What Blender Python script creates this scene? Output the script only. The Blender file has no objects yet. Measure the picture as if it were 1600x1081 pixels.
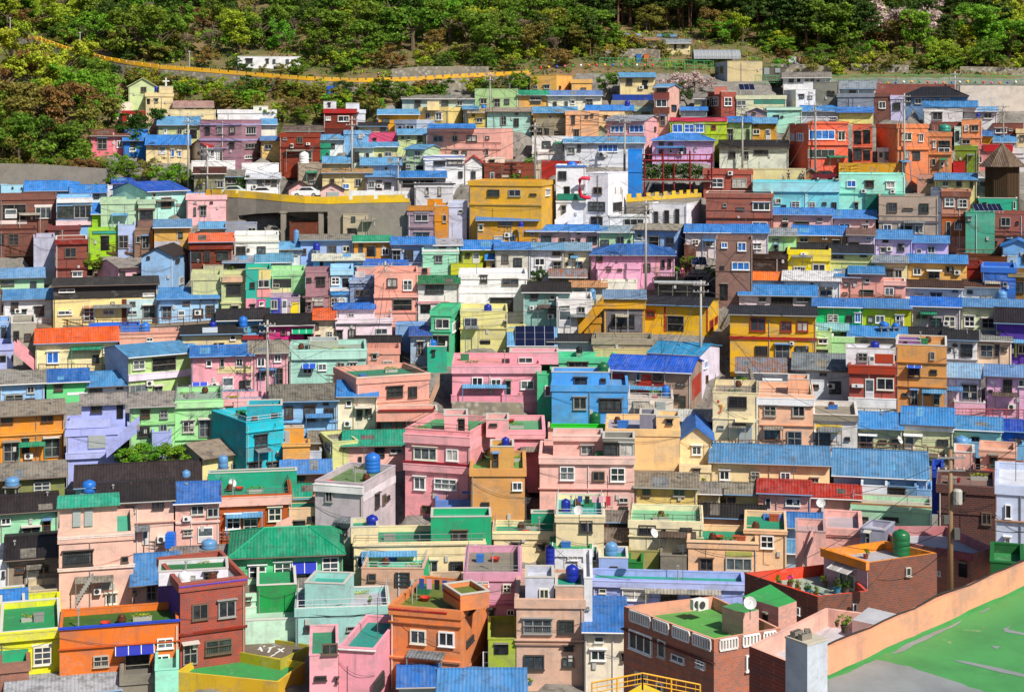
import bpy, math, random, re
import numpy as np
from mathutils import Vector, Matrix
R = random.Random(7)
F = 2500.0; HY = 190.0; CX = 800.0; CZ = 60.0
scene = bpy.context.scene
COL = scene.collection

# ------------------------------------------------------------------ basics
_dy = [(-140,480),(-60,385),(0,347),(50,318),(100,294),(150,275),(300,236),(500,196),(700,160),(1000,125),(1081,117),(1200,106),(1500,80)]
def depth(y):
    if y <= _dy[0][0]: return _dy[0][1]
    for (a, b), (c, d) in zip(_dy, _dy[1:]):
        if y <= c: return b + (d-b)*(y-a)/(c-a)
    return _dy[-1][1]
def pt(px, py, Y): return Vector(((px-CX)*Y/F, Y, CZ-(py-HY)*Y/F))
def zof(py, Y): return CZ-(py-HY)*Y/F
def onz(px, py, Z):
    Y = (CZ-Z)*F/(py-HY)
    return Vector(((px-CX)*Y/F, Y, Z))
def lin(h, k=1.0):
    h = h.strip()
    out = []
    for i in (0, 2, 4):
        c = int(h[i:i+2], 16)/255
        c = c/12.92 if c <= 0.04045 else ((c+0.055)/1.055)**2.4
        out.append(min(0.82, c*k))
    return (*out, 1)
ROOFS = dict(bl='2f86ea', sb='62a6e4', db='1c54c8', bk='2c2828', gy='8a857c', gn='14a078', ro='ro', rb='rb')
TANKC = dict(bl='2470cc', db='1a2c9c', sb='5f92c4', bk='1c1c20', gd='1a6038', wh='e8e8ea', bB='2470d8')

# ------------------------------------------------------------------ materials
MATS = {}
def new_mat(name):
    m = bpy.data.materials.new(name); m.use_nodes = True
    nt = m.node_tree
    return m, nt, nt.nodes['Principled BSDF']
def N(nt, t, **kw):
    n = nt.nodes.new(t)
    for k, v in kw.items():
        if k in n.inputs.keys() if hasattr(n.inputs, 'keys') else False: n.inputs[k].default_value = v
        else: setattr(n, k, v)
    return n
def mixc(nt, fac, a, b, blend='MIX'):
    n = nt.nodes.new('ShaderNodeMix'); n.data_type = 'RGBA'; n.blend_type = blend
    for sock, v in ((n.inputs[0], fac), (n.inputs[6], a), (n.inputs[7], b)):
        if hasattr(v, 'is_output'): nt.links.new(v, sock)
        else: sock.default_value = v
    return n.outputs[2]
def ramp(nt, v, a, b, lo=0.0, hi=1.0):
    n = nt.nodes.new('ShaderNodeMapRange'); n.inputs[1].default_value = a; n.inputs[2].default_value = b
    n.inputs[3].default_value = lo; n.inputs[4].default_value = hi
    nt.links.new(v, n.inputs[0]); return n.outputs[0]
def coords(nt, scale=(1,1,1)):
    tc = nt.nodes.new('ShaderNodeTexCoord'); oi = nt.nodes.new('ShaderNodeObjectInfo')
    mul = nt.nodes.new('ShaderNodeMath'); mul.operation = 'MULTIPLY'; mul.inputs[1].default_value = 57.0
    nt.links.new(oi.outputs['Random'], mul.inputs[0])
    add = nt.nodes.new('ShaderNodeVectorMath'); add.operation = 'ADD'
    nt.links.new(tc.outputs['Object'], add.inputs[0]); nt.links.new(mul.outputs[0], add.inputs[1])
    mp = nt.nodes.new('ShaderNodeMapping'); mp.inputs['Scale'].default_value = scale
    nt.links.new(add.outputs[0], mp.inputs[0])
    return mp.outputs[0], tc.outputs['Object'], oi.outputs['Random']
def noise(nt, vec, scale, detail=4.0, rough=0.55):
    n = nt.nodes.new('ShaderNodeTexNoise'); n.inputs['Scale'].default_value = scale
    n.inputs['Detail'].default_value = detail; n.inputs['Roughness'].default_value = rough
    nt.links.new(vec, n.inputs['Vector']); return n.outputs[0]
def dirty(c, k=0.55, g=0.12):
    l = 0.3*c[0]+0.6*c[1]+0.1*c[2]
    return tuple(max(0.01, (x*0.6+l*0.4)*k) for x in c[:3])+(1,)
def bump(nt, bs, h, strength, dist=0.03):
    b = nt.nodes.new('ShaderNodeBump'); b.inputs['Strength'].default_value = strength; b.inputs['Distance'].default_value = dist
    nt.links.new(h, b.inputs['Height']); nt.links.new(b.outputs[0], bs.inputs['Normal'])

def paint(hx, k=0.86):
    key = ('paint', hx)
    if key in MATS: return MATS[key]
    m, nt, bs = new_mat('painted_wall_'+hx)
    c = lin(hx, k); l_ = 0.3*c[0]+0.6*c[1]+0.1*c[2]; c = tuple(min(0.82, max(0.012, l_+(x-l_)*1.07)) for x in c[:3])+(1,)
    v1, obj, rnd = coords(nt); v2, _, _ = coords(nt, (2.2, 2.2, 0.16)); v3, _, _ = coords(nt, (0.5, 0.5, 0.9))
    mk_ = nt.nodes.new('ShaderNodeMath'); mk_.operation = 'MULTIPLY'
    nt.links.new(ramp(nt, noise(nt, v2, 1.0, 6, 0.7), 0.48, 0.78, 0, 0.9), mk_.inputs[0]); nt.links.new(ramp(nt, noise(nt, v1, 0.45, 3), 0.44, 0.60), mk_.inputs[1])
    a = mixc(nt, mk_.outputs[0], c, dirty(c, 0.5))
    a = mixc(nt, ramp(nt, noise(nt, v3, 0.9, 7, 0.75), 0.48, 0.62, 0, 0.7), a, dirty(c, 0.68))
    fade = tuple(min(0.8, x*0.72+0.16) for x in c[:3])+(1,)
    a = mixc(nt, ramp(nt, noise(nt, v3, 0.55, 7, 0.75), 0.56, 0.64, 0, 0.4), a, fade)
    bright = mixc(nt, ramp(nt, noise(nt, v1, 0.5, 3), 0.3, 0.7), (0.90, 0.90, 0.90, 1), (1.05, 1.05, 1.05, 1))
    a = mixc(nt, 1.0, a, bright, 'MULTIPLY')
    a = mixc(nt, ramp(nt, noise(nt, v1, 2.1, 7, 0.75), 0.60, 0.70, 0, 0.65), a, dirty(c, 0.5))
    nt.links.new(a, bs.inputs['Base Color']); bs.inputs['Roughness'].default_value = 0.85
    bs.inputs['Specular IOR Level'].default_value = 0.25
    bump(nt, bs, noise(nt, v1, 9, 4), 0.25, 0.02)
    MATS[key] = m; return m
def brick(hx):
    key = ('brick', hx)
    if key in MATS: return MATS[key]
    m, nt, bs = new_mat('brick_wall_'+hx)
    c = lin(hx, 0.95)
    tc = nt.nodes.new('ShaderNodeTexCoord'); sp = nt.nodes.new('ShaderNodeSeparateXYZ'); nt.links.new(tc.outputs['Object'], sp.inputs[0])
    ad = nt.nodes.new('ShaderNodeMath'); nt.links.new(sp.outputs[0], ad.inputs[0]); nt.links.new(sp.outputs[1], ad.inputs[1])
    cb = nt.nodes.new('ShaderNodeCombineXYZ'); nt.links.new(ad.outputs[0], cb.inputs[0]); nt.links.new(sp.outputs[2], cb.inputs[1])
    b = nt.nodes.new('ShaderNodeTexBrick'); nt.links.new(cb.outputs[0], b.inputs[0])
    b.inputs['Color1'].default_value = c; b.inputs['Color2'].default_value = dirty(c, 0.75); b.inputs['Mortar'].default_value = tuple(min(.5, x*0.8+0.07) for x in c[:3])+(1,)
    b.inputs['Scale'].default_value = 1.0; b.inputs['Brick Width'].default_value = 0.42; b.inputs['Row Height'].default_value = 0.16; b.inputs['Mortar Size'].default_value = 0.012
    v1, _, _ = coords(nt)
    a = mixc(nt, ramp(nt, noise(nt, v1, 1.2, 6, 0.65), 0.45, 0.75, 0, 0.6), b.outputs[0], dirty(c, 0.55))
    nt.links.new(a, bs.inputs['Base Color']); bs.inputs['Roughness'].default_value = 0.9
    bump(nt, bs, b.outputs[1], -0.3, 0.02)
    MATS[key] = m; return m
def roofm(hx, axis='X'):
    key = ('roof', hx, axis)
    if key in MATS: return MATS[key]
    m, nt, bs = new_mat('roof_'+hx)
    v1, obj, rnd = coords(nt); v2, _, _ = coords(nt, (2.5, 0.5, 1) if axis == 'X' else (0.5, 2.5, 1))
    if hx in ('ro', 'rb'):
        a = mixc(nt, ramp(nt, noise(nt, v2, 1.1, 6, 0.65), 0.40, 0.62), (0.16, 0.2, 0.26, 1), (0.26, 0.10, 0.04, 1))
        a = mixc(nt, ramp(nt, noise(nt, v1, 1.7, 5), 0.5, 0.7), a, (0.10, 0.09, 0.08, 1))
    else:
        c = lin(hx, 0.8)
        if c[2] > 1.5*c[0] and c[2] > 1.25*c[1]: kk = (int(hx, 16) % 7)/7 if len(hx) == 6 else 0.5; c = (c[0]*(0.85+0.3*kk), min(0.7, c[1]*(0.88+0.24*kk)), min(0.75, c[2]*(0.8+0.15*kk)), 1)
        l = 0.3*c[0]+0.6*c[1]+0.1*c[2]; sat = max(c[:3])-min(c[:3])
        pale = tuple(min(.75, x*0.75+0.10) for x in c[:3])+(1,)
        a = mixc(nt, ramp(nt, noise(nt, v2, 0.8, 6, 0.65), 0.42, 0.66, 0, 0.65), c, pale if l > 0.05 else dirty(c, 1.5))
        a = mixc(nt, ramp(nt, noise(nt, v1, 1.1, 7, 0.75), 0.50, 0.66, 0, 0.75), a, dirty(c, 0.42))
        if sat < 0.12 and l > 0.1:
            a = mixc(nt, ramp(nt, noise(nt, v1, 0.9, 6, 0.75), 0.5, 0.6, 0, 0.8), a, dirty(c, 0.42))
            a = mixc(nt, ramp(nt, noise(nt, v2, 1.9, 6, 0.75), 0.58, 0.68, 0, 0.7), a, (0.15, 0.14, 0.08, 1))
        else:
            a = mixc(nt, ramp(nt, noise(nt, v2, 1.6, 7, 0.75), 0.62, 0.70, 0, 0.7), a, (0.17, 0.13, 0.10, 1))
            a = mixc(nt, ramp(nt, noise(nt, v2, 0.35, 3, 0.5), 0.50, 0.54, 0, 0.35), a, tuple(x*0.55 for x in c[:3])+(1,))
    w = nt.nodes.new('ShaderNodeTexWave'); w.bands_direction = axis; w.inputs['Scale'].default_value = 1.15; w.inputs['Distortion'].default_value = 0.0
    nt.links.new(obj, w.inputs[0])
    nt.links.new(a, bs.inputs['Base Color']); bs.inputs['Roughness'].default_value = 0.6; bs.inputs['Specular IOR Level'].default_value = 0.3
    bump(nt, bs, w.outputs[1], 0.55, 0.06)
    MATS[key] = m; return m
def floorm(hx):
    key = ('floor', hx)
    if key in MATS: return MATS[key]
    m, nt, bs = new_mat('flat_roof_'+hx)
    c = lin(hx, 0.8); v1, obj, rnd = coords(nt)
    a = mixc(nt, ramp(nt, noise(nt, v1, 0.7, 6, 0.7), 0.42, 0.68, 0, 0.7), c, dirty(c, 0.65))
    a = mixc(nt, ramp(nt, noise(nt, v1, 1.9, 6, 0.7), 0.58, 0.66, 0, 0.6), a, tuple(min(.6, x*0.6+0.13) for x in c[:3])+(1,))
    nt.links.new(a, bs.inputs['Base Color']); bs.inputs['Roughness'].default_value = 0.8
    bump(nt, bs, noise(nt, v1, 5, 4), 0.3, 0.03)
    MATS[key] = m; return m
def plain(hx, rough=0.6, metal=0.0, k=0.9):
    key = ('plain', hx, rough, metal)
    if key in MATS: return MATS[key]
    m, nt, bs = new_mat('surface_'+hx)
    c = lin(hx, k); v1, _, _ = coords(nt)
    a = mixc(nt, ramp(nt, noise(nt, v1, 3.0, 5, 0.65), 0.5, 0.75, 0, 0.5), c, dirty(c, 0.7))
    nt.links.new(a, bs.inputs['Base Color']); bs.inputs['Roughness'].default_value = rough; bs.inputs['Metallic'].default_value = metal
    MATS[key] = m; return m
def glass(i):
    key = ('glass', i)
    if key in MATS: return MATS[key]
    cols = [(0.012, 0.016, 0.022), (0.03, 0.042, 0.055), (0.06, 0.08, 0.09), (0.02, 0.03, 0.03), (0.30, 0.29, 0.27), (0.015, 0.10, 0.42), (0.008, 0.008, 0.009)]  # last tone is the painted dark of openings, not glass
    m, nt, bs = new_mat('window_glass')
    v1, obj, rnd = coords(nt)
    c = cols[i]+(1,)
    a = mixc(nt, ramp(nt, noise(nt, v1, 1.6, 3), 0.45, 0.62), c, tuple(min(0.5, x*1.7+0.012) for x in c[:3])+(1,)) 
    nt.links.new(a, bs.inputs['Base Color'])
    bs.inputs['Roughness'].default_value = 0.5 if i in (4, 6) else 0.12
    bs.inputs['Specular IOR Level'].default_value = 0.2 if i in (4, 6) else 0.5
    MATS[key] = m; return m

# ------------------------------------------------------------------ mesh builder
class MB:
    def __init__(self): self.v = []; self.f = []; self.m = []
    def quad(self, a, b, c, d, mi=0):
        n = len(self.v); self.v += [tuple(a), tuple(b), tuple(c), tuple(d)]; self.f.append((n, n+1, n+2, n+3)); self.m.append(mi)
    def poly(self, pts, mi=0):
        n = len(self.v); self.v += [tuple(p) for p in pts]; self.f.append(tuple(range(n, n+len(pts)))); self.m.append(mi)
    def hexa(self, p, mi=0):          # p: 4 bottom then 4 top
        n = len(self.v); self.v += [tuple(q) for q in p]
        for q in ((0,3,2,1),(4,5,6,7),(0,1,5,4),(1,2,6,5),(2,3,7,6),(3,0,4,7)):
            self.f.append(tuple(n+i for i in q)); self.m.append(mi)
    def box(self, x0, x1, y0, y1, z0, z1, mi=0, T=None):
        p = [(x0,y0,z0),(x1,y0,z0),(x1,y1,z0),(x0,y1,z0),(x0,y0,z1),(x1,y0,z1),(x1,y1,z1),(x0,y1,z1)]
        if T: p = [T(*q) for q in p]
        self.hexa(p, mi)
    def prism(self, poly, z0, z1, mi=0, mtop=None, bottom=True):
        n = len(poly); b = len(self.v)
        self.v += [(p[0], p[1], z0) for p in poly]+[(p[0], p[1], z1) for p in poly]
        for i in range(n):
            j = (i+1) % n; self.f.append((b+i, b+j, b+n+j, b+n+i)); self.m.append(mi)
        self.f.append(tuple(b+n+i for i in range(n))); self.m.append(mi if mtop is None else mtop)
        if bottom: self.f.append(tuple(b+i for i in reversed(range(n)))); self.m.append(mi)
    def tube(self, pts, r, n=6, mi=0, r2=None):
        pts = [Vector(p) for p in pts]; rings = []
        for i, p in enumerate(pts):
            d = (pts[min(i+1, len(pts)-1)]-pts[max(i-1, 0)])
            if d.length < 1e-6: d = Vector((0, 0, 1))
            d.normalize(); a = d.cross(Vector((0, 0, 1)))
            if a.length < 0.05: a = d.cross(Vector((1, 0, 0)))
            a.normalize(); b = d.cross(a)
            rr = r if r2 is None else r+(r2-r)*i/(len(pts)-1)
            s = len(self.v); rings.append(s)
            for k in range(n):
                t = 2*math.pi*k/n; self.v.append(tuple(p+(a*math.cos(t)+b*math.sin(t))*rr))
        for s, e in zip(rings, rings[1:]):
            for k in range(n):
                self.f.append((s+k, s+(k+1) % n, e+(k+1) % n, e+k)); self.m.append(mi)
        self.f.append(tuple(rings[0]+k for k in reversed(range(n)))); self.m.append(mi)
        self.f.append(tuple(rings[-1]+k for k in range(n))); self.m.append(mi)
    def lathe(self, prof, n=16, c=(0,0,0), mi=0):
        rings = []
        for r, z in prof:
            s = len(self.v); rings.append(s)
            for k in range(n):
                t = 2*math.pi*k/n; self.v.append((c[0]+r*math.cos(t), c[1]+r*math.sin(t), c[2]+z))
        for s, e in zip(rings, rings[1:]):
            for k in range(n):
                self.f.append((s+k, s+(k+1) % n, e+(k+1) % n, e+k)); self.m.append(mi)
        self.f.append(tuple(rings[-1]+k for k in range(n))); self.m.append(mi)
        self.f.append(tuple(rings[0]+k for k in reversed(range(n)))); self.m.append(mi)
    def mesh(self, name, mats, smooth=False):
        me = bpy.data.meshes.new(name); me.from_pydata(self.v, [], self.f)
        for m in (mats if isinstance(mats, (list, tuple)) else [mats]): me.materials.append(m)
        if len(me.materials) > 1: me.polygons.foreach_set('material_index', self.m)
        if smooth: me.polygons.foreach_set('use_smooth', [True]*len(self.f))
        me.update(); return me
    def obj(self, name, mats, parent=None, smooth=False):
        o = bpy.data.objects.new(name, self.mesh(name, mats, smooth)); COL.objects.link(o)
        if parent is not None: o.parent = parent
        return o
def empty(name, loc, rz=0.0):
    o = bpy.data.objects.new(name, None); o.empty_display_size = 0.3; COL.objects.link(o)
    o.location = loc; o.rotation_euler = (0, 0, rz); return o
def tag(o, label, cat, group=None, kind=None):
    if label: o['label'] = label
    if cat: o['category'] = cat
    if group: o['group'] = group
    if kind or cat: o['kind'] = kind or 'thing'
    return o

# ------------------------------------------------------------------ houses
TILES = {}
for i, x0 in enumerate((0, 400, 800, 1180), 1):
    TILES['A%d' % i] = (x0, 0, 0.2625); TILES['B%d' % i] = (x0, 240, 0.2625)
    TILES['C%d' % i] = (x0, 490, 0.2625); TILES['D%d' % i] = (x0, 740, 420/1331)
FOOT = []          # footprints for the terraced ground: polygon, z
HOUSES = []
USED_LABELS = {}
def cross2(a, b): return a[0]*b[1]-a[1]*b[0]

class House: pass
def solve_frame(h, xs, D, dep):
    """front line direction u, depth direction v, origin (front left corner), width"""
    def rayhit(px, P, d):
        a = ((px-CX)/F, 1.0); t = cross2(P, d)/cross2(a, d); return (a[0]*t, t)
    if len(xs) == 2:
        xc = (xs[0]+xs[1])/2; ph = math.atan((xc-CX)/F)+R.uniform(-0.012, 0.012)
        u = (math.cos(ph), -math.sin(ph)); v = (math.sin(ph), math.cos(ph))
        P = ((xc-CX)*D/F, D); a = rayhit(xs[0], P, u); b = rayhit(xs[1], P, u)
        h.side = None
    else:
        x0, xm, x1 = xs; C = ((xm-CX)*D/F, D)
        right = (xm-x0) >= (x1-xm)
        target = x1 if right else x0
        sw = abs(target-xm)*D/F; dep = max(dep, sw/0.72); h.dep = dep
        lo, hi = (-0.5, 1.45) if right else (-1.45, 0.5)
        for _ in range(50):
            th = (lo+hi)/2; q = (C[0]+dep*math.sin(th), C[1]+dep*math.cos(th)); px = CX+q[0]*F/q[1]
            if px > target: hi = th
            else: lo = th
        u = (math.cos(th), -math.sin(th)); v = (math.sin(th), math.cos(th))
        if right: a = rayhit(x0, C, u); b = C; h.side = 'R'
        else: a = C; b = rayhit(x1, C, u); h.side = 'L'
        h.xm = xm
    h.u, h.v, h.O = u, v, a; h.W = math.hypot(b[0]-a[0], b[1]-a[1]); h.D = D
    h.yaw = math.atan2(u[1], u[0])
def face_of(h, px):
    if h.side == 'R' and px > h.xm: return 'R'
    if h.side == 'L' and px < h.xm: return 'L'
    return 'F'
def to_face(h, f, px, py, pyc=None):
    """pixel -> (s, z) on that face (real plane of the wall)"""
    if f == 'F': P, d = h.O, h.u
    elif f == 'R': P, d = (h.O[0]+h.u[0]*h.W, h.O[1]+h.u[1]*h.W), h.v
    else: P, d = h.O, h.v
    a = ((px-CX)/F, 1.0); t = cross2(P, d)/cross2(a, d)
    q = (a[0]*t, t); s = (q[0]-P[0])*d[0]+(q[1]-P[1])*d[1]
    return s, zof(py, t)-h.z0
def face_T(h, f):
    if f == 'F': return lambda s, o, z: (s, -o, z)
    if f == 'R': return lambda s, o, z: (h.W+o, s, z)
    return lambda s, o, z: (-o, s, z)

def wall_mat(hx, label): 
    return brick(hx) if ('brick' in label and lum(hx) < 0.22) else paint(hx)
def lum(hx): c = lin(hx); return 0.3*c[0]+0.6*c[1]+0.1*c[2]

def window_mb(T, s0, s1, z0, z1, grid=(2, 1), fr=None, deep=0.15, bars=0, sill=True):
    mb = MB(); w = s1-s0; hh = z1-z0
    fr = fr or max(0.05, min(0.10, 0.09*min(w, hh)+0.02))
    mb.box(s0, s1, 0.0, deep, z0, z0+fr, 0, T); mb.box(s0, s1, 0.0, deep, z1-fr, z1, 0, T)
    mb.box(s0, s0+fr, 0.0, deep, z0+fr, z1-fr, 0, T); mb.box(s1-fr, s1, 0.0, deep, z0+fr, z1-fr, 0, T)
    mw = fr*0.75
    for i in range(1, grid[0]):
        x = s0+w*i/grid[0]; mb.box(x-mw/2, x+mw/2, 0.03, deep-0.02, z0+fr, z1-fr, 0, T)
    for i in range(1, grid[1]):
        z = z0+hh*i/grid[1]; mb.box(s0+fr, s1-fr, 0.03, deep-0.025, z-mw/2, z+mw/2, 0, T)
    for i in range(bars):
        x = s0+w*(i+0.5)/bars; mb.box(x-0.012, x+0.012, deep+0.03, deep+0.055, z0+fr, z1-fr, 0, T)
    if bars:
        for z in (z0+hh*0.25, z0+hh*0.75): mb.box(s0, s1, deep+0.01, deep+0.028, z-0.015, z+0.015, 0, T)
    if sill: mb.box(s0-0.05, s1+0.05, 0.0, deep+0.05, z0-0.06, z0, 0, T)
    return mb
def pane_mb(T, s0, s1, z0, z1, o=0.075):
    mb = MB(); mb.box(s0+0.03, s1-0.03, 0.0, o, z0+0.03, z1-0.03, 0, T); return mb

FRAMEC = dict(w='ececec', b='5a3822', R='9c2a1e', g='f0f0f0', u='e8ecf0', k='403c3a', d='8a8a88', e='6a4020')
def add_features(h, feats, root, sub):
    nv = 0
    for tok in feats.split():
        kd = tok[0]; body, _, colr = tok[1:].partition(':')
        n = [float(q) for q in body.split(',')]
        if n[2] < 1: continue
        x, y, w, hh = h.tx(n[0]), h.ty(n[1]), n[2]*h.ts, n[3]*h.ts
        if kd == 't': h.tanks.append((x, y, w, hh, colr)); continue
        f = face_of(h, x+w/2); T = face_T(h, f)
        s0, za = to_face(h, f, x, y+hh/2); s1, _ = to_face(h, f, x+w, y+hh/2)
        _, z1 = to_face(h, f, x+w/2, y); _, z0 = to_face(h, f, x+w/2, y+hh)
        if s1 < s0: s0, s1 = s1, s0
        if f == 'F': s0 = max(s0, -0.3); s1 = min(s1, h.W+0.3)
        if s1-s0 < 0.12: continue
        W_, H_ = s1-s0, z1-z0
        rr = R.random()
        if kd in 'wkbgRu':
            fc = FRAMEC[kd]
            if kd in 'wg' and rr < 0.5: fc = R.choice(['d8d8d4', 'c4c0b8', 'b0a89c', 'e0dccc'])
            if kd == 'k' and rr < 0.45: fc = R.choice(['9a9a98', 'b8b8b6', '6a5a4c'])
            gx = max(1, min(4, round(W_/0.85))); gx = max(gx, 2) if W_ > 0.7 else gx
            grid = (gx, 1)
            if kd == 'g': grid = (max(2, round(W_/0.6)), max(2, round(H_/0.55)))
            elif H_ > 1.3 and rr > 0.5: grid = (gx, 2)
            bars = int(W_/0.16) if (kd == 'k' and rr > 0.55 and h.D < 215) else 0
            gi = 5 if kd == 'u' else R.choices([0, 1, 2, 3, 4], [5, 3, 2, 2, 1.2])[0]
            mb = window_mb(T, s0, s1, z0, z1, grid, bars=bars)
            if R.random() < 0.3: mb.box(s0-0.12, s1+0.12, 0.0, 0.32, z1+0.08, z1+0.14, 0, T)
            if kd in 'wgk' and R.random() < 0.18 and W_ > 0.7 and h.D < 200:
                for q in range(int(W_/0.14)): mb.box(s0+0.07+q*0.14, s0+0.085+q*0.14, 0.2, 0.215, z0-0.02, z0+H_*0.55, 0, T)
                mb.box(s0, s1, 0.15, 0.24, z0+H_*0.55, z0+H_*0.55+0.03, 0, T); mb.box(s0, s1, 0.15, 0.24, z0-0.05, z0-0.02, 0, T)
            if sub:
                mb.box(s0+0.03, s1-0.03, 0.0, 0.075, z0+0.03, z1-0.03, 1, T)
                mb.obj('window', [plain(fc), glass(gi)], root)
            else:
                o = mb.obj('window', plain(fc), root); pane_mb(T, s0, s1, z0, z1).obj('pane', glass(gi), o)
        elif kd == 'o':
            mb = MB(); mb.box(s0, s1, 0.0, 0.085, z0, z1, 0, T)  # solid near-black panel; shade of the recess is painted as its colour
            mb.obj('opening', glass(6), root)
            m2 = MB(); m2.box(s0, s1, 0.0, 0.22, z1, z1+0.1, 0, T)
            if W_ > 1.5:
                k = max(1, int(W_/1.4))
                for i in range(k+1):
                    x_ = s0+W_*i/k; m2.box(x_-0.03, x_+0.03, 0.086, 0.13, z0, z1, 0, T)
                m2.box(s0, s1, 0.13, 0.16, z0+min(0.9, H_*0.45), z0+min(0.9, H_*0.45)+0.05, 0, T)
            m2.obj('opening_frame', plain('8a8478'), root)
        elif kd in 'de':
            grid = (max(2, round(W_/0.7)), 2 if rr > 0.4 else 3) if W_ > 0.7 else (1, 2)
            mb = window_mb(T, s0, s1, z0, z1, grid, sill=False, deep=0.16)
            fc = FRAMEC[kd] if kd == 'e' or rr > 0.35 else R.choice(['5a4a3c', 'c8c8c4', '3a3836'])
            o = mb.obj('door', plain(fc), root)
            pane_mb(T, s0, s1, z0, z1).obj('pane', glass(R.choice([0, 0, 1, 3])), o)
            if rr > 0.45:
                hd = MB(); hd.hexa([T(s0-0.1, 0, z1+0.06), T(s1+0.1, 0, z1+0.06), T(s1+0.1, 0.55, z1-0.02), T(s0-0.1, 0.55, z1-0.02), T(s0-0.1, 0, z1+0.12), T(s1+0.1, 0, z1+0.12), T(s1+0.1, 0.55, z1+0.03), T(s0-0.1, 0.55, z1+0.03)])
                hd.obj('door_canopy', plain(R.choice(['c8c4bc', '8a8478', 'b0a898', '6a90c0'])), root)
        elif kd in 'Ds':
            mb = MB(); mb.box(s0, s1, 0.0, 0.12, z0, z1, 0, T)
            k = max(1, int(W_/0.9))
            if kd == 'D':
                for i in range(k):
                    a, b = s0+W_*i/k+0.08, s0+W_*(i+1)/k-0.08
                    if b-a > 0.1: mb.box(a, b, 0.12, 0.135, z0+H_*0.45, z1-0.12, 1, T); mb.box(a, b, 0.12, 0.135, z0+0.12, z0+H_*0.38, 2, T)
                mb.obj('door', [plain('e4e4e4'), glass(2), plain('c8c8cc')], root)
            else:
                for i in range(int(H_/0.12)): mb.box(s0+0.03, s1-0.03, 0.12, 0.14, z0+i*0.12, z0+i*0.12+0.07, 0, T)
                mb.obj('shutter', plain('a8b0b0'), root)
        elif kd == 'v':
            nv += 1; o_ = 0.04+0.004*(nv % 9)
            if f == 'F' and W_ > 0.72*h.W and H_ < 1.5:
                o_ = (0.30 if H_ > 0.35 else 0.16)+0.004*(nv % 9); s0 -= 0.03*(nv % 3)+0.05; s1 += 0.03*(nv % 3)+0.05
                mb = MB(); mb.box(s0, s1, -0.02, o_, z0, z1, 0, T); mb.box(s0-0.03, s1+0.03, -0.02, o_+0.03, z1-0.05, z1+0.02, 0, T); mb.obj('balcony_band' if H_ > 0.35 else 'ledge', paint(colr), root)
            else:
                mb = MB(); mb.box(s0, s1, -0.02, o_, z0, z1, 0, T); mb.obj('facade_panel', paint(colr), root)
        elif kd == 'c':
            mb = MB(); mb.box(s0, s1, 0.05, 0.4, z0, z1, 0, T); cx, cz, r = (s0*0.6+s1*0.4), (z0+z1)/2, H_*0.38
            n = 12; mb.poly([T(cx+r*math.cos(t*2*math.pi/n), 0.405, cz+r*math.sin(t*2*math.pi/n)) for t in range(n)], 1)
            mb.box(s0, s1, 0.0, 0.4, z0-0.06, z0-0.01, 1, T)
            mb.obj('air_conditioner', [plain('dedede'), plain('303030')], root)
        elif kd == 'h':
            d_ = 0.9
            mb = MB(); mb.hexa([T(s0, 0, z1-0.05), T(s1, 0, z1-0.05), T(s1, d_, z0), T(s0, d_, z0), T(s0, 0, z1), T(s1, 0, z1), T(s1, d_, z0+0.05), T(s0, d_, z0+0.05)])
            k = max(2, int(W_/0.7))
            for i in range(k+1):
                a = s0+W_*i/k; mb.hexa([T(a-0.03, 0, z1), T(a+0.03, 0, z1), T(a+0.03, d_, z0+0.05), T(a-0.03, d_, z0+0.05), T(a-0.03, 0, z1+0.03), T(a+0.03, 0, z1+0.03), T(a+0.03, d_, z0+0.08), T(a-0.03, d_, z0+0.08)], 1)
            mb.obj('awning', [plain(colr, 0.4), plain('d8dce8')], root)

def slab(mb, a, b, c, d, th=0.1, mi=0):
    a, b, c, d = (Vector(q) for q in (a, b, c, d)); up = Vector((0, 0, th))
    mb.hexa([a, b, c, d, a+up, b+up, c+up, d+up], mi)

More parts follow.
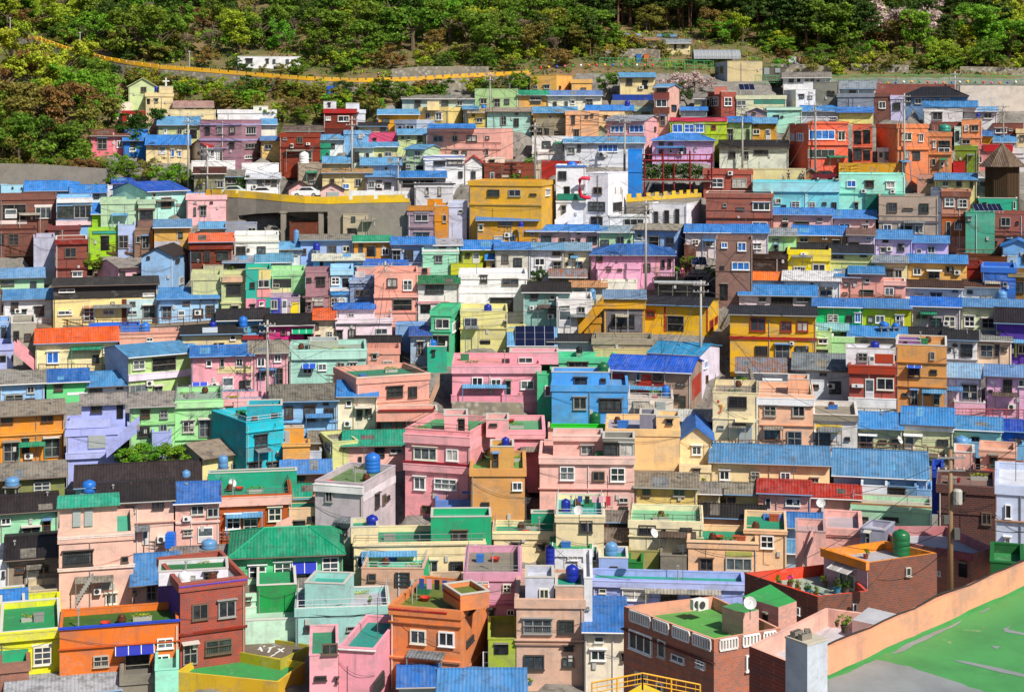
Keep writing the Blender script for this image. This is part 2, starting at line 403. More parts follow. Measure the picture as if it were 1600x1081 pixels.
def build_house(line, tile, parent=None):
    sub = line.startswith('+'); line = line.lstrip('+')
    head, feats, label = (q.strip() for q in line.split('|'))
    tk = head.split(); typ = tk[0]
    x0t, y0t, ts = TILES[tile]
    h = House(); h.tx = lambda q: x0t+q*ts; h.ty = lambda q: y0t+q*ts; h.ts = ts; h.typ = typ; h.tanks = []; h.label = label or (parent.label if parent else '')
    xs = [h.tx(float(q)) for q in tk[1].split(',')]
    ya, ye, yb = tk[2].split(','); ye, yb = h.ty(float(ye)), h.ty(float(yb)); yr = None if ya == '-' else h.ty(float(ya))
    wall, _, sidec = tk[3].partition('/'); roof = ROOFS.get(tk[4], tk[4])
    opt = dict(q.split('=') for q in tk[5:])
    D = depth(yb); top = min(ye, yr) if yr is not None else ye
    if sub:
        if 'dd' in opt: D = parent.D+float(opt['dd'])
        elif parent.typ == 'F' and yb < parent.ye_px+30:
            D = (CZ-parent.zfloor)*F/max(20, yb-HY); D = min(max(D, parent.D+0.25), parent.D+parent.dep-1.2)
        else: D = parent.D+0.25
    else:
        if 'dd' in opt: D += float(opt['dd'])
        if 'Y' in opt: D = float(opt['Y'])
    dep = (depth(top)-depth(yb))*0.95 if not sub else 3.2
    dep = min(max(dep, 3.6), 8.0) if not sub else 3.2
    if sub: dep = max(1.2, min(3.2, parent.D+parent.dep-D-0.3))
    if 'dep' in opt: dep = float(opt['dep'])
    if typ == 'F' and yr is not None and not sub:
        dep = D*((ye-HY)/(yr-HY))-D
    h.dep = dep
    solve_frame(h, xs, D, dep); dep = h.dep
    zb = zof(yb, D); ztop = zof(ye, D)
    if sub:
        if parent.typ == 'F' and abs(D-parent.D) > 0.2: zb = min(zb, parent.zfloor)
        zb0 = zb
    else: zb0 = zb-(2.2 if yb > 122 else 0.9)
    h.z0 = zb0; h.ye_px = ye
    HT = ztop-zb0; W = h.W
    root = None
    name = 'house'
    if not sub:
        lab = label
        if 'church' in lab and lab.startswith('cream church'): name, cat = 'church', 'church'
        elif any(q in lab for q in ('building', 'block')): name, cat = 'building', 'building'
        elif any(q in lab for q in ('shed', 'hut', 'shack', 'garage', 'lean to', 'outhouse', 'outbuilding', 'cabinets')): name, cat = 'shed', 'shed'
        elif 'wall' in lab and ('terrace wall' in lab or 'garden wall' in lab or 'screen wall' in lab): name, cat = 'block_wall', 'wall'
        else: name, cat = 'house', 'house'
        root = empty(name, (h.O[0], h.O[1], zb0), h.yaw)
        tag(root, label, cat, 'houses of the hillside village')
        FOOT.append(([h.O, (h.O[0]+h.u[0]*W, h.O[1]+h.u[1]*W), (h.O[0]+h.u[0]*W+h.v[0]*dep, h.O[1]+h.u[1]*W+h.v[1]*dep), (h.O[0]+h.v[0]*dep, h.O[1]+h.v[1]*dep)], zb))
    wm = wall_mat(wall, label); sm = paint(sidec) if sidec else wm
    mb = MB(); inm = paint(opt['in']) if 'in' in opt else wm; mats = [wm, sm, inm]
    ov = 0.5 if typ != 'F' else 0
    if typ == 'F':
        ph = float(opt.get('ph', min(0.5, HT*0.3))); t = 0.16; h.zfloor = ztop-ph
        zt = HT; zf = HT-ph; ins = (t, W-t, t, dep-t)
        for (a, b, mi) in (((0,0),(W,0),0), ((W,0),(W,dep),1), ((W,dep),(0,dep),0), ((0,dep),(0,0),1)):
            mb.quad((*a, 0), (*b, 0), (*b, zt), (*a, zt), mi)
        i4 = [(ins[0],ins[2]),(ins[1],ins[2]),(ins[1],ins[3]),(ins[0],ins[3])]; o4 = [(0,0),(W,0),(W,dep),(0,dep)]
        for k in range(4):
            j = (k+1) % 4
            mb.quad((*o4[k], zt), (*o4[j], zt), (*i4[j], zt), (*i4[k], zt), 0)
            mb.quad((*i4[k], zt), (*i4[j], zt), (*i4[j], zf), (*i4[k], zf), 2)
        rb_ = MB(); rb_.quad((*i4[0], zf), (*i4[1], zf), (*i4[2], zf), (*i4[3], zf))
        # coping ring, slightly proud
        cp = MB(); c0 = -0.04; c1 = t+0.02
        for (a, b, c, d) in ((c0, W-c0, c0, c1), (c0, W-c0, dep-c1, dep-c0), (c0, c1, c1, dep-c1), (W-c1, W-c0, c1, dep-c1)):
            cp.box(a, b, c, d, zt-0.03, zt+0.05)
        copc = R.random()
    elif typ in 'GH':
        Dm = D+dep/2; zr = zof(yr, Dm)-zb0
        slope = (zr-HT)/(dep/2+ov); slope = min(max(slope, 0.12), 0.85); zr = HT+slope*(dep/2+ov)
        h.slope = slope; h.zfloor = ztop
        zw = HT+slope*ov-0.005; zrw = zr-0.01
        for q in (0, dep): mb.quad((0,q,0),(W,q,0),(W,q,zw),(0,q,zw), 0)
        rb_ = MB(); so = 0.22
        if typ == 'G':
            for q in (0, W): mb.poly([(q,0,0),(q,dep,0),(q,dep,zw),(q,dep/2,zrw),(q,0,zw)], 1)
            slab(rb_, (-so,-ov,HT), (W+so,-ov,HT), (W+so,dep/2,zr), (-so,dep/2,zr))
            slab(rb_, (-so,dep/2,zr), (W+so,dep/2,zr), (W+so,dep+ov,HT), (-so,dep+ov,HT))
            rb_.box(-so, W+so, dep/2-0.1, dep/2+0.1, zr+0.085, zr+0.15)
            rb_.box(-so-0.02, W+so+0.02, -ov-0.05, -ov, HT-0.06, HT+0.09, 1)
            if not sub:
                pm = MB(); up0 = lambda x_, y_: (x_, y_, HT+slope*(y_+ov)+0.1)
                for q in range(R.choice((0, 0, 1))):
                    xa = R.uniform(0, W*0.75); wa = R.uniform(0.7, 1.5); ya_ = R.uniform(-ov*0.8, dep*0.2); yb_ = min(dep*0.48, ya_+R.uniform(1.0, 2.6))
                    slab(pm, up0(xa, ya_), up0(xa+wa, ya_), up0(xa+wa, yb_), up0(xa, yb_), 0.025)
                if pm.f: h.patch = pm
        else:
            for q in (0, W): mb.quad((q,0,0),(q,dep,0),(q,dep,zw),(q,0,zw), 1)
            ix = min(dep*0.5, W*0.3)
            e = [(-so,-ov,HT),(W+so,-ov,HT),(W+so,dep+ov,HT),(-so,dep+ov,HT)]; r0 = (ix,dep/2,zr); r1 = (W-ix,dep/2,zr); up = 0.1
            U = lambda q: (q[0], q[1], q[2]+up)
            rb_.quad(U(e[0]),U(e[1]),U(r1),U(r0)); rb_.quad(U(e[2]),U(e[3]),U(r0),U(r1)); rb_.poly([U(e[1]),U(e[2]),U(r1)]); rb_.poly([U(e[3]),U(e[0]),U(r0)])
            for k in range(4): rb_.quad(e[k], e[(k+1)%4], U(e[(k+1)%4]), U(e[k]))
            rb_.quad(*e)
            for a, b in ((e[0],r0),(e[1],r1),(r0,r1),(e[2],r1),(e[3],r0)): rb_.tube([U(a), U(b)], 0.09, 5, 1)
    else:  # X: gable faces the front
        zr = zof(yr, D)-zb0; zw = HT; h.zfloor = ztop; h.slope = 0
        for q in (0, dep): mb.poly([(0,q,0),(W,q,0),(W,q,zw),(W/2,q,zr),(0,q,zw)], 0)
        for q in (0, W): mb.quad((q,0,0),(q,dep,0),(q,dep,zw),(q,0,zw), 1)
        k = (zr-zw)/(W/2); so = 0.3; rb_ = MB(); ds = 0.02
        slab(rb_, (-so,-0.35,zw-k*so+ds), (W/2,-0.35,zr+ds), (W/2,dep+0.3,zr+ds), (-so,dep+0.3,zw-k*so+ds))
        slab(rb_, (W/2,-0.35,zr+ds), (W+so,-0.35,zw-k*so+ds), (W+so,dep+0.3,zw-k*so+ds), (W/2,dep+0.3,zr+ds))
    if sub:
        # one child of its house, roof merged as a second material
        n0 = len(mats); mats2 = mats+[floorm(roof) if typ == 'F' else roofm(roof, 'Y' if typ == 'X' else 'X'), plain('c8c4bc')]
        for part in ([rb_, cp] if typ == 'F' else [rb_]):
            b0 = len(mb.v); mb.v += part.v; mb.f += [tuple(b0+i for i in q) for q in part.f]
            mb.m += [(4 if part is not rb_ else 3)]*len(part.f)
        me = mb.mesh('rooftop_room', mats2)
        o = bpy.data.objects.new('rooftop_room', me); COL.objects.link(o); o.parent = parent.root
        Mw = Matrix.Translation((h.O[0], h.O[1], zb0)) @ Matrix.Rotation(h.yaw, 4, 'Z')
        Mp = Matrix.Translation(parent.root.location) @ Matrix.Rotation(parent.yaw, 4, 'Z')
        o.matrix_local = Mp.inverted() @ Mw
        h.root = o
        add_features(h, feats, o, True)
    else:
        h.root = root
        mb.obj('wall', mats, root)
        if typ == 'F':
            rb_.obj('flat_roof', floorm(roof), root)
            cp.obj('coping', inm if copc < 0.72 or 'in' in opt else (plain('d8d4cc') if copc < 0.88 else floorm(roof)), root)
        else:
            trim = plain(roof if roof not in ('ro', 'rb') else '8a8478', 0.5)
            ro_ = rb_.obj('roof', [roofm(roof, 'Y' if typ == 'X' else 'X'), trim], root)
            if getattr(h, 'patch', None): h.patch.obj('roof_patch', roofm(R.choice(['62a6e4', '8a9098', '4a88d0'] if lin(roof)[2] > 0.3 else ['7a8288', '6a625a', '8a8478']) if roof not in ('ro', 'rb') else roofm('7a8288', 'X') and '7a8288', 'X'), ro_)
        add_features(h, feats, root, False)
        # small real fittings: downpipe, meter box, chimney vent
        T = face_T(h, 'F'); zv = 2.2; r = R.random()
        if typ == 'F' and R.random() < 0.55 and HT-zv > 1.6:
            g_ = MB(); zg = HT-ph-0.12; oo = R.uniform(0.09, 0.16)
            for (x0_, x1_, y0_, y1_) in ((-oo, W+oo, -oo, 0.0), (-oo, 0.0, 0.0, dep), (W, W+oo, 0.0, dep)): g_.box(x0_, x1_, y0_, y1_, zg, HT+0.03+0.001*(x0_ < 0))
            g_.obj('parapet_band', wm, root)
        if HT-zv > 2.6 and W > 3.2 and R.random() < 0.38 and yb > 230 and 'jade' not in label and 'mustard yellow house with red' not in label:
            wd_ = W*R.uniform(0.28, 0.55); x0_ = R.uniform(0.1, W-wd_-0.1); zg = zv+R.uniform(2.0, 2.3); pd = R.uniform(0.8, 1.3)
            g_ = MB(); g_.hexa([(x0_,0,zg),(x0_+wd_,0,zg),(x0_+wd_,-pd,zg-0.25),(x0_,-pd,zg-0.25),(x0_,0,zg+0.06),(x0_+wd_,0,zg+0.06),(x0_+wd_,-pd,zg-0.19),(x0_,-pd,zg-0.19)])
            for q in (x0_+0.08, x0_+wd_-0.08): g_.box(q-0.04, q+0.04, -pd+0.05, -pd+0.13, zv-1.2, zg-0.22)
            pc = R.choice(['4a88d0', '7a8288', '8a8478', '62a6e4', '5a4a40', '18906a', 'b0a898'])
            g_.obj('porch_roof', roofm(pc, 'X'), root)  # porch added at random for the dark shadow it casts on the facade
        if HT-zv > 2 and R.random() < 0.16:
            g_ = MB(); x_ = W*R.uniform(0.2, 0.8); y_ = dep*0.5; zz = (HT if typ == 'F' else HT+0.3)
            g_.tube([(x_, y_, zz-0.6), (x_, y_, zz+2.6)], 0.03, 5)
            for q in range(5): g_.tube([(x_-0.5+q*0.06, y_, zz+2.5-q*0.12), (x_+0.5-q*0.06, y_, zz+2.5-q*0.12)], 0.014, 4)
            g_.obj('antenna', plain('6a6a6c'), root)
        if typ in 'GH':
            g_ = MB(); zg = HT+0.02; g_.tube([(-0.2, -ov-0.1, zg), (W+0.2, -ov-0.1, zg)], 0.065, 6)
            xg = R.choice([0.12, W-0.12]); g_.tube([(xg, -ov-0.1, zg), (xg, -0.07, zg-0.35), (xg, -0.07, 0.4)], 0.04, 6)
            g_.obj('gutter', plain(R.choice(['d8d8d8', '9a9a98', '6a90b8', '5a4a40'])), root)
        if typ == 'F' and h.D < 215 and W > 3.5 and R.random() < 0.22:
            g_ = MB(); hr = HT+R.uniform(0.45, 0.7)
            for zz in (hr, HT+0.25): g_.tube([(0.1, dep-0.1, zz), (0.1, 0.08, zz), (W-0.1, 0.08, zz), (W-0.1, dep-0.1, zz)], 0.025, 4)
            for q in range(int(W/1.1)+1): x_ = 0.1+(W-0.2)*q/max(1, int(W/1.1)); g_.tube([(x_, 0.08, HT), (x_, 0.08, hr)], 0.022, 4)
            g_.obj('roof_railing', plain(R.choice(['8a8a8c', 'c8c8cc', '4a5a50', '5a4a40'])), root)
        if typ == 'F' and HT-zv > 4.2 and R.random() < 0.6:
            g_ = MB(); zg = zv+(HT-zv)*0.5; g_.box(-0.07, W+0.07, -0.09, 0.02, zg, zg+0.13); g_.obj('ledge', wm, root)
        if HT-zv > 2 and W > 2.5:
            g_ = MB(); z1_ = zv+(HT-zv)*R.uniform(0.55, 0.9); z2_ = zv+(HT-zv)*R.uniform(0.4, 0.9); n_ = 8
            g_.tube([T(W*q/n_, 0.05+0.1*math.sin(math.pi*q/n_), z1_+(z2_-z1_)*q/n_-0.35*math.sin(math.pi*q/n_)) for q in range(n_+1)], 0.016, 4)
            if R.random() < 0.5: x_ = W*R.uniform(0.2, 0.8); g_.tube([T(x_, 0.04, z1_-0.2), T(x_, 0.04, zv+0.5), T(x_+0.5, 0.04, zv+0.45)], 0.016, 4)
            g_.obj('wall_wire', plain('26262a'), root)
        if HT-zv > 1.8 and W > 3:
            s = R.choice([0.15, W-0.15]) if r < 0.7 else W*R.uniform(0.3, 0.7)
            d = MB(); d.tube([T(s, 0.07, 0.2), T(s, 0.07, HT-0.25)], 0.045, 6)
            d.obj('downpipe', plain(R.choice(['d8d8d8', '8a8a8a', 'b0a898'])), root)
            if r > 0.35:
                s = W*R.uniform(0.1, 0.9); d = MB(); d.box(s-0.15, s+0.15, 0, 0.14, zv+1.2, zv+1.65, 0, T); d.obj('meter_box', plain('b8b8b4'), root)
            if R.random() > 0.72 and W > 4 and typ != 'F':
                s = W*R.uniform(0.15, 0.85); z_ = zv+R.uniform(0.3, 0.9); d = MB(); d.box(s-0.4, s+0.4, 0.05, 0.36, z_, z_+0.58, 0, T)
                d.poly([T(s-0.08+0.22*math.cos(q*math.pi/6), 0.365, z_+0.29+0.22*math.sin(q*math.pi/6)) for q in range(12)], 1); d.obj('air_conditioner', [plain('dcdcd8'), plain('303030')], root)
            if R.random() > 0.5:
                d = MB(); y_ = dep*R.uniform(0.3, 0.45); x_ = W*R.uniform(0.15, 0.85)
                base = HT-0.6 if typ == 'F' else HT
                d.tube([(x_, y_, base), (x_, y_, HT+0.9)], 0.06, 6); d.box(x_-0.11, x_+0.11, y_-0.11, y_+0.11, HT+0.9, HT+1.0)
                d.obj('vent_pipe', plain('9a9a9a'), root)
    h.parent = parent; HOUSES.append(h)
    return h
DATA = r'''
@A1
X 765,932 468,515,610 ccdca6 ccdca6|k838,518,34,32|pale green house with a rounded gable below the yellow roadside wall
F 868,1030 -,555,660 e6d3a2 d8c8a0|k920,590,22,20 o875,590,18,30 t930,548,22,32:db|cream church with a square tower and white cross on the slope
+F 948,1030 -,515,556 e6d3a2 d8c8a0 dd=0.06||
G 1035,1268 605,642,700 ecd0a4 b08a80|o1100,648,50,18 k1170,655,35,18|small cream house with a dull pink roof beside the church tower
F 945,1285 -,655,735 e9d6a8 d8c8a8|k1000,685,14,10|long windowless cream building just below the church
F 690,785 -,608,665 f0e4d0 d8d0c0||white upper block directly above the dark red house
F 728,858 -,660,745 a52a20 8a2a20|w758,682,26,38 w797,690,26,38|dark red house with two white windows among the trees
G 940,1190 698,748,825 c9cd92 sb|k1055,765,28,35 o1130,772,42,52 D975,762,18,45|olive green house with weathered blue roof below the church
F 1190,1438,1556 -,715,955 a87f8e 9a8a90|k1225,757,26,40 k1297,757,28,40 k1367,754,32,40 k1462,757,58,42 k1455,853,72,30 k1368,850,28,30 w1455,925,40,20 v1190,738,246,8:b8b0e0 v1190,828,246,10:b8b0e0 v1440,738,114,8:b8b0e0 v1440,828,114,10:b8b0e0|two storey mauve tiled building with pale lilac bands
F 1296,1645 -,655,715 e9e9ee e0e0e6||long white flat roofed building behind the mauve tiled building
+F 1508,1596 -,632,656 e9ece0 d0d0d0|k1545,640,12,10|
G 1555,1645 712,745,820 f2ead8 sb||white house with pale blue roof beside the mauve building
G 540,768 772,812,905 e97f90 7a4a3a|d580,822,58,68 w695,838,34,42 v672,790,8,110:f0b0a8|bright pink house with brown tiled roof at the edge of the trees
G 735,872 775,842,910 2f7fd8 bl|k775,850,30,20 D770,880,40,28|small bright blue house with blue roof beside the bright pink house
G 870,1130 808,866,950 ecd5a6 bl|k898,850,22,20 D945,872,42,48 u1018,893,20,40 u1060,902,18,30|long cream house with vivid blue roof and blue shutters
G 1130,1235,1388 838,884,962 eceaf0 b02a28|w1250,892,24,40 d1308,905,60,52 k1180,905,25,15|white gabled house with a red roof below the mauve building
F 1140,1400 -,962,1010 f2f2f4 dddde0||low white garden building under the white red roofed house
@A2
F 425,490 -,515,578 2a66c0 4a80c8||small blue shed in the bushes under the stone road wall
F 598,650 -,655,745 dde4f2 d0d8e0||narrow white wing joined to the red fronted house
F 402,598 -,650,765 7c3428 b02028|w487,690,68,35 w415,695,30,22 v402,650,196,25:b8202c|brown house with a bright red parapet and white strip window
+F 402,478 -,605,652 e4e6f0 d0d0d8|k430,615,14,18|
+F 535,615 -,615,652 dde4f2 d0d0d8||
F 405,520 -,767,805 5a2c22 5a3a30||dark brown lower house under the red parapet house
F 140,382 -,795,975 8c3a26 7a3a2a|k243,812,36,42 k262,900,72,45 k160,820,24,14 k165,912,20,10 v140,875,242,6:6a2a1c c298,850,24,14 c205,855,18,26|rust red two storey block with a round white tank in front
F 383,440 -,858,960 1a9a78 40b090|k418,910,14,40|narrow teal house tucked behind the rust red block
G 175,400 752,785,830 6a5048 6a5a50||low brown house with grey slate roof above the rust red block
G 365,525 805,835,890 e8eef4 sb|k440,860,30,22|white house with pale blue metal roof beside the rust red block
F 525,680 -,778,860 7fb2e0 8a9a60|k610,795,25,28|sky blue house with a mossy flat roof
F 672,838 -,790,855 e0557c a06070|k700,825,16,14|low hot pink house squeezed between blue and green houses
G 727,970 655,685,745 e6a82a sb|k750,705,45,25|golden yellow house under a pale blue roof
F 825,955,1065 -,715,800 b0bcd0 a0a8b8|k852,752,14,16 w893,748,50,35|grey blue house with one sloping side wing
F 822,940 -,678,712 c0c8d4 a8b0b8|k842,684,18,14|small upper grey block above the grey blue house
G 610,778 733,755,800 d8d0b0 bk|k740,760,60,25|cream house with low black roof above the hot pink house
F 972,1145,1245 -,640,745 efd890 e0c890|k1010,672,28,35 w1070,672,38,44|pale yellow two sided house with a white framed window
+F 1020,1090 -,605,640 f0d8a0 d0b890||
G 870,1300 570,592,640 b8c8c0 gy|k945,598,35,40 k1105,598,40,30 k1195,600,35,30|long pale grey house with a flat slate roof below the hillside
F 1302,1560 -,530,640 a8c890 9ab080|w1335,590,40,30 d1418,588,36,50 k1478,590,30,30 t1355,652,30,25:bl|light green house with a broad flat parapet at the village top
G 1265,1370 650,675,755 e0c860 b8a070|k1285,678,18,14 k1310,705,40,25|small mustard yellow house beside the mint house
G 1235,1320 635,655,730 d8e8f4 sb||small white house with sky blue roof behind the mustard house
G 1375,1640 645,668,760 b0dcd0 a89888|d1455,690,36,55 k1540,672,22,16 d1535,705,30,50|mint green house with a pale brown slate roof
F 1018,1460,1530 -,765,935 f0b4a8 e0a090|k1055,810,60,36 k1168,808,32,38 k1255,806,60,38 k1367,810,22,20 k1175,898,34,24 k1226,898,30,24 k1368,890,16,36 v1018,880,440,9:f4c0b4|large salmon pink two storey block with four dark windows
+G 1030,1300 742,764,766 f0b4a8 bl||
G 845,1015 772,805,870 c8d8a0 sb|k960,808,30,36 k897,815,24,18 k866,812,14,12|pale green house with pale blue roof beside the salmon block
G 890,1005,1100 865,890,1010 bcd8b0 sb|k945,898,36,34 k895,982,28,16 o955,988,40,22 v862,958,145,8:d0e8c0|pale green gabled house just below the salmon block
G 580,700 855,882,985 d4e4d0 sb|d582,905,32,60 k648,912,26,38|white green house with a pale roof beside the tall pole
G 690,845 850,877,945 d8d49c sb|k765,905,42,28 k730,915,20,18|beige green house with an orange painted flower
G 400,560 935,975,1010 b8c0a8 sb||small grey house with half white blue roof
G 625,862 943,985,1030 c8d4e8 sb|k640,995,25,22 k765,995,20,22|pale blue house under a wide sky blue roof
F 1000,1240 -,930,1075 eceef4 b0b8d0|k1058,958,70,24 k1138,956,90,26 d1205,1020,26,40 v1000,930,240,8:8a98d0|white house with one long dark ribbon window
X 1245,1345 930,970,1075 f0f0f2 c03028|k1280,1020,28,40|narrow white gable house with red roof edges
G 30,142 815,840,920 ecc880 5a8ad0|k50,860,45,30|small orange yellow house behind the rust red block
F 1365,1480 -,942,985 f0dcc8 d8c8b8|k1390,955,30,20|cream strip house above the brown timber restaurant
@A3
F 105,265,360 -,448,545 f0b868 e0a860|k125,512,28,18 k192,508,34,22 k278,512,10,18|apricot yellow house with a stepped roof at the top of the village
F 352,475 -,475,540 f0b868 d8a860|k410,522,32,14|lower apricot wing beside the stepped apricot house
G 35,215 542,570,640 e6b060 gn|k105,578,70,20 k110,605,60,10|yellow house with a sea green roof
G 210,535 543,572,645 f4ecd0 6a90d8|k245,605,22,36 k312,603,22,36 w350,600,24,18 d440,588,42,45 w275,578,25,14|long cream white house with faded blue roof
G 640,850 437,464,555 ecd8a0 sb|k680,470,36,36 o775,480,35,50|cream house with laundry hung under its pale blue roof
G 848,935,996 505,522,760 e8b8a8 sb|w858,592,65,46 k862,526,60,24 k948,630,28,30 d885,690,28,60 v848,552,86,40:8a4a44 v848,640,86,34:7a4a3c|tall narrow pink tower house with brown bands
F 1158,1245,1335 -,545,695 a84028 b05040|w1178,580,52,52 w1262,580,46,52|red brick tower house with two white windows on angled faces
+F 1205,1280 -,515,545 d08070 c07060||
F 1335,1632 -,570,700 dfe0bc a8b8a0|w1338,598,55,32 v1440,590,190,30:4a8a78|long pale cream green building with a dark teal band
G 1085,1160 560,592,650 c8c8a0 gy|k1130,600,20,40|beige house with slate roof beside the red brick tower
G 1005,1160 640,662,690 b8ccd8 bl||low house with bright blue roof below the red brick tower
G 125,385 640,675,770 e4c488 sb|k165,715,25,25 k215,690,25,42|yellow beige house with wide sky blue roof
F 140,320 -,705,800 9a9078 8a8270|o150,765,30,35 o195,765,25,35 k255,785,25,12|grey bare concrete house with dark openings
F 320,515 -,662,825 f0b488 e0a880|k355,690,20,50 k435,685,18,14 k470,683,14,14 k368,775,32,44|peach coloured cube house with few small windows
F 517,665 -,668,740 f0d0a0 d8c0a0|k550,690,16,16|cream annex joined to the peach cube house
G 440,720 630,662,690 e8d8a0 bl|t687,634,32,34:db|cream house whose blue roof carries a blue tank
G 715,850 640,664,690 d8dca8 a0b8a0|k770,668,50,18|pale green house with dull green roof beside the pink tower
G 560,790,885 690,722,835 f0b4bc a0a8b8|u588,748,78,42 u700,745,85,45 k845,755,10,25 v580,800,205,8:f8d0d4|pink house with two wide blue glazed windows
X 495,560 750,775,800 a0a890 a0a890||little grey gabled shed beside the pink house with blue glazing
F 942,1278 -,715,885 b8d020 d03858|u955,740,62,50 u1025,740,60,50 u1090,740,52,50 R1188,745,26,24 v942,700,336,24:e0405c|lime green house with a bright red parapet and blue windows
G 1280,1425 698,732,840 b8d498 bl|d1282,768,36,70 k1395,770,20,55|light green house with blue roof beside the lime house
G 1425,1575 705,737,840 e2a82c sb|k1440,745,22,12 w1435,770,40,30 D1510,770,30,65|yellow orange house with a pale blue roof and white door
X 1400,1512 645,667,705 b89ca0 b0989c|k1430,668,22,12|tiny dusty pink gabled house behind a utility pole
F 1517,1725 -,640,715 b0ead8 18a078|k1555,685,36,22 k1600,690,16,10 v1517,640,208,16:d0f0e0|mint house with white trimmed flat roof and green top
H 835,1205 798,840,950 dcb0e0 bl|k875,850,28,14 k930,850,28,14 k875,892,28,22 w935,890,20,22 d1000,878,38,38 k1085,875,16,10|lavender house with a broad vivid blue hipped roof
G 310,790 818,854,975 e6eaf4 sb|k330,880,45,35 k390,862,20,38 u510,860,120,45 c510,905,50,30 v700,870,40,80:c8d0e8|white house with blue awnings above the red banner wall
F 120,365 -,815,930 f0ecec d8d0d0|k180,840,50,38 d300,860,20,50 v120,905,245,12:e8d8d0|white flat house with plants at its terrace edge
G 1235,1645 838,880,985 dfe4d4 bk|k1440,895,85,25 k1290,905,40,35 d1380,900,30,50 t1277,888,30,22:bl|pale mint house with black roof above the red brick block
F 90,165 -,985,1067 d8c8b0 c8b8a0|k110,1010,14,40|narrow beige house beside the red banner wall
@A4
G 165,450 435,467,540 f0f0f0 908880|k200,470,30,22 o250,465,18,24 k295,470,24,22 k330,472,22,20 k365,475,20,18|white school like house with five dark windows below the fence
F 170,242,378 -,535,635 e8e8f0 e0e0e8|k262,565,28,20 k312,570,28,18|white cube house with a stepped terrace
+F 288,345 -,490,535 f0f0f4 e0e0e4||
F 350,500 -,490,635 8a8a80 8a8a88|k430,540,20,25 k455,542,18,25|bare grey concrete house beside the white cube house
G 505,715 485,532,565 e0ecf4 909ca8|k560,540,40,18 t670,545,48,26:db|pale blue white house with a slate grey roof
F 490,706 -,558,690 8a94a0 98a0a8|v580,560,5,130:707880|large plain grey walled building without windows
F 708,804 -,555,690 7a4438 8a5040|w735,605,42,42|brown brick house front with one white grilled window
F 807,880 -,570,700 ccc8ec b8b8d8|k820,612,45,42|pale lilac narrow house next to the brown brick front
H 870,1265 522,577,635 6a8cb0 24242c|k905,585,20,35 k950,585,40,35 k1010,588,60,35 k1100,588,60,35|blue walled traditional house with a dark curved tile roof
F 1000,1235 -,650,722 f0f0f2 e0e0e0|k1055,670,60,45|white house front with a wide glass door under blue roof
+G 1000,1320 605,640,650 f0f0f2 3a84d0||
G 1240,1440 640,667,725 eef0f6 7aa8e0|w1360,672,50,35 t1328,698,24,24:db|white house with pale roof near the concrete retaining wall
F 1415,1595 -,735,795 84402e 7a4030|w1428,765,70,28 w1510,765,20,15|low brick red house with a row of white windows
G 270,500 632,667,690 c8c8d8 3a84d8||low lilac house with blue roof above the coral house
G 490,700 632,674,722 f0e490 3a84e8||bright yellow house with a sloped blue roof
F 205,315,552 -,738,1010 ea6c54 d06050|u318,775,155,56 w490,785,45,52 u250,792,38,48 u215,795,18,42 k312,890,160,50 v315,845,237,20:f87858 v318,725,234,12:f87858 v348,788,20,10:f4f4f4 v372,788,12,10:f4f4f4 v388,790,26,8:f4f4f4 v418,788,14,10:f4f4f4 v436,788,30,10:f4f4f4|coral red cafe building with a white railed roof terrace
F 580,698 -,740,1000 e46c52 d05040|o590,780,42,80 o645,775,40,80 k590,890,45,60 v580,865,118,14:f87858 o645,895,40,60|open coral red frame house with balconies
F 720,845,1030 -,740,1040 e48c62 b85838|w875,795,55,42 w972,802,28,42 k938,905,42,45 k888,900,28,42 v845,872,185,20:f09060|tall orange house whose brown side wall is blank
F 1028,1170 -,790,1030 e09062 d07040|o1090,840,70,50 w1090,880,70,32 w1058,840,16,40 w1050,945,25,42 w1105,965,16,25 v1028,905,142,16:f09860|orange house with a small dark balcony window
F 1050,1228 -,728,760 9a4a38 8a4a3a||dull red brick upper house behind the orange house
F 1230,1350 -,710,860 f0a070 e09870|w1245,745,25,36 w1285,748,45,34 w1232,835,48,24 v1230,815,120,8:f4b088|pale orange house with white double windows
F 1185,1228 -,755,850 d0e8e0 b0c8c0|d1195,780,20,60|slim white mint house beside the pale orange house
G 1335,1415 780,812,860 e8b840 3a7cd0||small yellow house with blue roof at the village edge
G 1420,1550 810,850,880 c0ccd8 4a8cd0||grey blue house under a sloping blue roof
F 1555,1625 -,770,870 f0d8a8 d8c8a0|k1578,810,25,30|cream block house with a single dark window near the gazebo
F 1190,1322 -,872,1000 7a9418 90a030|v1290,865,35,16:b8e020|olive green windowless house side next to the pink shop
F 1325,1530 -,865,1000 e89090 c02838|v1360,862,170,40:c02830 w1335,930,15,40|pink shop building with a crimson sign board
F 1532,1620 -,915,1000 e8e8ec d0d0d0|v1532,878,66,36:e8e8e8 k1545,885,12,14 k1562,885,12,14 k1579,885,12,14|white house with a pale name board over its wall
F 728,825 -,882,990 e0e4ec 5a90d0|k735,905,26,36 k770,910,40,40|small white blue shed between the coral frame and the orange house
F 1178,1250 -,962,1020 c01828 b02030||small crimson box building below the olive house
@A2
F -110,265 -,338,388 f0f0f4 e8e8ec|k-60,352,40,20 k60,354,16,22 k100,354,16,22 k178,354,18,24 k210,354,18,22|long white building on the hillside above the yellow roadside wall
@A3
F 1208,1282,1490 -,365,465 ccbc94/b8c0d8 c8b890|k1215,400,14,40 k1240,395,18,40|beige boxy building above the green fence
G 905,1060 237,262,302 ecdcb0 98a0a8|o965,266,14,32 k1010,270,20,14|small cream hut in the hillside garden
@A4
F 200,268 -,340,392 dcdce0 c8c8cc|v215,345,3,44:909098 v235,345,3,44:909098|pale metal container hut on the hill terrace
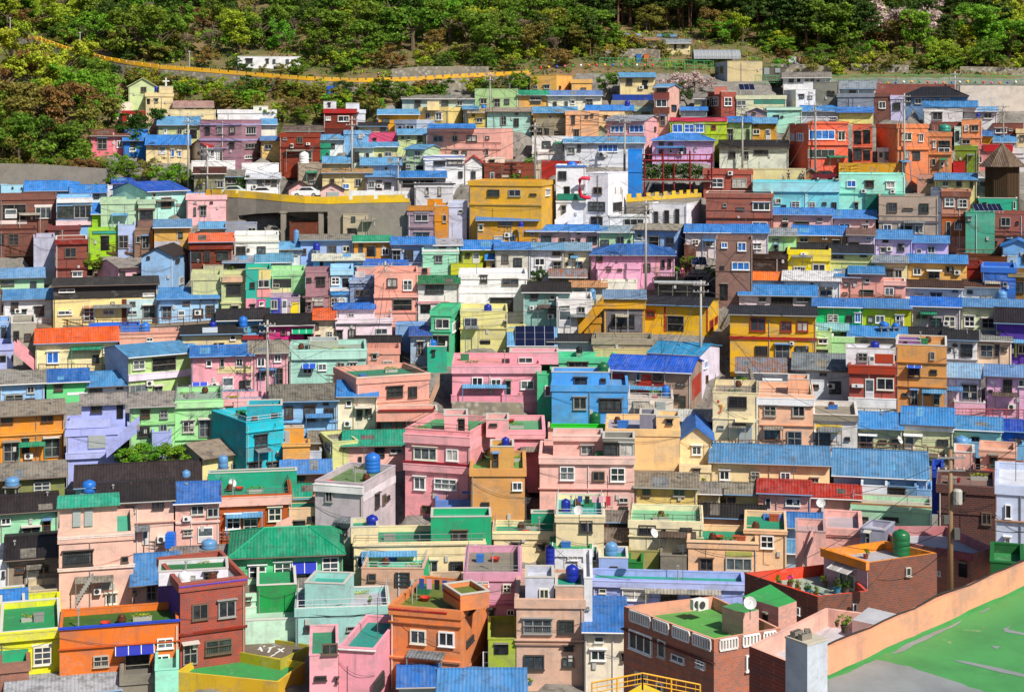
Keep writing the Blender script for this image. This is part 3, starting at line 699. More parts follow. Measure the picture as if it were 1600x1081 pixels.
F 45,180 -,402,455 6a665c 7a766a|s52,405,32,40 s118,408,30,26|grey block wall hut with pink shutters
@A3
G 640,760 205,222,250 dfe4ea 8098c0|o670,228,30,18|blue and white garden shed on the hillside terraces
G 770,870 228,245,270 e8e0d8 b07850|k800,250,30,14|rust roofed garden shed on the hillside terraces
G 870,975 208,222,236 f0f0f0 7aa0d8||white garden shed with pale blue roof on the hillside terraces
F 560,600 -,265,305 e8b030 d0a030||small yellow cabin beside the hillside garden pine
F 740,770 -,325,350 3a70c0 4080d0||small blue crate shed by the garden fence
F 785,812 -,325,350 e87830 d07030||small orange crate shed by the garden fence
@B1
F 640,670 -,190,240 d8d8e0 d0d0d0||slim white hut at the end of the grey retaining wall
F 5,218 -,188,250 a8d8f0 70b0e8|k70,198,10,8 k125,200,8,8|flat pale blue house front at the picture edge above the brick house
G 150,470 165,225,262 a8d4ec bl||pale blue house with a long vivid blue roof
G 420,630 190,238,268 d8e8f0 bl|k560,248,30,16|pale house with a blue roof next to the turquoise gable
F 0,335 -,250,445 7e4636 6a4a3a|o15,305,140,88 D30,330,70,55 w210,318,95,68 v0,398,160,22:f0dcd8 v205,305,105,12:f0e8e8|red brown brick house with a dark recessed balcony
F 338,548 -,258,458 8cc0f0 b8d4f0|k342,312,95,72 k440,312,105,72 v342,265,205,28:e8e4e8 v338,398,210,28:f0d0d4|sky blue house with a fully glazed upper floor
G 548,672 298,362,450 9ccc10 bl|o618,375,52,65|lime green house with a slanted blue roof
F 525,700 -,458,590 a0d010 80b020|o600,490,50,85 v555,462,150,14:3aa898|lower lime green house behind the brown boardwalk railing
F 702,805 -,425,588 b0c0e8 a0b0d8|d705,485,60,80|lilac blue house front behind the boardwalk railing
F 600,820 -,275,455 b4cfae a8bfa0|v640,300,6,120:a0b898|faded green blank walled house with a roof slab
F 823,922 -,275,452 b4cfae a8bfa0|k832,340,80,55 v823,328,99,10:806058 v823,398,99,40:8a6a62|faded green house front with mauve framed window
F 800,912 -,457,588 8a7060 806858|d845,488,45,78 v893,460,18,100:e08030 k810,490,25,40|brown house front with an orange stripe on the boardwalk
G 670,795 150,182,220 a8c8e8 db||small house with deep blue roof behind the turquoise gable house
G 672,868,1112 172,230,365 b8ece4 db|k958,262,60,60 v945,255,85,5:ffffff w905,238,20,22 k1045,298,35,10|pale turquoise gabled house with a deep blue roof by the road
F 1112,1345 -,250,382 f4bcc0 e8a8a8|d1190,310,40,62 k1155,285,16,10 k1250,285,18,10 k1153,320,14,48|pale pink flat house below the yellow crenellated road wall
G 1112,1240 228,245,250 e8d8d8 bl||small blue roof house peeking behind the pale pink flat house
F 0,215 -,448,592 7a4030 6a3a30|d50,478,62,68 k0,482,25,58 v0,445,215,10:5a3028|brick lower house with a dark door on the boardwalk
F 288,475 -,430,500 7a2a26 6a2a26|k330,445,24,30|dark maroon box house above the brick red house
F 200,328 -,500,682 b8b8cc a8a8b8|v262,505,4,170:a0a0b4|plain lilac grey metal sided house
F 331,518 -,512,742 8a3828 a04030|k385,560,70,58 v331,512,187,28:8a2c24 v331,682,187,8:5a201c w430,705,60,28|brick red house with single pale window
G 918,1135 395,442,600 d8aa60 6a9ad0|k1062,470,26,30 v918,522,155,38:c0bcc8|tan house with a light blue roof and lilac lower wall
G 1190,1340 410,447,480 c0b8a8 sb||low house with pale blue roof behind the orange roofed house
F 1340,1530 -,418,475 9aa0b0 3a84d8|k1475,440,48,28|grey metal shed with a blue edge
G 1130,1388 478,528,700 7a3828 ef7040|k1140,585,60,55 d1215,580,35,65 k1290,585,70,50 v1130,532,255,38:803424|dark red timber house with a bright orange roof
F 1395,1660 -,485,655 f0f0ea e8e8e8|k1405,552,58,48 k1530,552,52,46 k1470,565,16,14 v1395,520,265,10:d8d8d0|white flat roofed house with two dark windows
X 842,1030,1120 562,612,800 9cc4f0 3a302e|k875,610,18,16 k1042,628,22,18 k1065,735,25,40|light blue gabled house with a black roof
G 580,705,1028 632,682,800 f0b8c8 98908a|k715,702,30,28 b885,690,35,28 o788,715,70,25 b950,722,50,78|pink house with a worn grey slate roof and wooden doors
G 0,262 685,742,810 b8e0b8 6fa0dc|k10,757,75,28 k180,762,38,42|pale green house with flaking blue roof above the white house
G 22,315 810,870,985 f0eef0 5a9adc|b65,885,45,35 k68,932,90,50 k205,912,58,52 v190,905,85,6:e8e0e0|white house with a light blue roof by the brown walkway
G -20,45 815,875,970 f0c8b0 6a4a3a|k10,900,20,40|pink beige house at the picture edge beside the white house
G 318,940 740,784,1000 f0dc9c 403c3a|v318,786,620,76:3a3836 w350,805,95,20 w850,830,68,18 w345,935,85,24 w612,932,68,26 d498,912,70,85 k658,882,25,16 k490,940,8,30 v755,866,183,134:bcd8dc v725,866,28,134:6a3a28 k772,880,35,24 k760,935,55,22 d850,900,75,80 h495,905,80,12:a07858|long cream house with a charcoal shingled upper floor
G 940,1300 800,864,985 a8d0f4 4a90e0|d965,905,58,75 D1060,932,40,48 d1225,902,55,68 k1150,922,60,48 k1090,880,40,20 v948,896,90,6:ffffff|baby blue row house with a bright blue roof on the walkway
F 1140,1316 -,725,960 c8cc9c b8bc98|k1150,900,0.1,0.1|pale olive plain walled house
F 1318,1460 -,730,965 c4cf9c c4a888|k1348,780,88,62 v1325,732,135,32:e0b898 k1305,925,40,20 d1380,902,40,55 v1318,885,142,8:d8d8a8|pale green house with tan parapet and barred window
F 1210,1330 -,665,724 c0bc9c b0a888||weathered concrete rooftop block behind the olive wall
G 1330,1600 595,650,690 8a8a80 9098a8|o1370,655,180,25|grey house with a wide sloping metal canopy roof
F 1463,1612 -,690,975 3cb0a0 d0c070|k1488,765,30,34 w1535,750,70,48 v1540,692,72,56:e8d890 v1530,802,82,52:f4a0a0 v1463,862,60,110:f0a0b0 v1530,866,50,100:e84890 k1490,900,28,70 w1543,880,30,28 k1542,915,28,28|house painted in teal, cream and pink mural patches
@B2
F 92,293 -,700,855 a4dca0 b8d8b0|v85,745,125,52:3a3a3a w95,775,45,22 v85,802,120,50:ece0a8|light green house with a black clad balcony
F 65,262 -,857,965 b8a0b8 b0a0b0|v68,860,80,105:4048a8 w88,870,40,55 D155,870,30,85 v205,885,55,78:f0d840|house front painted blue, cream and yellow under the light green house
F 295,445 -,708,935 a8808a a88088|k360,738,52,48 k303,738,28,24 k345,858,60,45 d305,880,25,50 v268,848,178,8:907078|mauve two storey house with dark barred windows
F 446,575 -,690,930 a0d0f4 98c0e8|g448,735,50,45 o515,742,35,58 v446,692,129,30:b0e0ff v446,797,129,20:e8f0ff v446,822,129,18:4a98e0 g446,858,40,48 g492,858,40,48|light blue two storey house with white grilled windows
G 340,640 600,637,690 88c4f0 d8d8c8|w445,642,30,18 o380,642,20,44|baby blue house with a cream corrugated roof
G 200,445 678,698,705 98c8ec sb||low pale blue shed roof behind the light green house
G 90,270 528,572,610 e0e8e8 sb|k150,580,100,25 t240,545,32,90:sb|pale house with a blue roof and two tall tanks
F -60,118 -,490,600 f0f0ea e0e0e0|k5,555,50,38|white house end next to the flat white house
G 0,215 598,650,690 d0e0e8 5a9ac8||house with a wide slate blue canopy roof
G 595,900 632,670,676 e8a898 2468d8|k610,672,40,4|house with bright deep blue roof between baby blue and mint houses
F 600,1045 -,680,710 eaa8a0 d89890|k990,682,30,26|low salmon house under the deep blue roof
F 560,703 -,760,935 8a9cc0 98a8c8|k590,810,50,38 k640,810,40,38 v560,750,143,22:a8b8d8 d600,870,40,60 v590,700,60,40:d0c8c8|blue grey house with a cluttered railed terrace
F 705,963 -,708,1005 f0ac9c e09888|k780,742,62,52 w875,752,56,62 o815,868,112,62 v705,838,258,18:f4b4a4 v705,940,258,8:e8a090|tall coral pink house with an open stairwell
G 965,1208 738,775,1005 eae4e0 147848|k1008,778,110,52 o980,897,60,52 v965,880,180,12:e0a0a8 v962,772,246,6:4a80c8|white house with a dark green sloped roof and laundry
F 1210,1612 -,718,942 f4f4f6 e0e0e4|k1465,742,98,40 k1335,727,42,40 k1395,862,135,76|modern white angular house with a roof light
F 1170,1400 -,885,940 60c8a0 58b898||mint green flat roofed block in front of the modern white house
G 265,583 485,517,600 9ab8ec gy|k275,565,25,33 k425,547,55,48 w515,550,45,34 t360,575,42,42:db|periwinkle blue house with a long grey roof
G 583,806 492,527,612 e09a48 gn|k612,532,25,66 o660,552,55,58 w748,562,42,42|orange brown house with a vivid green roof
G 807,1060 500,544,640 98b4e4 bl|d812,572,50,66 k882,572,55,62|light blue house with bright blue roof beside the green roof
G 1062,1225 510,547,640 a8b4cc b0b0bc|k1090,560,40,50 D1150,560,30,70|grey blue house with a pale grey roof
F 992,1205 -,572,702 a4e0c4 e0e8e0|k1065,610,45,38 v992,572,213,12:f0f0f0|mint green cube house with a white parapet
G 1225,1455 520,574,660 b8c040 bl|D1290,592,40,58 k1245,592,30,24|yellow green house with a blue roof and white door
F 1160,1350 -,655,710 c8cc40 b0b040||low yellow green terrace wall block in front of the yellow green house
G 1370,1620 590,634,700 d8b878 3088e8|k1400,650,80,40 k1520,650,60,40|beige house with a bright blue awning roof
F 518,750 -,362,480 b8ac94 a8a090|k568,375,24,28 k690,365,26,26 o545,445,55,35|old beige stone house under the ramp wall
+G 500,745 328,362,363 b8ac94 3a80d8||
F 200,368 -,412,480 6a3828 8a9098||brown rusted tin shed under the concrete ramp
F 905,1060 -,340,500 9a8490 d8a838|k945,355,80,48 k945,470,90,28 v905,310,150,30:d08a20 v915,315,130,12:f0e8d8 v905,440,155,8:806c78|mauve cafe front with an ochre sign board
F 1062,1145 -,310,500 d08a20 c08020|w1110,365,24,45|ochre tower wing of the mauve cafe
+F 1020,1110 -,270,310 d08a20 c08020||
F 1147,1255 -,295,460 c4cce8 b8c0d8|k1205,335,28,20|pale lilac wall house between the ochre tower and the big yellow building
F 945,1172 -,178,290 d4d4dc 3a3a44|k1008,198,22,52 k1083,198,20,52 v945,178,240,8:30303a|modern pale grey house with two tall slit windows
F 1268,1700,1775 -,168,530 e4b048 d8a848|k1378,215,72,40 k1505,215,72,40 k1630,238,40,10 w1722,215,24,36 v1268,300,432,8:eabb58|very large mustard yellow building with a plain upper floor
G 1315,1680 365,400,530 d49820 4a8ce0|w1325,425,28,32 k1445,402,80,28 w1415,490,65,36 w1505,485,38,42 t1578,434,32,26:db|ochre house with a blue roof in front of the big yellow building
F 1358,1660 -,58,165 8e4a38 7a4a3a|w1393,112,25,44 v1428,118,150,38:5a3018 v1465,128,40,14:c8b8a0|brown tiled house with a timber balcony above the big yellow building
G 395,690 100,118,210 e8d49c c09860|k440,150,28,28 u515,180,40,30 k590,150,36,44|cream house with rusted roof behind the white painted wall
G 655,850 108,142,222 e8e4f0 5a98e0|k670,170,36,34 b715,160,36,55 k765,175,40,30|white house with pale blue roof and brown door
G 838,1130 108,145,222 c8c0c0 2c84e4|o870,160,200,40|house with vivid blue roof beside the tall flag pole
F 250,395 -,60,190 a89888 988878|k310,110,50,20 k320,165,30,18|weathered grey brown house below the round white tank
X 195,330 170,210,262 e8b8b8 4a3030|k250,235,30,20|small pink house with dark maroon gables by the road
X 385,520 180,215,265 f0c4c0 4a3030|s420,228,75,36|pink garage house with maroon gable and grey shutter
G -60,142 120,152,240 eef0f2 e0e4f0|k5,155,40,30 k55,155,30,25 k92,155,32,35|white roadside house with three dark windows
F -85,136 -,62,122 f2f2f4 e0e0e4||long blank white wall building above the roadside
@B1
G 1155,1340 84,122,230 8a8a70 5a3020|k1175,165,30,40 k1290,165,40,40|old grey house with brown eaves and two small yellow gables
G 1320,1455 102,140,190 9a9a88 gy|k1350,150,60,30|grey house with slate roof behind the roadside tree
@B3
F 262,438 -,72,420 eef0f6 e0e4ec|k275,105,50,50 o310,198,35,42 d295,308,28,70 v275,240,165,36:208a70 v262,72,178,8:3a80d8 v262,283,175,8:ffffff|white rounded house with a blue pergola and teal balcony
F 440,572,690 -,118,430 f0f0f8 e8e8f0|k485,200,52,40 k455,287,100,55 k470,375,70,52 k600,290,50,48 v612,200,6,40:b0a890 v645,200,6,40:b0a890|tall white angular house with a red pipe frame on its corner
F 690,775 -,-20,245 2f86e0 4a98e8||tall plain vivid blue wall house beside the red steel frame
F 580,815 -,372,432 e8ecf4 d8d8e0|k665,388,120,40 v580,368,235,8:ffffff|low white annex with a long dark window under the black railing
F 818,1040,1118 -,300,430 f2f2fa e8e8f2|k845,345,26,72 k908,338,28,80 k972,330,25,88|white slatted building with three tall blue slots
F 1140,1432 -,100,250 b44a32 a86040 dd=1.2|w1180,147,78,55 w1310,147,88,56 c1285,105,30,24|upper rust orange brick block with planters on its roof
F 1155,1552 -,238,442 a05038 7c4030|w1432,292,104,46 v1155,240,80,20:e0d0c0 v1250,240,84,20:e0d0c0 v1348,240,180,20:e0d0c0 k1335,320,50,16 k1255,297,22,20 w1430,407,90,28 v1155,385,397,6:502820|large dark brown brick house with white balustrade panels
G 88,348 428,464,530 e0b4b0 bl|k175,492,60,36 k280,500,36,28 k120,510,25,16 k110,470,22,16|dusty pink row house with blue roof near the mustard building
G 348,515 428,466,540 e0b4b8 bl|k445,492,60,42 k352,510,20,18 k385,510,22,18 k385,470,25,14|dusty pink row house with two small high windows
G 515,720 435,470,548 b0dcb0 8aa0b0|k528,512,50,34 k622,497,44,38 k690,512,16,16|light green row house with a pale slate roof
G 720,985,1045 425,460,570 9cbcec a09888|k745,480,28,22 o815,495,68,56 k915,500,50,40 v725,515,65,8:ffffff|light blue row house with a grey brown roof
G 1030,1295 425,472,600 e4d8dc bl|g1070,512,42,36 g1150,514,60,40|pale pink white house with a blue tin roof beside the brown tower
G 1297,1525 425,474,610 e4d8dc bl|g1435,537,50,30|pale pink white house with a blue tin roof behind the brown tower
F 1212,1432 -,515,885 8c6458 7a5a50|u1245,528,38,34 u1342,528,52,52 u1308,645,106,48 k1240,668,24,18 o1240,775,45,95|slim brown brick tower with bright blue windows
G -100,105 532,572,715 d8d4c8 bl|k-60,600,40,50 k10,620,50,60|beige house with bright blue roof west of the pale lilac house
G 105,305 535,577,715 e8e8f0 6aa4dc|w135,622,60,44 k240,582,50,26 d245,640,50,60|pale lilac white house with a light blue roof
G 305,468 535,580,700 f0e8c8 7aa0c8|k338,602,25,22 k318,645,14,18 d380,640,40,48|cream house with a weathered blue grey roof
H 468,968 545,607,740 f0b0d0 2a64b8|b500,612,40,32 b500,665,40,42 b785,652,40,46 b888,634,22,46 b928,632,20,46 v855,610,6,120:e0a020|pink house with a deep blue hipped roof and orange window frames
F 505,762 -,660,760 f4b4d4 e8a8c8|k565,677,24,22 b630,685,25,12 t670,655,54,68:bl|pink block with a large blue tank in front of the hipped roof
G 225,440 690,737,770 7a7468 ro||low shed with a rusted orange and blue tin roof
G 65,345 770,827,1000 8cb4b0 bk|k110,840,45,26 k225,842,30,28 c105,905,28,22 c140,905,28,22 v70,930,120,10:d0e0e0 k215,905,45,60|grey green house with black roof and two outdoor units
G 345,560 762,797,860 e8e0c8 c89060|k368,810,46,44 t478,868,44,62:sb|cream rooftop room with a tan roof and blue tank
F 530,745 -,765,830 f0ece0 e0dcd0||plain white wall house behind the cream rooftop room
F 265,478 -,868,1060 ece8e8 e0d8d8|k285,905,60,16 D280,932,70,98 k390,910,45,38|white lower house with a grey metal door
G 545,792 825,864,1065 dca428 7f9cc8|v562,930,215,132:74727a k595,955,135,78 v545,872,247,50:e0a81c|mustard house with a grey shop window front
F 395,530 -,980,1065 c8901c d09a28||ochre staircase block beside the mustard shop
G 785,1165,1230 865,910,1060 e8b830 2c2c34|R800,937,52,36 o925,967,98,88 R1175,990,18,56 R1205,970,14,38 v905,912,10,148:b83020 v1158,912,8,148:b83020|bright yellow house with red trim and black roof
F 850,1148 -,758,862 2a2624 4a4038|v850,758,298,12:d8dce4 o870,778,260,80|dark open garage under the planted deck
F 1025,1090 -,545,660 6a4030 6a4030||small brown timber screen block beside the pale pink house
F 1436,1640 -,600,705 3a2a24 4a3a30||dark timber screen wall with lamp posts behind it
@B4
F -100,300 -,95,172 e4d4a0 d8c8a0||long cream walled terrace building above the cyan house
F -10,500 -,170,338 80d4e0 a0dce4|w118,268,36,28 k155,305,30,18 d215,285,50,45 d318,288,40,42 k400,290,25,14 k455,290,30,42 v-10,172,510,56:a4e4ee v300,230,14,100:a4e4ee|cyan house with a broad pale parapet
F 500,892 -,125,338 a8f0dc c8f0e0|u545,160,55,40 b655,165,52,36 w780,168,52,38 d590,290,25,45 c632,212,30,22 c805,215,30,22 v500,236,392,7:90e0cc|mint turquoise house with three framed upper windows
F 498,882 -,58,112 d8a020 d8a020||mustard roof terrace with railings above the mint turquoise house
X 300,365 92,115,170 a87850 8a8a90||tiny tan wooden hut beside the mustard terrace
F 655,735 -,250,345 2a7868 3a8878||dark teal side wall next to the taupe house
F 736,1088 -,255,490 b8a494 a8a0a0|k788,292,58,55 k978,297,55,55 k880,325,60,10 w762,422,50,35 w950,427,50,48 o868,430,65,36 v736,402,352,12:787078|taupe two storey house with barred windows
G 1072,1318 120,160,280 f4e8a0 4a94dc|k1115,165,35,30 k1198,168,30,28 k1278,168,20,38|pale yellow house with a blue tin roof below the gazebo
F 965,1070 -,130,215 d09888 c08878|k1030,155,25,22|salmon brown block behind the pale yellow house
F 1320,1475 -,150,252 f0f0f0 b0c0e0|k1340,170,40,26 v1320,195,155,40:9098a8|white house with a grey balcony beside the gazebo
F 1110,1280 -,225,495 c89078 8a5a48|g1128,264,58,52 g1205,272,58,50 v1110,227,170,30:8a5848 v1110,372,170,8:8a5040 v1110,382,170,110:b06030 k1135,405,30,85 w1185,405,45,48|pinkish brown house with a burnt orange ground floor
F 1045,1108 -,215,485 6a7488 7a8498||slate blue side house beside the pinkish brown house
F 1252,1426 -,350,568 58b094 50a890|k1265,377,22,22|plain sea green house with a roof solar panel
F 1428,1680 -,360,570 a05040 905040|k1462,380,58,52 k1555,402,14,16 k1420,525,20,16 v1428,486,250,8:704030 d1500,505,30,60|red brown brick house next to the plain sea green house
F 1325,1560 -,265,352 40b898 48b898|k1355,290,24,20 w1535,285,15,45|teal upper house with a square chimney
+F 1470,1510 -,225,267 30c0a0 30b090||
G 108,460 328,367,440 f0b8b0 3a80e0|g162,380,34,22 g368,384,34,22 o232,405,90,28 k160,420,34,18|pink row house with blue roof under the cyan house
G 462,718 340,387,450 f4c4c0 3a80e0|w500,417,65,26 w655,397,20,16 w640,427,35,22|pink row house with blue roof under the mint turquoise house
G 70,245 448,490,600 a8e4b0 98a0a8|k100,507,40,10 d110,540,28,50|small green house with a grey roof beside the yellow house
G 222,545 432,489,550 f4b888 2c84e8|k265,500,50,28 c400,495,30,16 d460,512,40,34|peach house with a very bright blue roof
G 548,712 448,487,610 dccce8 7a5850|u660,497,32,18 k560,530,60,20|pale violet house with a brown roof
G 714,933 458,510,610 d8c4f0 4a90e0|k758,510,35,18 k848,537,40,42 w745,560,30,32|violet row house with light blue roof and dark window
G 935,1150 492,532,605 dcc4f0 4a90e0|k1025,550,45,42 w960,567,30,28|lower violet row house at the end of the blue roofs
F 195,447 -,575,705 f4e010 e8d010|w342,657,75,42 w230,672,40,22 w268,677,30,22 v195,607,252,32:f8e020 c270,590,40,14|canary yellow house with a bulging balcony
+G 195,430 535,566,576 e0c820 2a2a2c||
G 440,700 545,597,705 d8dc90 2a2a30|k455,602,75,28 k625,605,40,10 v440,640,260,10:e0e4a0|pale lime house with a black roof beside the canary yellow house
G 700,905 610,652,745 f0e4b0 8a98a8|k830,692,45,48 k765,692,55,56|cream house with a patchy grey blue roof
G 905,1260 605,652,750 f8c070 3a84d8|w940,682,48,40 d1030,692,70,52 k1135,672,45,40 h1022,688,90,10:f0f0f0|light orange house with a bright blue roof
F 1262,1345 -,655,752 8a3028 8a3028||dark red walled house beside the light orange house
F 1350,1550 -,680,860 3a74d0 5a94e8|k1475,765,25,25 v1440,755,110,6:2a50b0|strong blue block house with a flat top
F 1470,1560 -,612,662 a8d0f4 90c0f0|k1525,635,10,14|white blue box on the strong blue block
X 1470,1660 515,552,660 7ab4f0 2f80e0|k1590,600,20,50|sky blue gable house at the picture edge
F 1205,1500 -,612,662 6a3c20 6a4028||dark brown timber deck block with a railing
F 1508,1640 -,715,870 9a7440 8a7050|k1540,762,60,66 v1508,715,130,20:a8966a|tan brown house with a big dark window at the picture edge
G -70,190 708,755,790 f4f0f0 f47820||white house under a flat bright orange roof
G 165,505 703,760,850 eeeef0 e0e0e6|k385,812,75,34 h375,795,90,10:3a3a3a k330,770,15,14|white house with a chalky white roof
G 480,620 695,737,840 eca89c 3a84d0|k525,767,28,22 k520,825,30,14|salmon house with a small blue roof and tiny windows
G 560,765 675,717,850 eca89c 3a84d0|k652,745,30,22 o625,812,80,34|salmon house with a higher blue roof and dark porch
F 700,895 -,760,852 f0b0a4 e0a094|w770,797,55,46 v700,760,195,24:f4bcb0|salmon terrace house joined to the blue roofs
G 885,1235 758,802,862 eaecf4 4a342c|k950,830,50,24 k1040,824,75,34 k1170,807,40,22|long white house with a dark brown roof
G 1237,1455 755,797,867 eceef0 5a3a2c|k1260,812,35,22 k1345,842,60,20 t1468,860,60,44:sb|white mint house with a brown roof
G -95,365 785,847,915 f0dce4 3a8ae0|k20,855,45,28 k95,855,130,45 k245,855,85,26|pale pink house with wide blue porch roof above the black roof
G 345,628 868,914,1050 3cd888 3a84e0|d430,957,65,48 k540,962,40,42 u592,950,36,54|emerald green row house with a blue roof
G 630,928 868,922,1045 c0c838 4a8cd8|k670,967,35,38 w715,962,55,46 w835,962,50,68|olive yellow row house with a blue roof
G 930,1222 858,912,1050 b8b0bc 1c6ee0|k950,955,75,24 d1040,977,70,68 g1125,967,65,64|mauve grey row house with a vivid royal blue roof
G 1227,1600 870,917,1045 e4ecc0 5a94d8|g1245,967,62,62 d1350,977,75,60 k1440,960,55,24|pale lime row house with a long faded blue roof
@C1
F -20,65 -,50,190 8ab0e0 8ab0e0|k8,70,30,110|blue tiled stair tower at the picture edge
F 66,212 -,55,250 a8a498 989488|k80,102,35,82 b145,117,42,42|grey plastered house beside the orange roofed house
F -20,80 -,185,300 b0b8ec a8b0e0|o0,250,35,38 o70,250,8,38|lavender terrace block with dark openings
G 212,700 88,172,315 f4e6b0 f0601a|u278,228,72,68 d550,245,40,55 v380,217,165,8:b8b090 w615,197,45,36|cream yellow house with a brilliant orange roof
F 530,835 -,75,150 3a70d0 4a80e0|t865,105,58,52:bl|flat cobalt blue walled block behind the orange roof
F 712,1070 -,110,200 eeb4a0 a08078|w872,144,38,20 c935,170,40,22 v712,112,358,8:d89888|long peach house with a flat weathered roof
G 1080,1440 72,122,205 e0d0a0 2c2a2c|w1370,127,32,30 v1205,82,90,45:c8d4e0 k1280,180,50,14 t1267,78,44,30:db|cream house with a black gable roof and rooftop tank
G 1070,1245 115,172,195 58a890 9a9484||green house with a pale slate roof
G 1295,1600 -25,40,125 6ab0d0 2c2a30|k1500,75,40,25 t1447,80,52,62:bl|turquoise house with a black roof and a big blue tank
F 1440,1595 -,128,185 7ab0e0 8898b0|v1445,128,148,24:b02030|blue house with a crimson awning strip
G 622,765,1140 190,262,475 b8d890/b8c4e0 5a9fdc|w790,277,72,55 o905,262,140,75 v765,347,375,38:e8dcf0 k765,422,115,46 d915,427,50,43 k1030,442,40,22 D1085,422,35,48|lime and lilac clapboard house with a balcony and blue roof
G 1080,1145 185,248,262 a8a8b0 4080d8||narrow blue roof link between the clapboard and pink houses
G 1138,1505 192,252,468 f4a8b4 2f7fe0|w1228,277,32,36 w1405,265,40,46 k1310,268,25,48 D1325,377,65,86 w1235,420,30,28 d1425,397,30,48 w1460,397,32,36 v1295,312,210,42:e8d8a0 h1145,407,90,30:2a50c8|rose pink house with a blue roof and cream balcony band
G 1507,1712 172,234,440 f0b0c0 a09888|w1530,262,48,52 k1530,357,48,28 w1632,240,42,46 d1635,322,50,98|pink house with grey slate roof beside the pole
G 0,265 345,417,540 98c4f0 98948c|k160,432,45,40 k30,480,110,50 k150,502,60,28 v15,470,140,6:c0d8f8|sky blue house with a mottled grey roof at the picture edge
G 277,525 332,407,500 6cd088 2a6cc8|b322,427,52,32 v400,467,115,16:e8e8f0|green house with a dark blue roof
G 527,755 345,432,475 e8e8f0 4a94dc|k535,447,75,28 k690,432,45,20|white house with a sky blue roof beside the green house
G 0,380 530,602,885 e89840 988c7c|b5,612,72,42 b245,602,72,42 d20,760,95,118 d262,735,95,118 o130,740,45,90 v0,700,380,20:e8a050|orange two storey house with an old mossy slate roof
F 395,770 -,685,890 b0b8f4 b0b8f4|s525,717,105,82 o710,740,60,66 v395,820,375,36:b8c0f8 v395,630,260,50:b8c0f8|lavender blue house with a diagonal outside staircase
+G 485,745 480,537,686 aeb8f4 98908c dd=0.9|k540,542,68,46 o695,535,38,88|
F 905,1020 -,705,825 a8b4ec a0ace0||small lavender block beside the big green bush
G 772,1040 470,552,780 a4dc98 98908a|b835,570,58,48 k952,574,48,46 k820,670,72,62 k950,654,45,46 v775,657,265,6:90c888|leaf green house with a rusting slate roof
F 1042,1325 -,510,750 a4e0a0 98b8a0|w1088,637,70,68 d1185,625,70,108 v1042,522,283,36:b8ecb0 v1042,747,213,4:98d890|mint green house with a thick pale parapet
F 1327,1590 -,510,615 f0b0b8 a0a8c0|k1345,547,45,46 v1395,517,195,40:f4c0c4|pink flat roofed house beside the turquoise tower
G 1120,1505 462,500,512 f0b0a8 8a9cc0||house with a long grey blue slate roof behind the mint green house
F 1258,1465,1688 -,650,945 10bcd0/12a8b4 60c8cc|k1515,722,75,66 k1475,885,80,48 v1466,692,222,6:20c8d8 k1590,885,60,48 t1540,632,40,46:db|turquoise two storey house with a blank teal side
+F 1470,1680 -,545,652 10a8bc 60b8c0 dd=2.6|k1618,590,36,18|
G 1030,1205,1440 770,864,950 e8dca0/a8a49c 988878|d1375,890,40,55 t1328,918,60,74:sb|cream house with a brown grey roof and grey gable wall
G 10,385 885,977,1075 8a9058 8c8478|d200,1000,100,70 v200,985,100,12:5a6060 t72,1022,84,50:sb|mossy olive house with a patched slate roof
G 450,1190 890,1017,1075 a8e0e0 3a3030|k1010,987,40,38 t530,1062,84,70:bl t1108,1006,52,74:sb|pale aqua house with a wide dark charcoal roof
@C2
F 1042,1160,1215 -,-17,235 58c898 30a878|w1068,30,85,58 w1168,38,44,56 v1042,100,118,8:68d8a8 o1050,130,100,90|sea green two storey house with white windows
F 1217,1497 -,-12,180 e4dc98 c8c8a0|k1238,24,82,56 v1330,92,167,60:d0c890 o1335,160,60,20 v1217,85,280,8:d8d090 t1380,-16,46,40:db|pale olive house with a projecting balcony
F 1497,1600 -,90,180 d8d090 c0b890|d1462,40,30,50 o1510,120,60,50|olive lower annex beside the solar roof
G 60,343 5,70,190 e83890 241e1e|k150,88,26,36 k115,155,30,30 h215,85,125,30:18a070 v285,120,55,70:201818 v205,150,12,38:f0c030|magenta house with a black roof and green awning
G 345,472 -25,38,150 f0e4c4 f0641e|k355,55,20,34 d420,105,36,48 k355,125,30,24|cream house with a bright orange roof beside the magenta house
F 475,810 -,28,145 f0dce8 e0ccd8|k480,102,36,44 k550,92,40,50 k712,88,70,34 v475,30,335,28:f4e4f0|pale pink white house with a curved parapet
+G 470,705 -60,-30,30 ecdce8 2f70d8|k548,-5,36,28 k478,-5,18,30|
G -40,190 165,232,430 f0b4c0 98908a||pink slate roofed cottage partly behind the pole
F 200,655 -,215,415 a8d8cc a0b0a0|h278,297,78,24:2a58c8 w278,320,55,36 w370,297,50,40 w480,290,48,44 w555,292,45,40 v215,218,440,52:b8e4d8|long mint house with four windows and blue awning
+F 322,490 -,162,216 a8b0a0 3a88d8||
G 590,860 135,190,205 6a5a50 2a2626||old house with a sagging black roof
F 655,855 -,210,310 e0a090 c89080|k690,240,30,30 d755,280,60,30|salmon house with pale balcony wall below the black roof
F 830,1020 -,70,140 88b0e0 90a8c8||blue mosaic painted terrace wall block
G 920,1040 90,132,250 a0b8d0 2458b8|d960,160,40,90|blue grey shed with a dark blue roof beside the sea green house
F 1020,1135 -,195,320 38b090 40b898|k1050,220,16,30 t1050,192,52,36:bl|small teal outbuilding with a blue drum on top
G 85,485 425,520,720 98c8f4 7a7468|b172,550,50,70 b285,550,70,90 b400,515,32,26 k405,560,60,60 v160,640,325,8:88b8e8|sky blue house with a dark mossy slate roof and brown doors
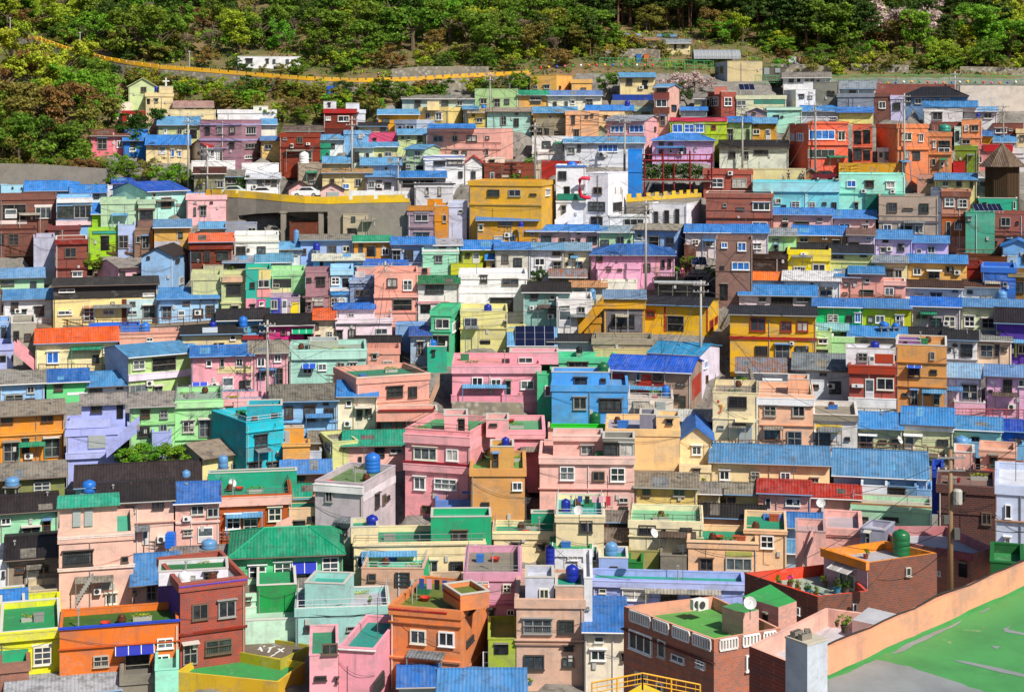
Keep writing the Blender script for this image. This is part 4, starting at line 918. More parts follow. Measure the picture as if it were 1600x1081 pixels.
G 487,720 400,492,700 f8e8cc 2f86e4|w535,515,34,34 d598,570,36,58 k650,560,40,50 h590,545,90,10:d8d0c0|cream house with a bright blue slanted roof
F 465,600,1030 -,385,700 e8a898 18906c|k778,435,95,60 k905,432,52,66 v600,365,430,8:f0d0c0 v600,430,6,130:f0d0c0 v750,415,6,150:f0d0c0|salmon pink building with a green roof terrace and curved balcony
+F 715,1080 -,578,640 e8a898 d09888 dd=-1.6|v735,570,320,10:a03030|
+F 745,960 -,640,705 d07080 d09888 dd=-0.9|k750,640,60,55 R820,635,60,60 R885,635,60,60 v748,622,60,14:e0c020|
G 315,580 700,765,800 a89c84 8a8274||grey slate roofed shed below the sky blue house
F 380,455,608 -,765,930 d8dc98 b8bca0|k415,775,36,40 k480,910,60,18|pale lime block with a blank side wall
F 160,320 -,790,910 e8a858 c89850|k178,860,46,38 v160,770,160,20:e8b068|small orange house beside the turquoise tower
+F 170,285 -,678,770 e0a050 d09850|s172,695,28,78|
F 255,390 -,820,890 c8ccd4 b8bcc4||pale grey block with a plain wall beside the pale lime block
G 520,890 700,785,905 f8c4b8 16a080|d705,795,62,60 k800,800,70,30 k610,850,20,50|pink house under a long sea green roof
G 150,445 875,950,1060 e0a090 4a88e0|b215,965,80,80 b300,990,50,70|reddish house with a sloped blue canopy roof
F 1168,1694 -,300,545 f4a8b8 e89898|w1285,377,66,55 w1398,387,62,52 d1485,394,34,92 w1575,397,80,52 v1168,312,526,42:f4b4c4 v1168,482,526,46:f0a0b4|candy pink balcony house on a stone base
+F 1510,1800 -,230,302 f4a8b8 e89898|w1562,260,85,34|
F 888,1275,1430 -,705,1190 f8a8b0 48a068|w940,795,138,75 w1133,805,72,70 w942,970,68,76 w1062,980,135,66 v888,722,387,52:f8b4bc v1276,722,154,52:f8b4bc v880,885,395,8:a02838 v888,900,387,40:f8b0b8 b990,1140,50,40 k1345,815,40,30|big pink two storey corner house with a railed roof
+F 1120,1262 -,605,712 f8b0b4 50a070 dd=1.2|o1205,625,38,90|
+F 1370,1505 -,630,735 f8b0b4 50a070 dd=2.6|k1390,652,45,14|
F 1432,1715 -,695,930 f8a8b4 60a878|k1560,800,50,50 v1432,712,283,30:f8b4bc|pink rear house with a green floored roof terrace
F 1280,1600 -,925,1300 d8a064 60a048|w1525,1000,60,50 k1340,1120,50,60|tan corner house with a green roof floor
+F 1395,1535 -,790,935 d8a464 50a050 dd=2.5|e1410,825,34,90 t1485,782,48,46:db|
@C3
F 280,612 -,262,360 60d0a0 30c8a0|k335,290,118,42 t400,233,38,36:bk|green flat house with dark strip window above the blue house
F 150,236 -,362,590 50c890 40b880|w195,427,36,62|narrow green house squeezed beside the blue house
F 236,688 -,428,665 58a4e8 60a8e8|k365,497,80,72 k522,510,132,68|cornflower blue house with dark framed windows
+F 236,582 -,348,429 58a4e8 60a8e8|k370,382,78,44 k525,384,34,24 t543,348,70,56:gd|
G -20,260 88,192,232 d8d8b0 sb|k220,195,32,26|cream house carrying a tilted solar array
G 215,490 125,167,228 e8eaf0 2a2a30|k220,185,35,36|white house with a black roof beside the solar array
F 480,835 -,152,270 a89c88 9a9484|k615,237,70,26 k750,227,50,33 v490,210,345,60:d8c890 k535,215,40,14|bare concrete terrace house with clutter on top
G 818,1118,1235 182,250,400 e4dcf0 2a9ce0|k1000,262,40,20 u1140,282,20,42 b1152,367,10,38|pale violet house with a sky cyan roof and white gable
G 562,1065,1130 265,354,560 a89080 1c5ce0|v590,356,95,52:b03024 k740,352,25,46 v775,362,55,36:b03828 k840,357,60,46 v745,395,165,88:b03828 k980,410,50,20 v1072,370,50,118:b04030 k965,485,28,38 d1000,488,35,68 t916,492,44,64:bl|rust stained house with a royal blue roof
F 690,960 -,507,665 e8dcd0 c8bcb0|k720,518,100,28 s855,520,60,58|low beige white terrace house with shutters
G 955,1195 575,640,700 d8f0d8 c8c8c4|k1150,690,20,8|pale mint house with a flat pale sheet roof
F 215,560 -,682,722 f0c0b0 30d030|v235,655,325,26:28d018 t495,652,62,66:gd|pink house topped with a neon green parapet
F 560,998 -,690,970 f4cc94 b0acbc||tall plain apricot house with a blank wall
+F 860,998 -,612,691 f4cc94 c8b898 dd=0.05|k918,632,38,26|
+F 760,856 -,600,691 8c8ca0 a8a4b4 dd=0.6||
F 165,728 -,852,1180 f4c4bc e8b8a8|w285,907,88,82 k480,937,72,56 w585,914,88,84 v165,856,563,36:f4ccc4 k358,1087,70,40 k493,1118,66,26 k637,1094,54,28 k637,1145,54,26 v165,1040,563,5:e8a8a0|large pale pink house with a glazed sunroom
+F 245,540 -,722,853 f0bcb4 e8b8a8 dd=3|v245,725,295,30:f8c8c0 k410,785,72,50|
+F 540,730 -,742,853 8a8880 a0a0a8 dd=0.4|k545,770,84,78 k640,770,84,78|
X 1000,1190 675,748,905 f8e0b0 2878e0|w1070,787,58,52|cream gabled wing with a bright blue roof
F 1002,1180 -,905,1015 f8e0b0 d8c8a0|k1075,925,45,20|cream lower wall below the cream gabled wing
G 1182,1890 785,892,1015 f8e0b0 5a94d0|w1235,932,60,56 w1420,937,55,52 w1597,942,60,52 w1780,977,45,28|long cream house with a ribbed blue metal roof
F 1195,1465 -,472,785 ecdcb4 a89888|k1290,492,108,68 s1350,667,80,112 k1225,664,36,22 h1330,628,120,10:d8c8a0 v1222,515,12,14:c04030 v1232,540,22,18:e0a040 v1238,562,10,22:d07030 v1228,582,12,12:d06030|tall cream house with small orange figures painted on its wall
@C4
F 15,345 -,482,795 f4c0a0 f4b898|w52,547,74,62 w222,547,74,64 b50,667,100,82 d190,697,88,88 v15,502,330,42:f0f0f4 v15,663,330,5:d89878|peach two storey house with a white band
+F 195,320 -,390,483 f0b898 e0a888||
G -110,290 268,352,465 e4e6f0 ro|o50,397,110,48 h45,380,115,10:f0f0f0|white house with a rusted corrugated roof
G 225,560 240,337,490 e8ecf4 7a8288|k380,350,48,22 k440,402,70,72 k340,420,40,22|white house with a grey blue corrugated roof
G -150,362 -28,10,268 ecb840 2e2e36|R-30,22,92,82 R152,47,66,58 R248,47,68,58 k0,192,75,56 d118,180,88,88 k238,192,80,52 v-150,140,512,16:a82c20 c205,165,26,20|mustard yellow house with red window frames and red band
F 362,455 -,107,245 b8e0a0 a0c8a0|w375,150,55,28 k355,212,80,24|pale green house beside the mustard red trimmed house
+G 362,550 62,98,108 b8e0a0 8ac0c8||
F 456,588 -,140,240 b8e8a8 a8d098|w465,100,0.1,0.1 t535,138,46,30:bk|light green terrace block behind the brown house
G 555,900 80,140,235 c8bcb0 3a8ce0|k630,162,40,22 t768,76,60,26:bl t838,78,46,20:bl|beige house with a clean sky blue roof
G 870,1118 85,137,190 80d8b0 2c2a30|k920,150,50,20|green house with a black roof above the tan house
G 1120,1322 105,157,290 ecebf0 2c2a2c|b1175,180,30,12 d1222,182,72,76 k1150,202,16,18 v1125,270,195,6:d0d0d8|white row house with a black roof
G 1324,1525 110,162,290 f4d4b8 8a8c88|d1340,182,75,76 k1428,182,25,68 k1468,210,30,16|peach row house with a grey roof
G 1430,1700 -30,60,270 5a3ca8 2a2228|w1565,182,50,56 v1545,170,12,90:a0c840 k1440,100,20,20|deep purple house with a black roof at the picture edge
F 560,835 -,310,590 b04028 a84030|D655,387,52,130 w722,382,104,72 c575,418,70,18 v560,502,275,84:f0f0f0 v560,312,275,46:a84020|brick red house with a white door and white base
+F 540,830 -,207,312 e8e8f0 c8c8d0 dd=1.8|k610,232,60,52 D680,250,30,55 v713,240,110,55:b04830 t712,200,54,34:db|
F 838,1140 -,187,565 dca060 d09858|k910,314,72,66 h905,308,85,10:2a60d0 k1042,332,40,28 k1040,227,28,46 d925,450,45,95 d1060,457,40,88 k1000,447,38,36 k875,472,36,18 v838,290,302,6:c88848 v838,434,302,6:c08040|tall tan house with dark windows on three floors
+F 838,985 -,160,188 9060a8 8858a0|k885,165,20,18|
G 1130,1345 300,382,560 ecdcf0 8ab4e8|d1225,417,100,98 k1130,437,35,22 k1330,450,14,40|pale lilac house with a light blue roof and large glazed door
F 1185,1370 -,528,590 f4bcd0 e8b0c4||pink garden wall block before the pale lilac house
G 1370,1660 310,377,590 f4bce0 6a94d8|k1390,452,25,18 k1475,392,55,98 w1565,392,60,42 v1400,400,25,24:f0f0f0|orchid pink house with a weathered violet blue roof
F 345,608 -,602,805 e0dcd8 989080|d360,702,88,82 k535,732,30,20 v355,657,160,54:e8c860 v345,602,263,34:989080 h352,690,110,8:c8c8c8|grey and yellow house with a thick concrete roof edge
G 610,872 590,682,805 ccd0a0 3a8ce0|d620,722,85,82 k735,750,50,16 k815,750,40,16 v710,735,160,6:f0f0f0 h615,710,110,8:f4f4f4|pale olive house with a ribbed sky blue roof
G 874,1178 560,664,808 d8dcb0 3a8ce0|D890,727,55,78 k1085,747,65,32 v874,668,304,28:f0f0ec h885,712,110,8:f4f4f4|pale lime house with blue roof and a green roof opening
G 1182,1465 618,692,775 a8dcd0 4a94dc|k1285,732,50,28 v1182,710,280,5:c0e8e0|aqua house with blue roof behind the large grey tank
F 1275,1600 -,775,840 78b4e0 70a8d8|t1228,828,90,100:sb|sky blue corrugated shed wall
G 1440,1680 650,700,785 2a6cd0 1a4cc8|k1540,742,50,24 k1445,740,30,30|deep blue house with a navy blue roof
F 1340,1550 -,810,935 f0b8a0 c8b0a0 Y=136|e1395,835,50,85 v1340,812,210,10:f4c4b0|pink rooftop room with a brown door near the picture edge
F 1185,1305 -,825,905 f0b8a8 d8a898 Y=137|w1200,850,0.1,0.1|pink rooftop block under the large grey tank
G 467,1025 815,972,1035 a8c8f0 5a94d0||pale blue house with the widest ribbed blue roof
@D1
G 0,285 110,187,312 a4e4bc 342c2c|w5,217,48,32 d110,257,90,46 e212,224,40,60 v205,190,4,120:e8f8e8|mint green house with a long black roof
F 292,660 -,298,645 f4c4b4 48b898|k312,384,148,68 k600,407,36,30 k500,532,60,36 w522,592,56,52 v292,302,368,12:f8e4dc v292,457,368,14:f8dcd0 c465,560,36,32 v485,318,4,140:f0b8a8 t540,275,62,78:bB|peach pink three level house with a blue box tank
+G 295,580 122,154,300 f4c4b4 30b090 dd=2.2|s360,177,40,82 s418,174,42,82|
G 480,860 45,137,378 f4ccbc 342c2c|w620,157,50,34 k755,135,55,38 D705,277,30,72 k650,262,20,28 v585,237,275,6:e8b8a8 t845,362,44,70:bB|peach house with a black hipped looking roof
G 868,1085 45,142,350 f4bcb0 3a78d8|w945,154,66,48 c905,208,40,22 k1025,167,60,46 D980,262,75,76 w908,277,45,28 v875,235,210,8:f0d0c8|rose house with a blue slanted roof
F 1087,1440 -,105,305 b45a2c 18a080|g1115,200,76,74 d1205,187,72,106 g1328,167,66,66 v1087,110,353,44:f4c0b4|rust orange house with a broad pink parapet
+F 1030,1470 -,-10,106 10a080 10a080 dd=5.5||
G 30,290 310,417,575 988a7c 2c2626|b75,457,46,32 b195,452,46,32 v128,480,60,60:c8c4bc|grey peeling house with a black patched roof
F 140,288 -,577,665 d0c0a0 a8a090|e175,600,48,55 e228,600,44,55|beige shop front with wooden sash doors
F -20,34 -,430,592 e8ecf4 d0d0d8|k10,480,14,30|white block cut by the picture edge beside the grey peeling house
F 0,122 -,640,780 d8dc28 c8c828|D10,657,64,112|acid yellow terrace room with blue roof
+G -5,128 575,635,642 d8dc28 3080e0||
F 0,300 -,775,1030 dede3c 189858|g165,852,90,92 v0,778,300,40:e4e448 v157,842,106,8:f4f4e8 v0,870,140,60:38a878|acid yellow house with a white grilled window
F 123,292 -,662,778 d8d848 80c040|D150,670,20,50 d135,600,0.1,0.1|yellow green terrace wall block behind the acid yellow house
F 295,885 650,755,1025 e07a3c 3a6a18|g462,897,78,56 g778,812,80,50 g762,894,78,68 o620,885,120,108 v295,740,590,10:3050d0 h572,842,190,36:2838a8 k545,930,0.1,0.1 v545,935,80,85:e87830 v295,845,590,5:c05c20|vivid orange house with a mossy sunken roof terrace
F 783,892,1215 -,545,955 a8442e/4c2c92 8a8a90|k950,642,80,78 k1080,627,86,82 d905,835,72,108 k1015,817,132,72 v892,537,322,7:7050c0 v892,770,322,10:903424|red brick house with a violet painted side
+F 785,1130 -,475,546 e8e4f0 187838 dd=3|k1010,490,65,40 k940,500,30,40 t912,545,62,62:wh|
G 655,880 395,545,645 f0c4b8 4a8cd8|d725,542,50,84 k655,580,20,14|pink house with a tilted sky blue tin roof
G 855,1165 360,432,470 e0d8c8 8a7f7c|t1035,368,76,44:sb|low house with a dusty grey roof and a blue drum
F 1215,1300 -,590,715 c8f0d4 8a8070|k1218,615,24,26|pale mint hut with brown roof edge beside the brick house
@D2
H -130,430 268,405,560 6cd098 0f9a70|g-36,454,86,90 g90,437,84,92 g327,410,82,86 h180,435,120,45:2838b0 d190,495,50,55|jade green house with a large sea green hipped roof
F 5,200 -,548,712 109850 18a060||deep green garden wall block below the jade house
F -60,200 -,720,805 c8ecd4 b8dcc4||long pale mint low wall building
F 293,530,690 -,50,340 ccc0c8 6a8a50|k345,82,36,56 k587,100,20,66 k624,102,15,46 k646,107,12,20 k420,270,34,36 k310,252,52,56 v293,55,237,36:f0f0f0 v531,55,159,36:ece4ec t577,-10,78,92:bl|pale grey pink house with a planted roof and blue tank
F 165,300 -,170,290 f0c8a0 18a080|k255,210,40,24 o185,230,60,40|peach stair house with a teal landing
G 160,270 55,120,172 f4c4b4 10a080||pink hut with a steep teal roof
F 485,1135 -,340,505 f0deb4 189870|k500,407,58,58 k865,430,35,66 k958,432,68,66 v485,345,650,8:f8e8c4|long cream house with a green roof garden
+F 866,1165 -,212,342 18a878 30b088 dd=1.0|k970,282,78,60|
+F 470,605 -,262,342 f0deb4 20a080 dd=0.06|t575,255,60,50:db|
F 895,1165 -,132,222 6890e0 18906a|t990,124,44,56:bk t1105,136,36,34:bk v1020,85,185,12:3a78d8|cornflower blue block with black tanks on the roof
F 522,830,862 -,470,625 d8b098/30c088 50d0a8|k555,492,40,36 d690,487,72,68 t668,428,60,44:db|tan house with a turquoise flat roof and small tank
F 864,1030 -,545,615 d8b8a0 20a050|k900,400,0.1,0.1|low tan terrace wall with a green floor
F 197,660 -,660,815 a4d4d0 b8b8c8|k238,750,30,28 k285,770,62,22 k450,752,132,22 v390,662,270,10:40c8b0|light teal house with a grey roof terrace
+F 242,438,485 -,545,662 a4d4d0 30b0a0 dd=0.5||
G 197,320 500,562,600 8a8480 8a8480||low shed roofed with grey boards beside the light teal house
F 665,1012,1158 -,680,1035 e08a58 6a7a20|w765,770,78,70 w905,780,78,72 k1048,657,38,20 k1040,810,32,28 k770,942,74,20 k1005,977,46,16 v665,740,346,7:c87848 v665,672,275,8:c03020 v665,914,346,9:f09868 v1013,914,144,9:f09868|burnt orange house with a moss green roof and red rim
+F 926,1012,1155 -,600,681 e08a58 6a7a20 dd=0.1|v926,598,86,8:c03020|
F 410,588,715 -,868,1130 f4a8b8 20988c|k582,1000,44,72 v410,868,178,6:f4f0f0|bubblegum pink house with a teal roof
F 265,408 -,895,1130 f4b0bc 30906a|k290,998,60,22 k395,1010,10,22 k325,838,80,55|bubblegum pink lower wing beside the teal roof
F 1035,1310 -,490,815 d8a0b8 908878|g1088,530,64,25 g1222,544,40,42 g1242,670,36,54 k1150,672,30,80 v1035,642,275,8:b87898|orchid mauve house with white grilled windows
F 1150,1292 -,817,1000 a8b848 98a848|o1180,840,70,50|lime lower storey behind a white lattice gate
G 708,900 955,1047,1110 c0d0d0 3078d8||house with a short blue tin roof at the bottom of the picture
G 905,1331 970,1085,1140 c0c8d8 4a90e0||house with a wide pale blue tin roof at the bottom of the picture
@D3
F 218,455 -,205,455 f0deb4 48b8b0|k335,230,64,58 k395,357,26,72 v218,208,237,8:f8ecc8 t266,188,46,62:db|cream two storey house with a turquoise roof
F -90,216 -,288,405 f4e0b4 18a078|k0,344,44,30 k125,347,40,28 v-90,292,306,6:f8ecc8|cream terrace house with laundry on its green roof
+F 95,215 -,195,290 18a880 20a080 dd=3||
G 610,918 12,67,195 ecd080 8a8070|k645,72,40,38 k798,74,58,36 k640,167,28,22 k735,164,60,22|yellow house with a mossy slate roof beside the large pale pink house
G 918,1030 45,97,165 dcc898 8a8480|k945,134,46,22|stained cream cottage with a grey roof
G 1060,1222 50,100,170 e0d090 908878|b1065,114,43,40|yellow cream cottage with a broken slate roof
G 915,1252 155,217,245 e0b0a0 2a2828||low house with a wide black tarred roof
G 470,745 190,237,285 b8b0a0 7a726c|k480,245,90,20|old cottage under a dark grey slate roof
G 457,575 275,332,365 a89888 7a6a60||small outhouse with a brown slate roof
F 580,943 -,235,410 f0e4c0 80c898|k627,252,86,48 k744,270,18,18 k832,264,60,48 v580,310,363,5:e0d4b0|cream flat house with pale green roof and dark windows
F 735,865 -,405,485 8a8478 8a8478||low grey concrete block cluttered with debris
F 577,733 -,382,435 a8a060 a0a068||olive roofed lean to beside the cream flat house
F 872,1215 -,335,495 f8c8a0 109870|k930,420,66,58 w1058,414,130,64 v1058,384,130,26:b8b868 v872,338,343,5:ffd8b8|light peach house with a long white window
F 1150,1360 -,278,475 f8d0a8 109870 dd=1.0|g1230,304,66,64 v1150,280,210,16:f8c8a0|light peach tower beside the wide peach house
F 205,395 -,372,500 e8ecf2 30a060|w275,394,50,32 v275,385,90,6:d8c8a0 t188,455,48,100:db|small white rooftop house with a grass green roof
+G 200,398 320,368,373 e8ecf2 30a060||
F 430,575 -,415,515 a0b8f0 18a080|k485,457,38,18 t492,404,62,66:sb|periwinkle rooftop hut with a light blue tank
F 577,648 -,440,515 108038 108038||pair of dark green metal cabinets on the periwinkle roof
F 397,1150 478,530,695 a8b8f8 20a890|w430,567,36,22 w545,570,124,54 k735,577,84,50 k885,582,118,26 v397,532,753,32:b8c4fc|wide periwinkle blue house with a turquoise roof
F 22,355 -,622,1005 d8b4a0 c0a090|k55,717,144,72 k228,722,80,68 k60,895,100,72 k250,907,56,45 k255,852,48,20 v22,838,333,8:c8a490 v22,820,333,5:e0bca8|tall beige pink house hung with cables
+F 215,355 -,555,623 d8b4a0 189880 dd=0.05|t298,530,64,78:db|
+F 66,208 -,512,623 c8cce0 d8dce8 dd=0.6|w135,567,48,50|
F 357,398 -,515,1005 e8eaf0 d0d0d8|k370,655,14,12|very narrow white house between beige and periwinkle houses
G 358,562 680,777,1045 f4e8d4 2c74d0|w408,802,46,30 w390,870,74,52 k540,885,16,42|cream house with a cobalt blue ribbed roof
@D4
G 15,275 45,97,205 f0b0a0 b02c20|w50,117,27,58 w150,120,74,38|pink house with a red tile roof
G 276,520 60,120,210 f0b0a0 b83020|w312,127,38,24|pink cottage with a long red tile roof
G 50,328 195,264,330 a8c8e8 3a7cd0||house with a glossy blue tiled roof above the pink stairs
F 480,875 -,150,250 b4e4c0 c0b0a0|k490,210,72,22 k632,214,78,20 v480,150,395,8:d09870|pale mint house with an orange roof edge
F 330,478 -,190,265 b0b8c0 a09c98|k352,210,28,18 b412,215,26,22|grey tin shack with two tiny windows
F 525,653 -,60,140 dce4f0 a09888||white hut with a flat grey roof above the mint house
F 655,798 -,65,140 6a94b8 506880|k660,72,84,56|blue glass sunroom beside the white hut
F 800,880 -,80,145 88b4e4 78a4d4||light blue block beside the glass sunroom
G 137,230 335,390,420 a8c0d8 4a8cc8||tiny house with blue tile roof beside the pink stairs
@D1
G 30,590 1015,1085,1150 c0c0c8 b0b4bc||grey corrugated shed roof at the very bottom of the picture
F 600,768 -,997,1110 8a8478 7a766c||low concrete wall block before the vivid orange house
F 768,884 -,968,1130 a0e8d0 90d8c0||mint walled block beside the yellow ochre house
F 0,143 -,938,1110 9a6450 40a070||low brick terrace block with a green floor before the acid yellow house
@D3
@D4
F 522,640,690 -,282,372 b0b0c4/8a8aa0 c4c4d0 Y=122 dep=3|d548,285,22,60|small grey roof hut with a pale lid near the green tank
F 200,350 -,285,445 f0b8b0 c8a8a8 Y=125 dep=4|v240,330,10,110:d89898|pink wall of an outside staircase beside the peach house
F 345,525 -,272,400 f0b8b0 c0b0b8 Y=126 dep=6|v345,300,180,6:e0a098|pink terrace walls around a grey floored roof
F 1195,1420 -,62,440 ccd8f4 dce0ec Y=112 dep=8|w1238,152,30,68 w1235,314,28,68 v1195,234,225,8:b89078|white blue clapboard building at the picture edge
F 905,1190 -,60,340 5c3028 8a6a60 Y=127 dep=6|k1000,90,40,30 k1120,190,50,60|dark brick building behind the timber utility pole
F 1080,1331 -,-10,60 a05a4a b0a098 Y=134 dep=5||low red brick upper floor beside the white hut
F 875,930 -,-20,70 2050c0 3060c8 Y=134 dep=4||vivid blue sheeted hut next to the widest ribbed roof
F 1165,1331 -,440,560 1c6a38 289048 Y=84 dep=4||dark green canopy building behind the peach parapet
'''
def parse(data):
    tile = None; last = None
    for line in data.strip().splitlines():
        line = line.strip()
        if not line: continue
        if line.startswith('@'): tile = line[1:]; last = None; continue
        if line.startswith('+'): build_house(line, tile, last)
        else: last = build_house(line, tile)
parse(DATA)

# ------------------------------------------------------------------ water tanks: each a thing of its own
def tank_thing(loc, r, hgt, col, label, group, stand=0.0, box=False):
    t = empty('water_tank', loc); tag(t, label, 'water tank', group)
    mb = MB(); z0 = stand
    m = plain(col, 0.35)
    if box:
        mb.box(-r, r, -0.45, 0.45, z0, z0+hgt)
        for i in range(1, 4): mb.box(-r-0.03, r+0.03, -0.48, 0.48, z0+hgt*i/4-0.03, z0+hgt*i/4+0.03)
        mb.obj('tank_body', m, t)
        l = MB(); l.box(-r*0.5, r*0.5, -0.25, 0.25, z0+hgt, z0+hgt+0.08); l.obj('lid', m, t)
    else:
        d = min(0.28*hgt, 0.45*r)
        prof = [(r*0.96, 0)]
        nb = max(2, int((hgt-d)/0.35))
        for i in range(nb):
            a = (hgt-d)*i/nb; b = (hgt-d)*(i+1)/nb; prof += [(r, a+0.02), (r, b-0.05), (r*0.965, b-0.02)]
        prof += [(r*0.97, hgt-d), (r*0.8, hgt-d*0.45), (r*0.45, hgt-d*0.1), (r*0.32, hgt-d*0.06)]
        mb.lathe(prof, 18, (0, 0, z0)); mb.obj('tank_body', m, t, True)
        l = MB(); l.lathe([(r*0.34, hgt-d*0.1), (r*0.34, hgt+0.03), (r*0.2, hgt+0.07)], 12, (0, 0, z0)); l.obj('lid', m, t)
    if stand > 0.12:
        s = MB(); q = r*0.72
        for a in (-q, q):
            for b in (-q, q): s.box(a-0.06, a+0.06, b-0.06, b+0.06, -0.4, stand-0.08)
        s.box(-r*1.05, r*1.05, -r*1.05, r*1.05, stand-0.08, stand); s.obj('stand', plain('8a8680'), t)
    return t
CN = dict(bl='bright blue', db='navy blue', sb='faded blue', bk='black', gd='dark green', wh='white', bB='tall blue box')
seen_t = {}
def cut_label(s, n):
    w = s.split()[:n]
    while w and w[-1] in ('with', 'a', 'the', 'and', 'of', 'in', 'its', 'on', 'by', 'under', 'beside', 'behind', 'above', 'below', 'to', 'near', 'at', 'whose', 'one', 'two', 'from', 'pale', 'light', 'bright'): w.pop()
    return ' '.join(w)
for h in HOUSES:
    for (x, y, w, hh, c) in h.tanks:
        host = h; D = h.D; zs = None
        if y > h.ye_px+4 and h.typ != 'F' or y > h.ye_px+12:
            Y = D-1.1; zs = zof(y, Y)-1.0
        elif h.typ == 'F':
            Y = (CZ-h.zfloor)*F/max(30, y-HY); Y = min(max(Y, D+0.7), D+h.dep-0.9); zs = h.zfloor
        else:
            Y = D+min(1.6, h.dep/2); zs = h.zfloor+h.slope*(Y-D)
        z = zof(y, Y); zs = min(zs, z)
        st = max(0.0, z-zs)
        k = (h.label, c); seen_t[k] = seen_t.get(k, 0)+1
        lab = h.label
        pre = CN[c]+(' water tank' if seen_t[k] == 1 else ' second smaller water tank')+' at the '
        lab = pre+cut_label(lab, 16-len(pre.split()))
        tank_thing(((x-CX)*Y/F, Y, zs), max(0.25, w/2*Y/F), hh*Y/F, TANKC[c], lab, 'rooftop water tanks', st, c == 'bB')

rc = random.Random(77)
def clutter(h):
    if h.parent or h.typ != 'F' or h.dep < 4 or h.W < 3.2 or h.D > 180 or 'block_wall' in h.root.name: return
    kinds = ['jar', 'crate', 'planter', 'basin', 'jar', 'crate', 'planter'] + (['pole'] if rc.random() < 0.35 else []); rc.shuffle(kinds)
    M = Matrix.Translation((h.O[0], h.O[1], h.zfloor)) @ Matrix.Rotation(h.yaw, 4, 'Z')
    done = set()
    for kd in kinds[:rc.choice((2, 3, 4))]:
        if kd in done: continue
        done.add(kd)
        p = M @ Vector((rc.uniform(0.8, h.W-0.8), rc.uniform(1.0, h.dep-1.0), 0)); base = cut_label(h.label, 7)
        if kd == 'jar':
            mb = MB(); mb.lathe([(0.2,0),(0.34,0.2),(0.36,0.4),(0.24,0.62),(0.26,0.66),(0.1,0.72)], 12); o = mb.obj('clay_jar', plain('5a3222', 0.4), None, True); lab = 'brown clay jar on the roof of the '
        elif kd == 'crate':
            mb = MB(); w_ = rc.uniform(0.3, 0.55); hh_ = rc.uniform(0.35, 0.7); mb.box(-w_, w_, -0.3, 0.3, 0, hh_); mb.box(-w_-0.03, w_+0.03, -0.33, 0.33, hh_, hh_+0.05)
            for q in (-w_*0.6, 0, w_*0.6): mb.box(q-0.03, q+0.03, -0.32, 0.32, 0.02, hh_-0.02)
            c = rc.choice(['3070c0', '8a8a88', 'b05030', '2a7a50']); o = mb.obj('storage_crate', plain(c)); lab = {'3070c0': 'blue', '8a8a88': 'grey', 'b05030': 'rust red', '2a7a50': 'green'}[c]+' storage crate on the roof of the '
        elif kd == 'basin':
            mb = MB(); mb.lathe([(0.28,0),(0.4,0.3),(0.42,0.32),(0.38,0.31),(0.27,0.04)], 14); o = mb.obj('wash_basin', plain('c03828', 0.4), None, True); lab = 'red plastic basin on the roof of the '
        elif kd == 'pole':
            mb = MB(); L = 1.6
            for s in (-L, L): mb.tube([(s,0,0),(s,0,1.7)], 0.03, 5)
            mb.tube([(-L,0,1.65),(L,0,1.65)], 0.012, 4); t_ = empty('clothes_line', p, h.yaw); mb.obj('line_post', plain('a0a0a0'), t_)
            for q in range(5):
                x_ = -L+0.4+q*0.62; g = MB(); g.box(x_-0.2, x_+0.2, -0.015, 0.015, 1.65-rc.uniform(0.5, 0.9), 1.66); g.obj('garment', plain(rc.choice(['e8e8ee', '3050a0', 'c03048', '202028', 'e0a8c0', '80a8d8'])), t_)
            tag(t_, 'clothes line with washing on the roof of the '+cut_label(h.label, 7), 'clothes line', 'washing lines on the roofs'); continue
        else:
            mb = MB(); mb.box(-0.7,0.7,-0.2,0.2,0,0.28); t_ = empty('planter_box', p, h.yaw); mb.obj('trough', plain('a8a8a0'), t_); c = MB(); rt_ = globals().get('rt') or None
            PLANTERS.append((t_, h)); tag(t_, 'planter trough with greens on the roof of the '+cut_label(h.label, 7), 'planter', 'planter troughs on roofs'); continue
        o.location = p; o.rotation_euler = (0, 0, h.yaw); tag(o, lab+base, o.name.split('.')[0].replace('_', ' '), 'things kept on the roofs')
PLANTERS = []
for h in HOUSES: clutter(h)

# ------------------------------------------------------------------ ground
def groundmat(name, c1, c2, c3, sc=0.25):
    m, nt, bs = new_mat(name)
    v1, obj, rnd = coords(nt)
    a = mixc(nt, ramp(nt, noise(nt, v1, sc, 8, 0.65), 0.4, 0.6), c1, c2)
    a = mixc(nt, ramp(nt, noise(nt, v1, sc*5, 6, 0.7), 0.5, 0.68), a, c3)
    nt.links.new(a, bs.inputs['Base Color']); bs.inputs['Roughness'].default_value = 0.95
    bump(nt, bs, noise(nt, v1, 2.5, 6), 0.6, 0.15); return m
_fb = [(-500,262),(150,262),(180,195),(205,150),(340,165),(430,195),(500,185),(560,175),(640,138),(800,124),(930,108),(1110,108),(1200,104),(1300,116),(2200,122)]
def fbound(x):
    for (a, b), (c, d) in zip(_fb, _fb[1:]):
        if x <= c: return b+(d-b)*(x-a)/(c-a)
    return _fb[-1][1]
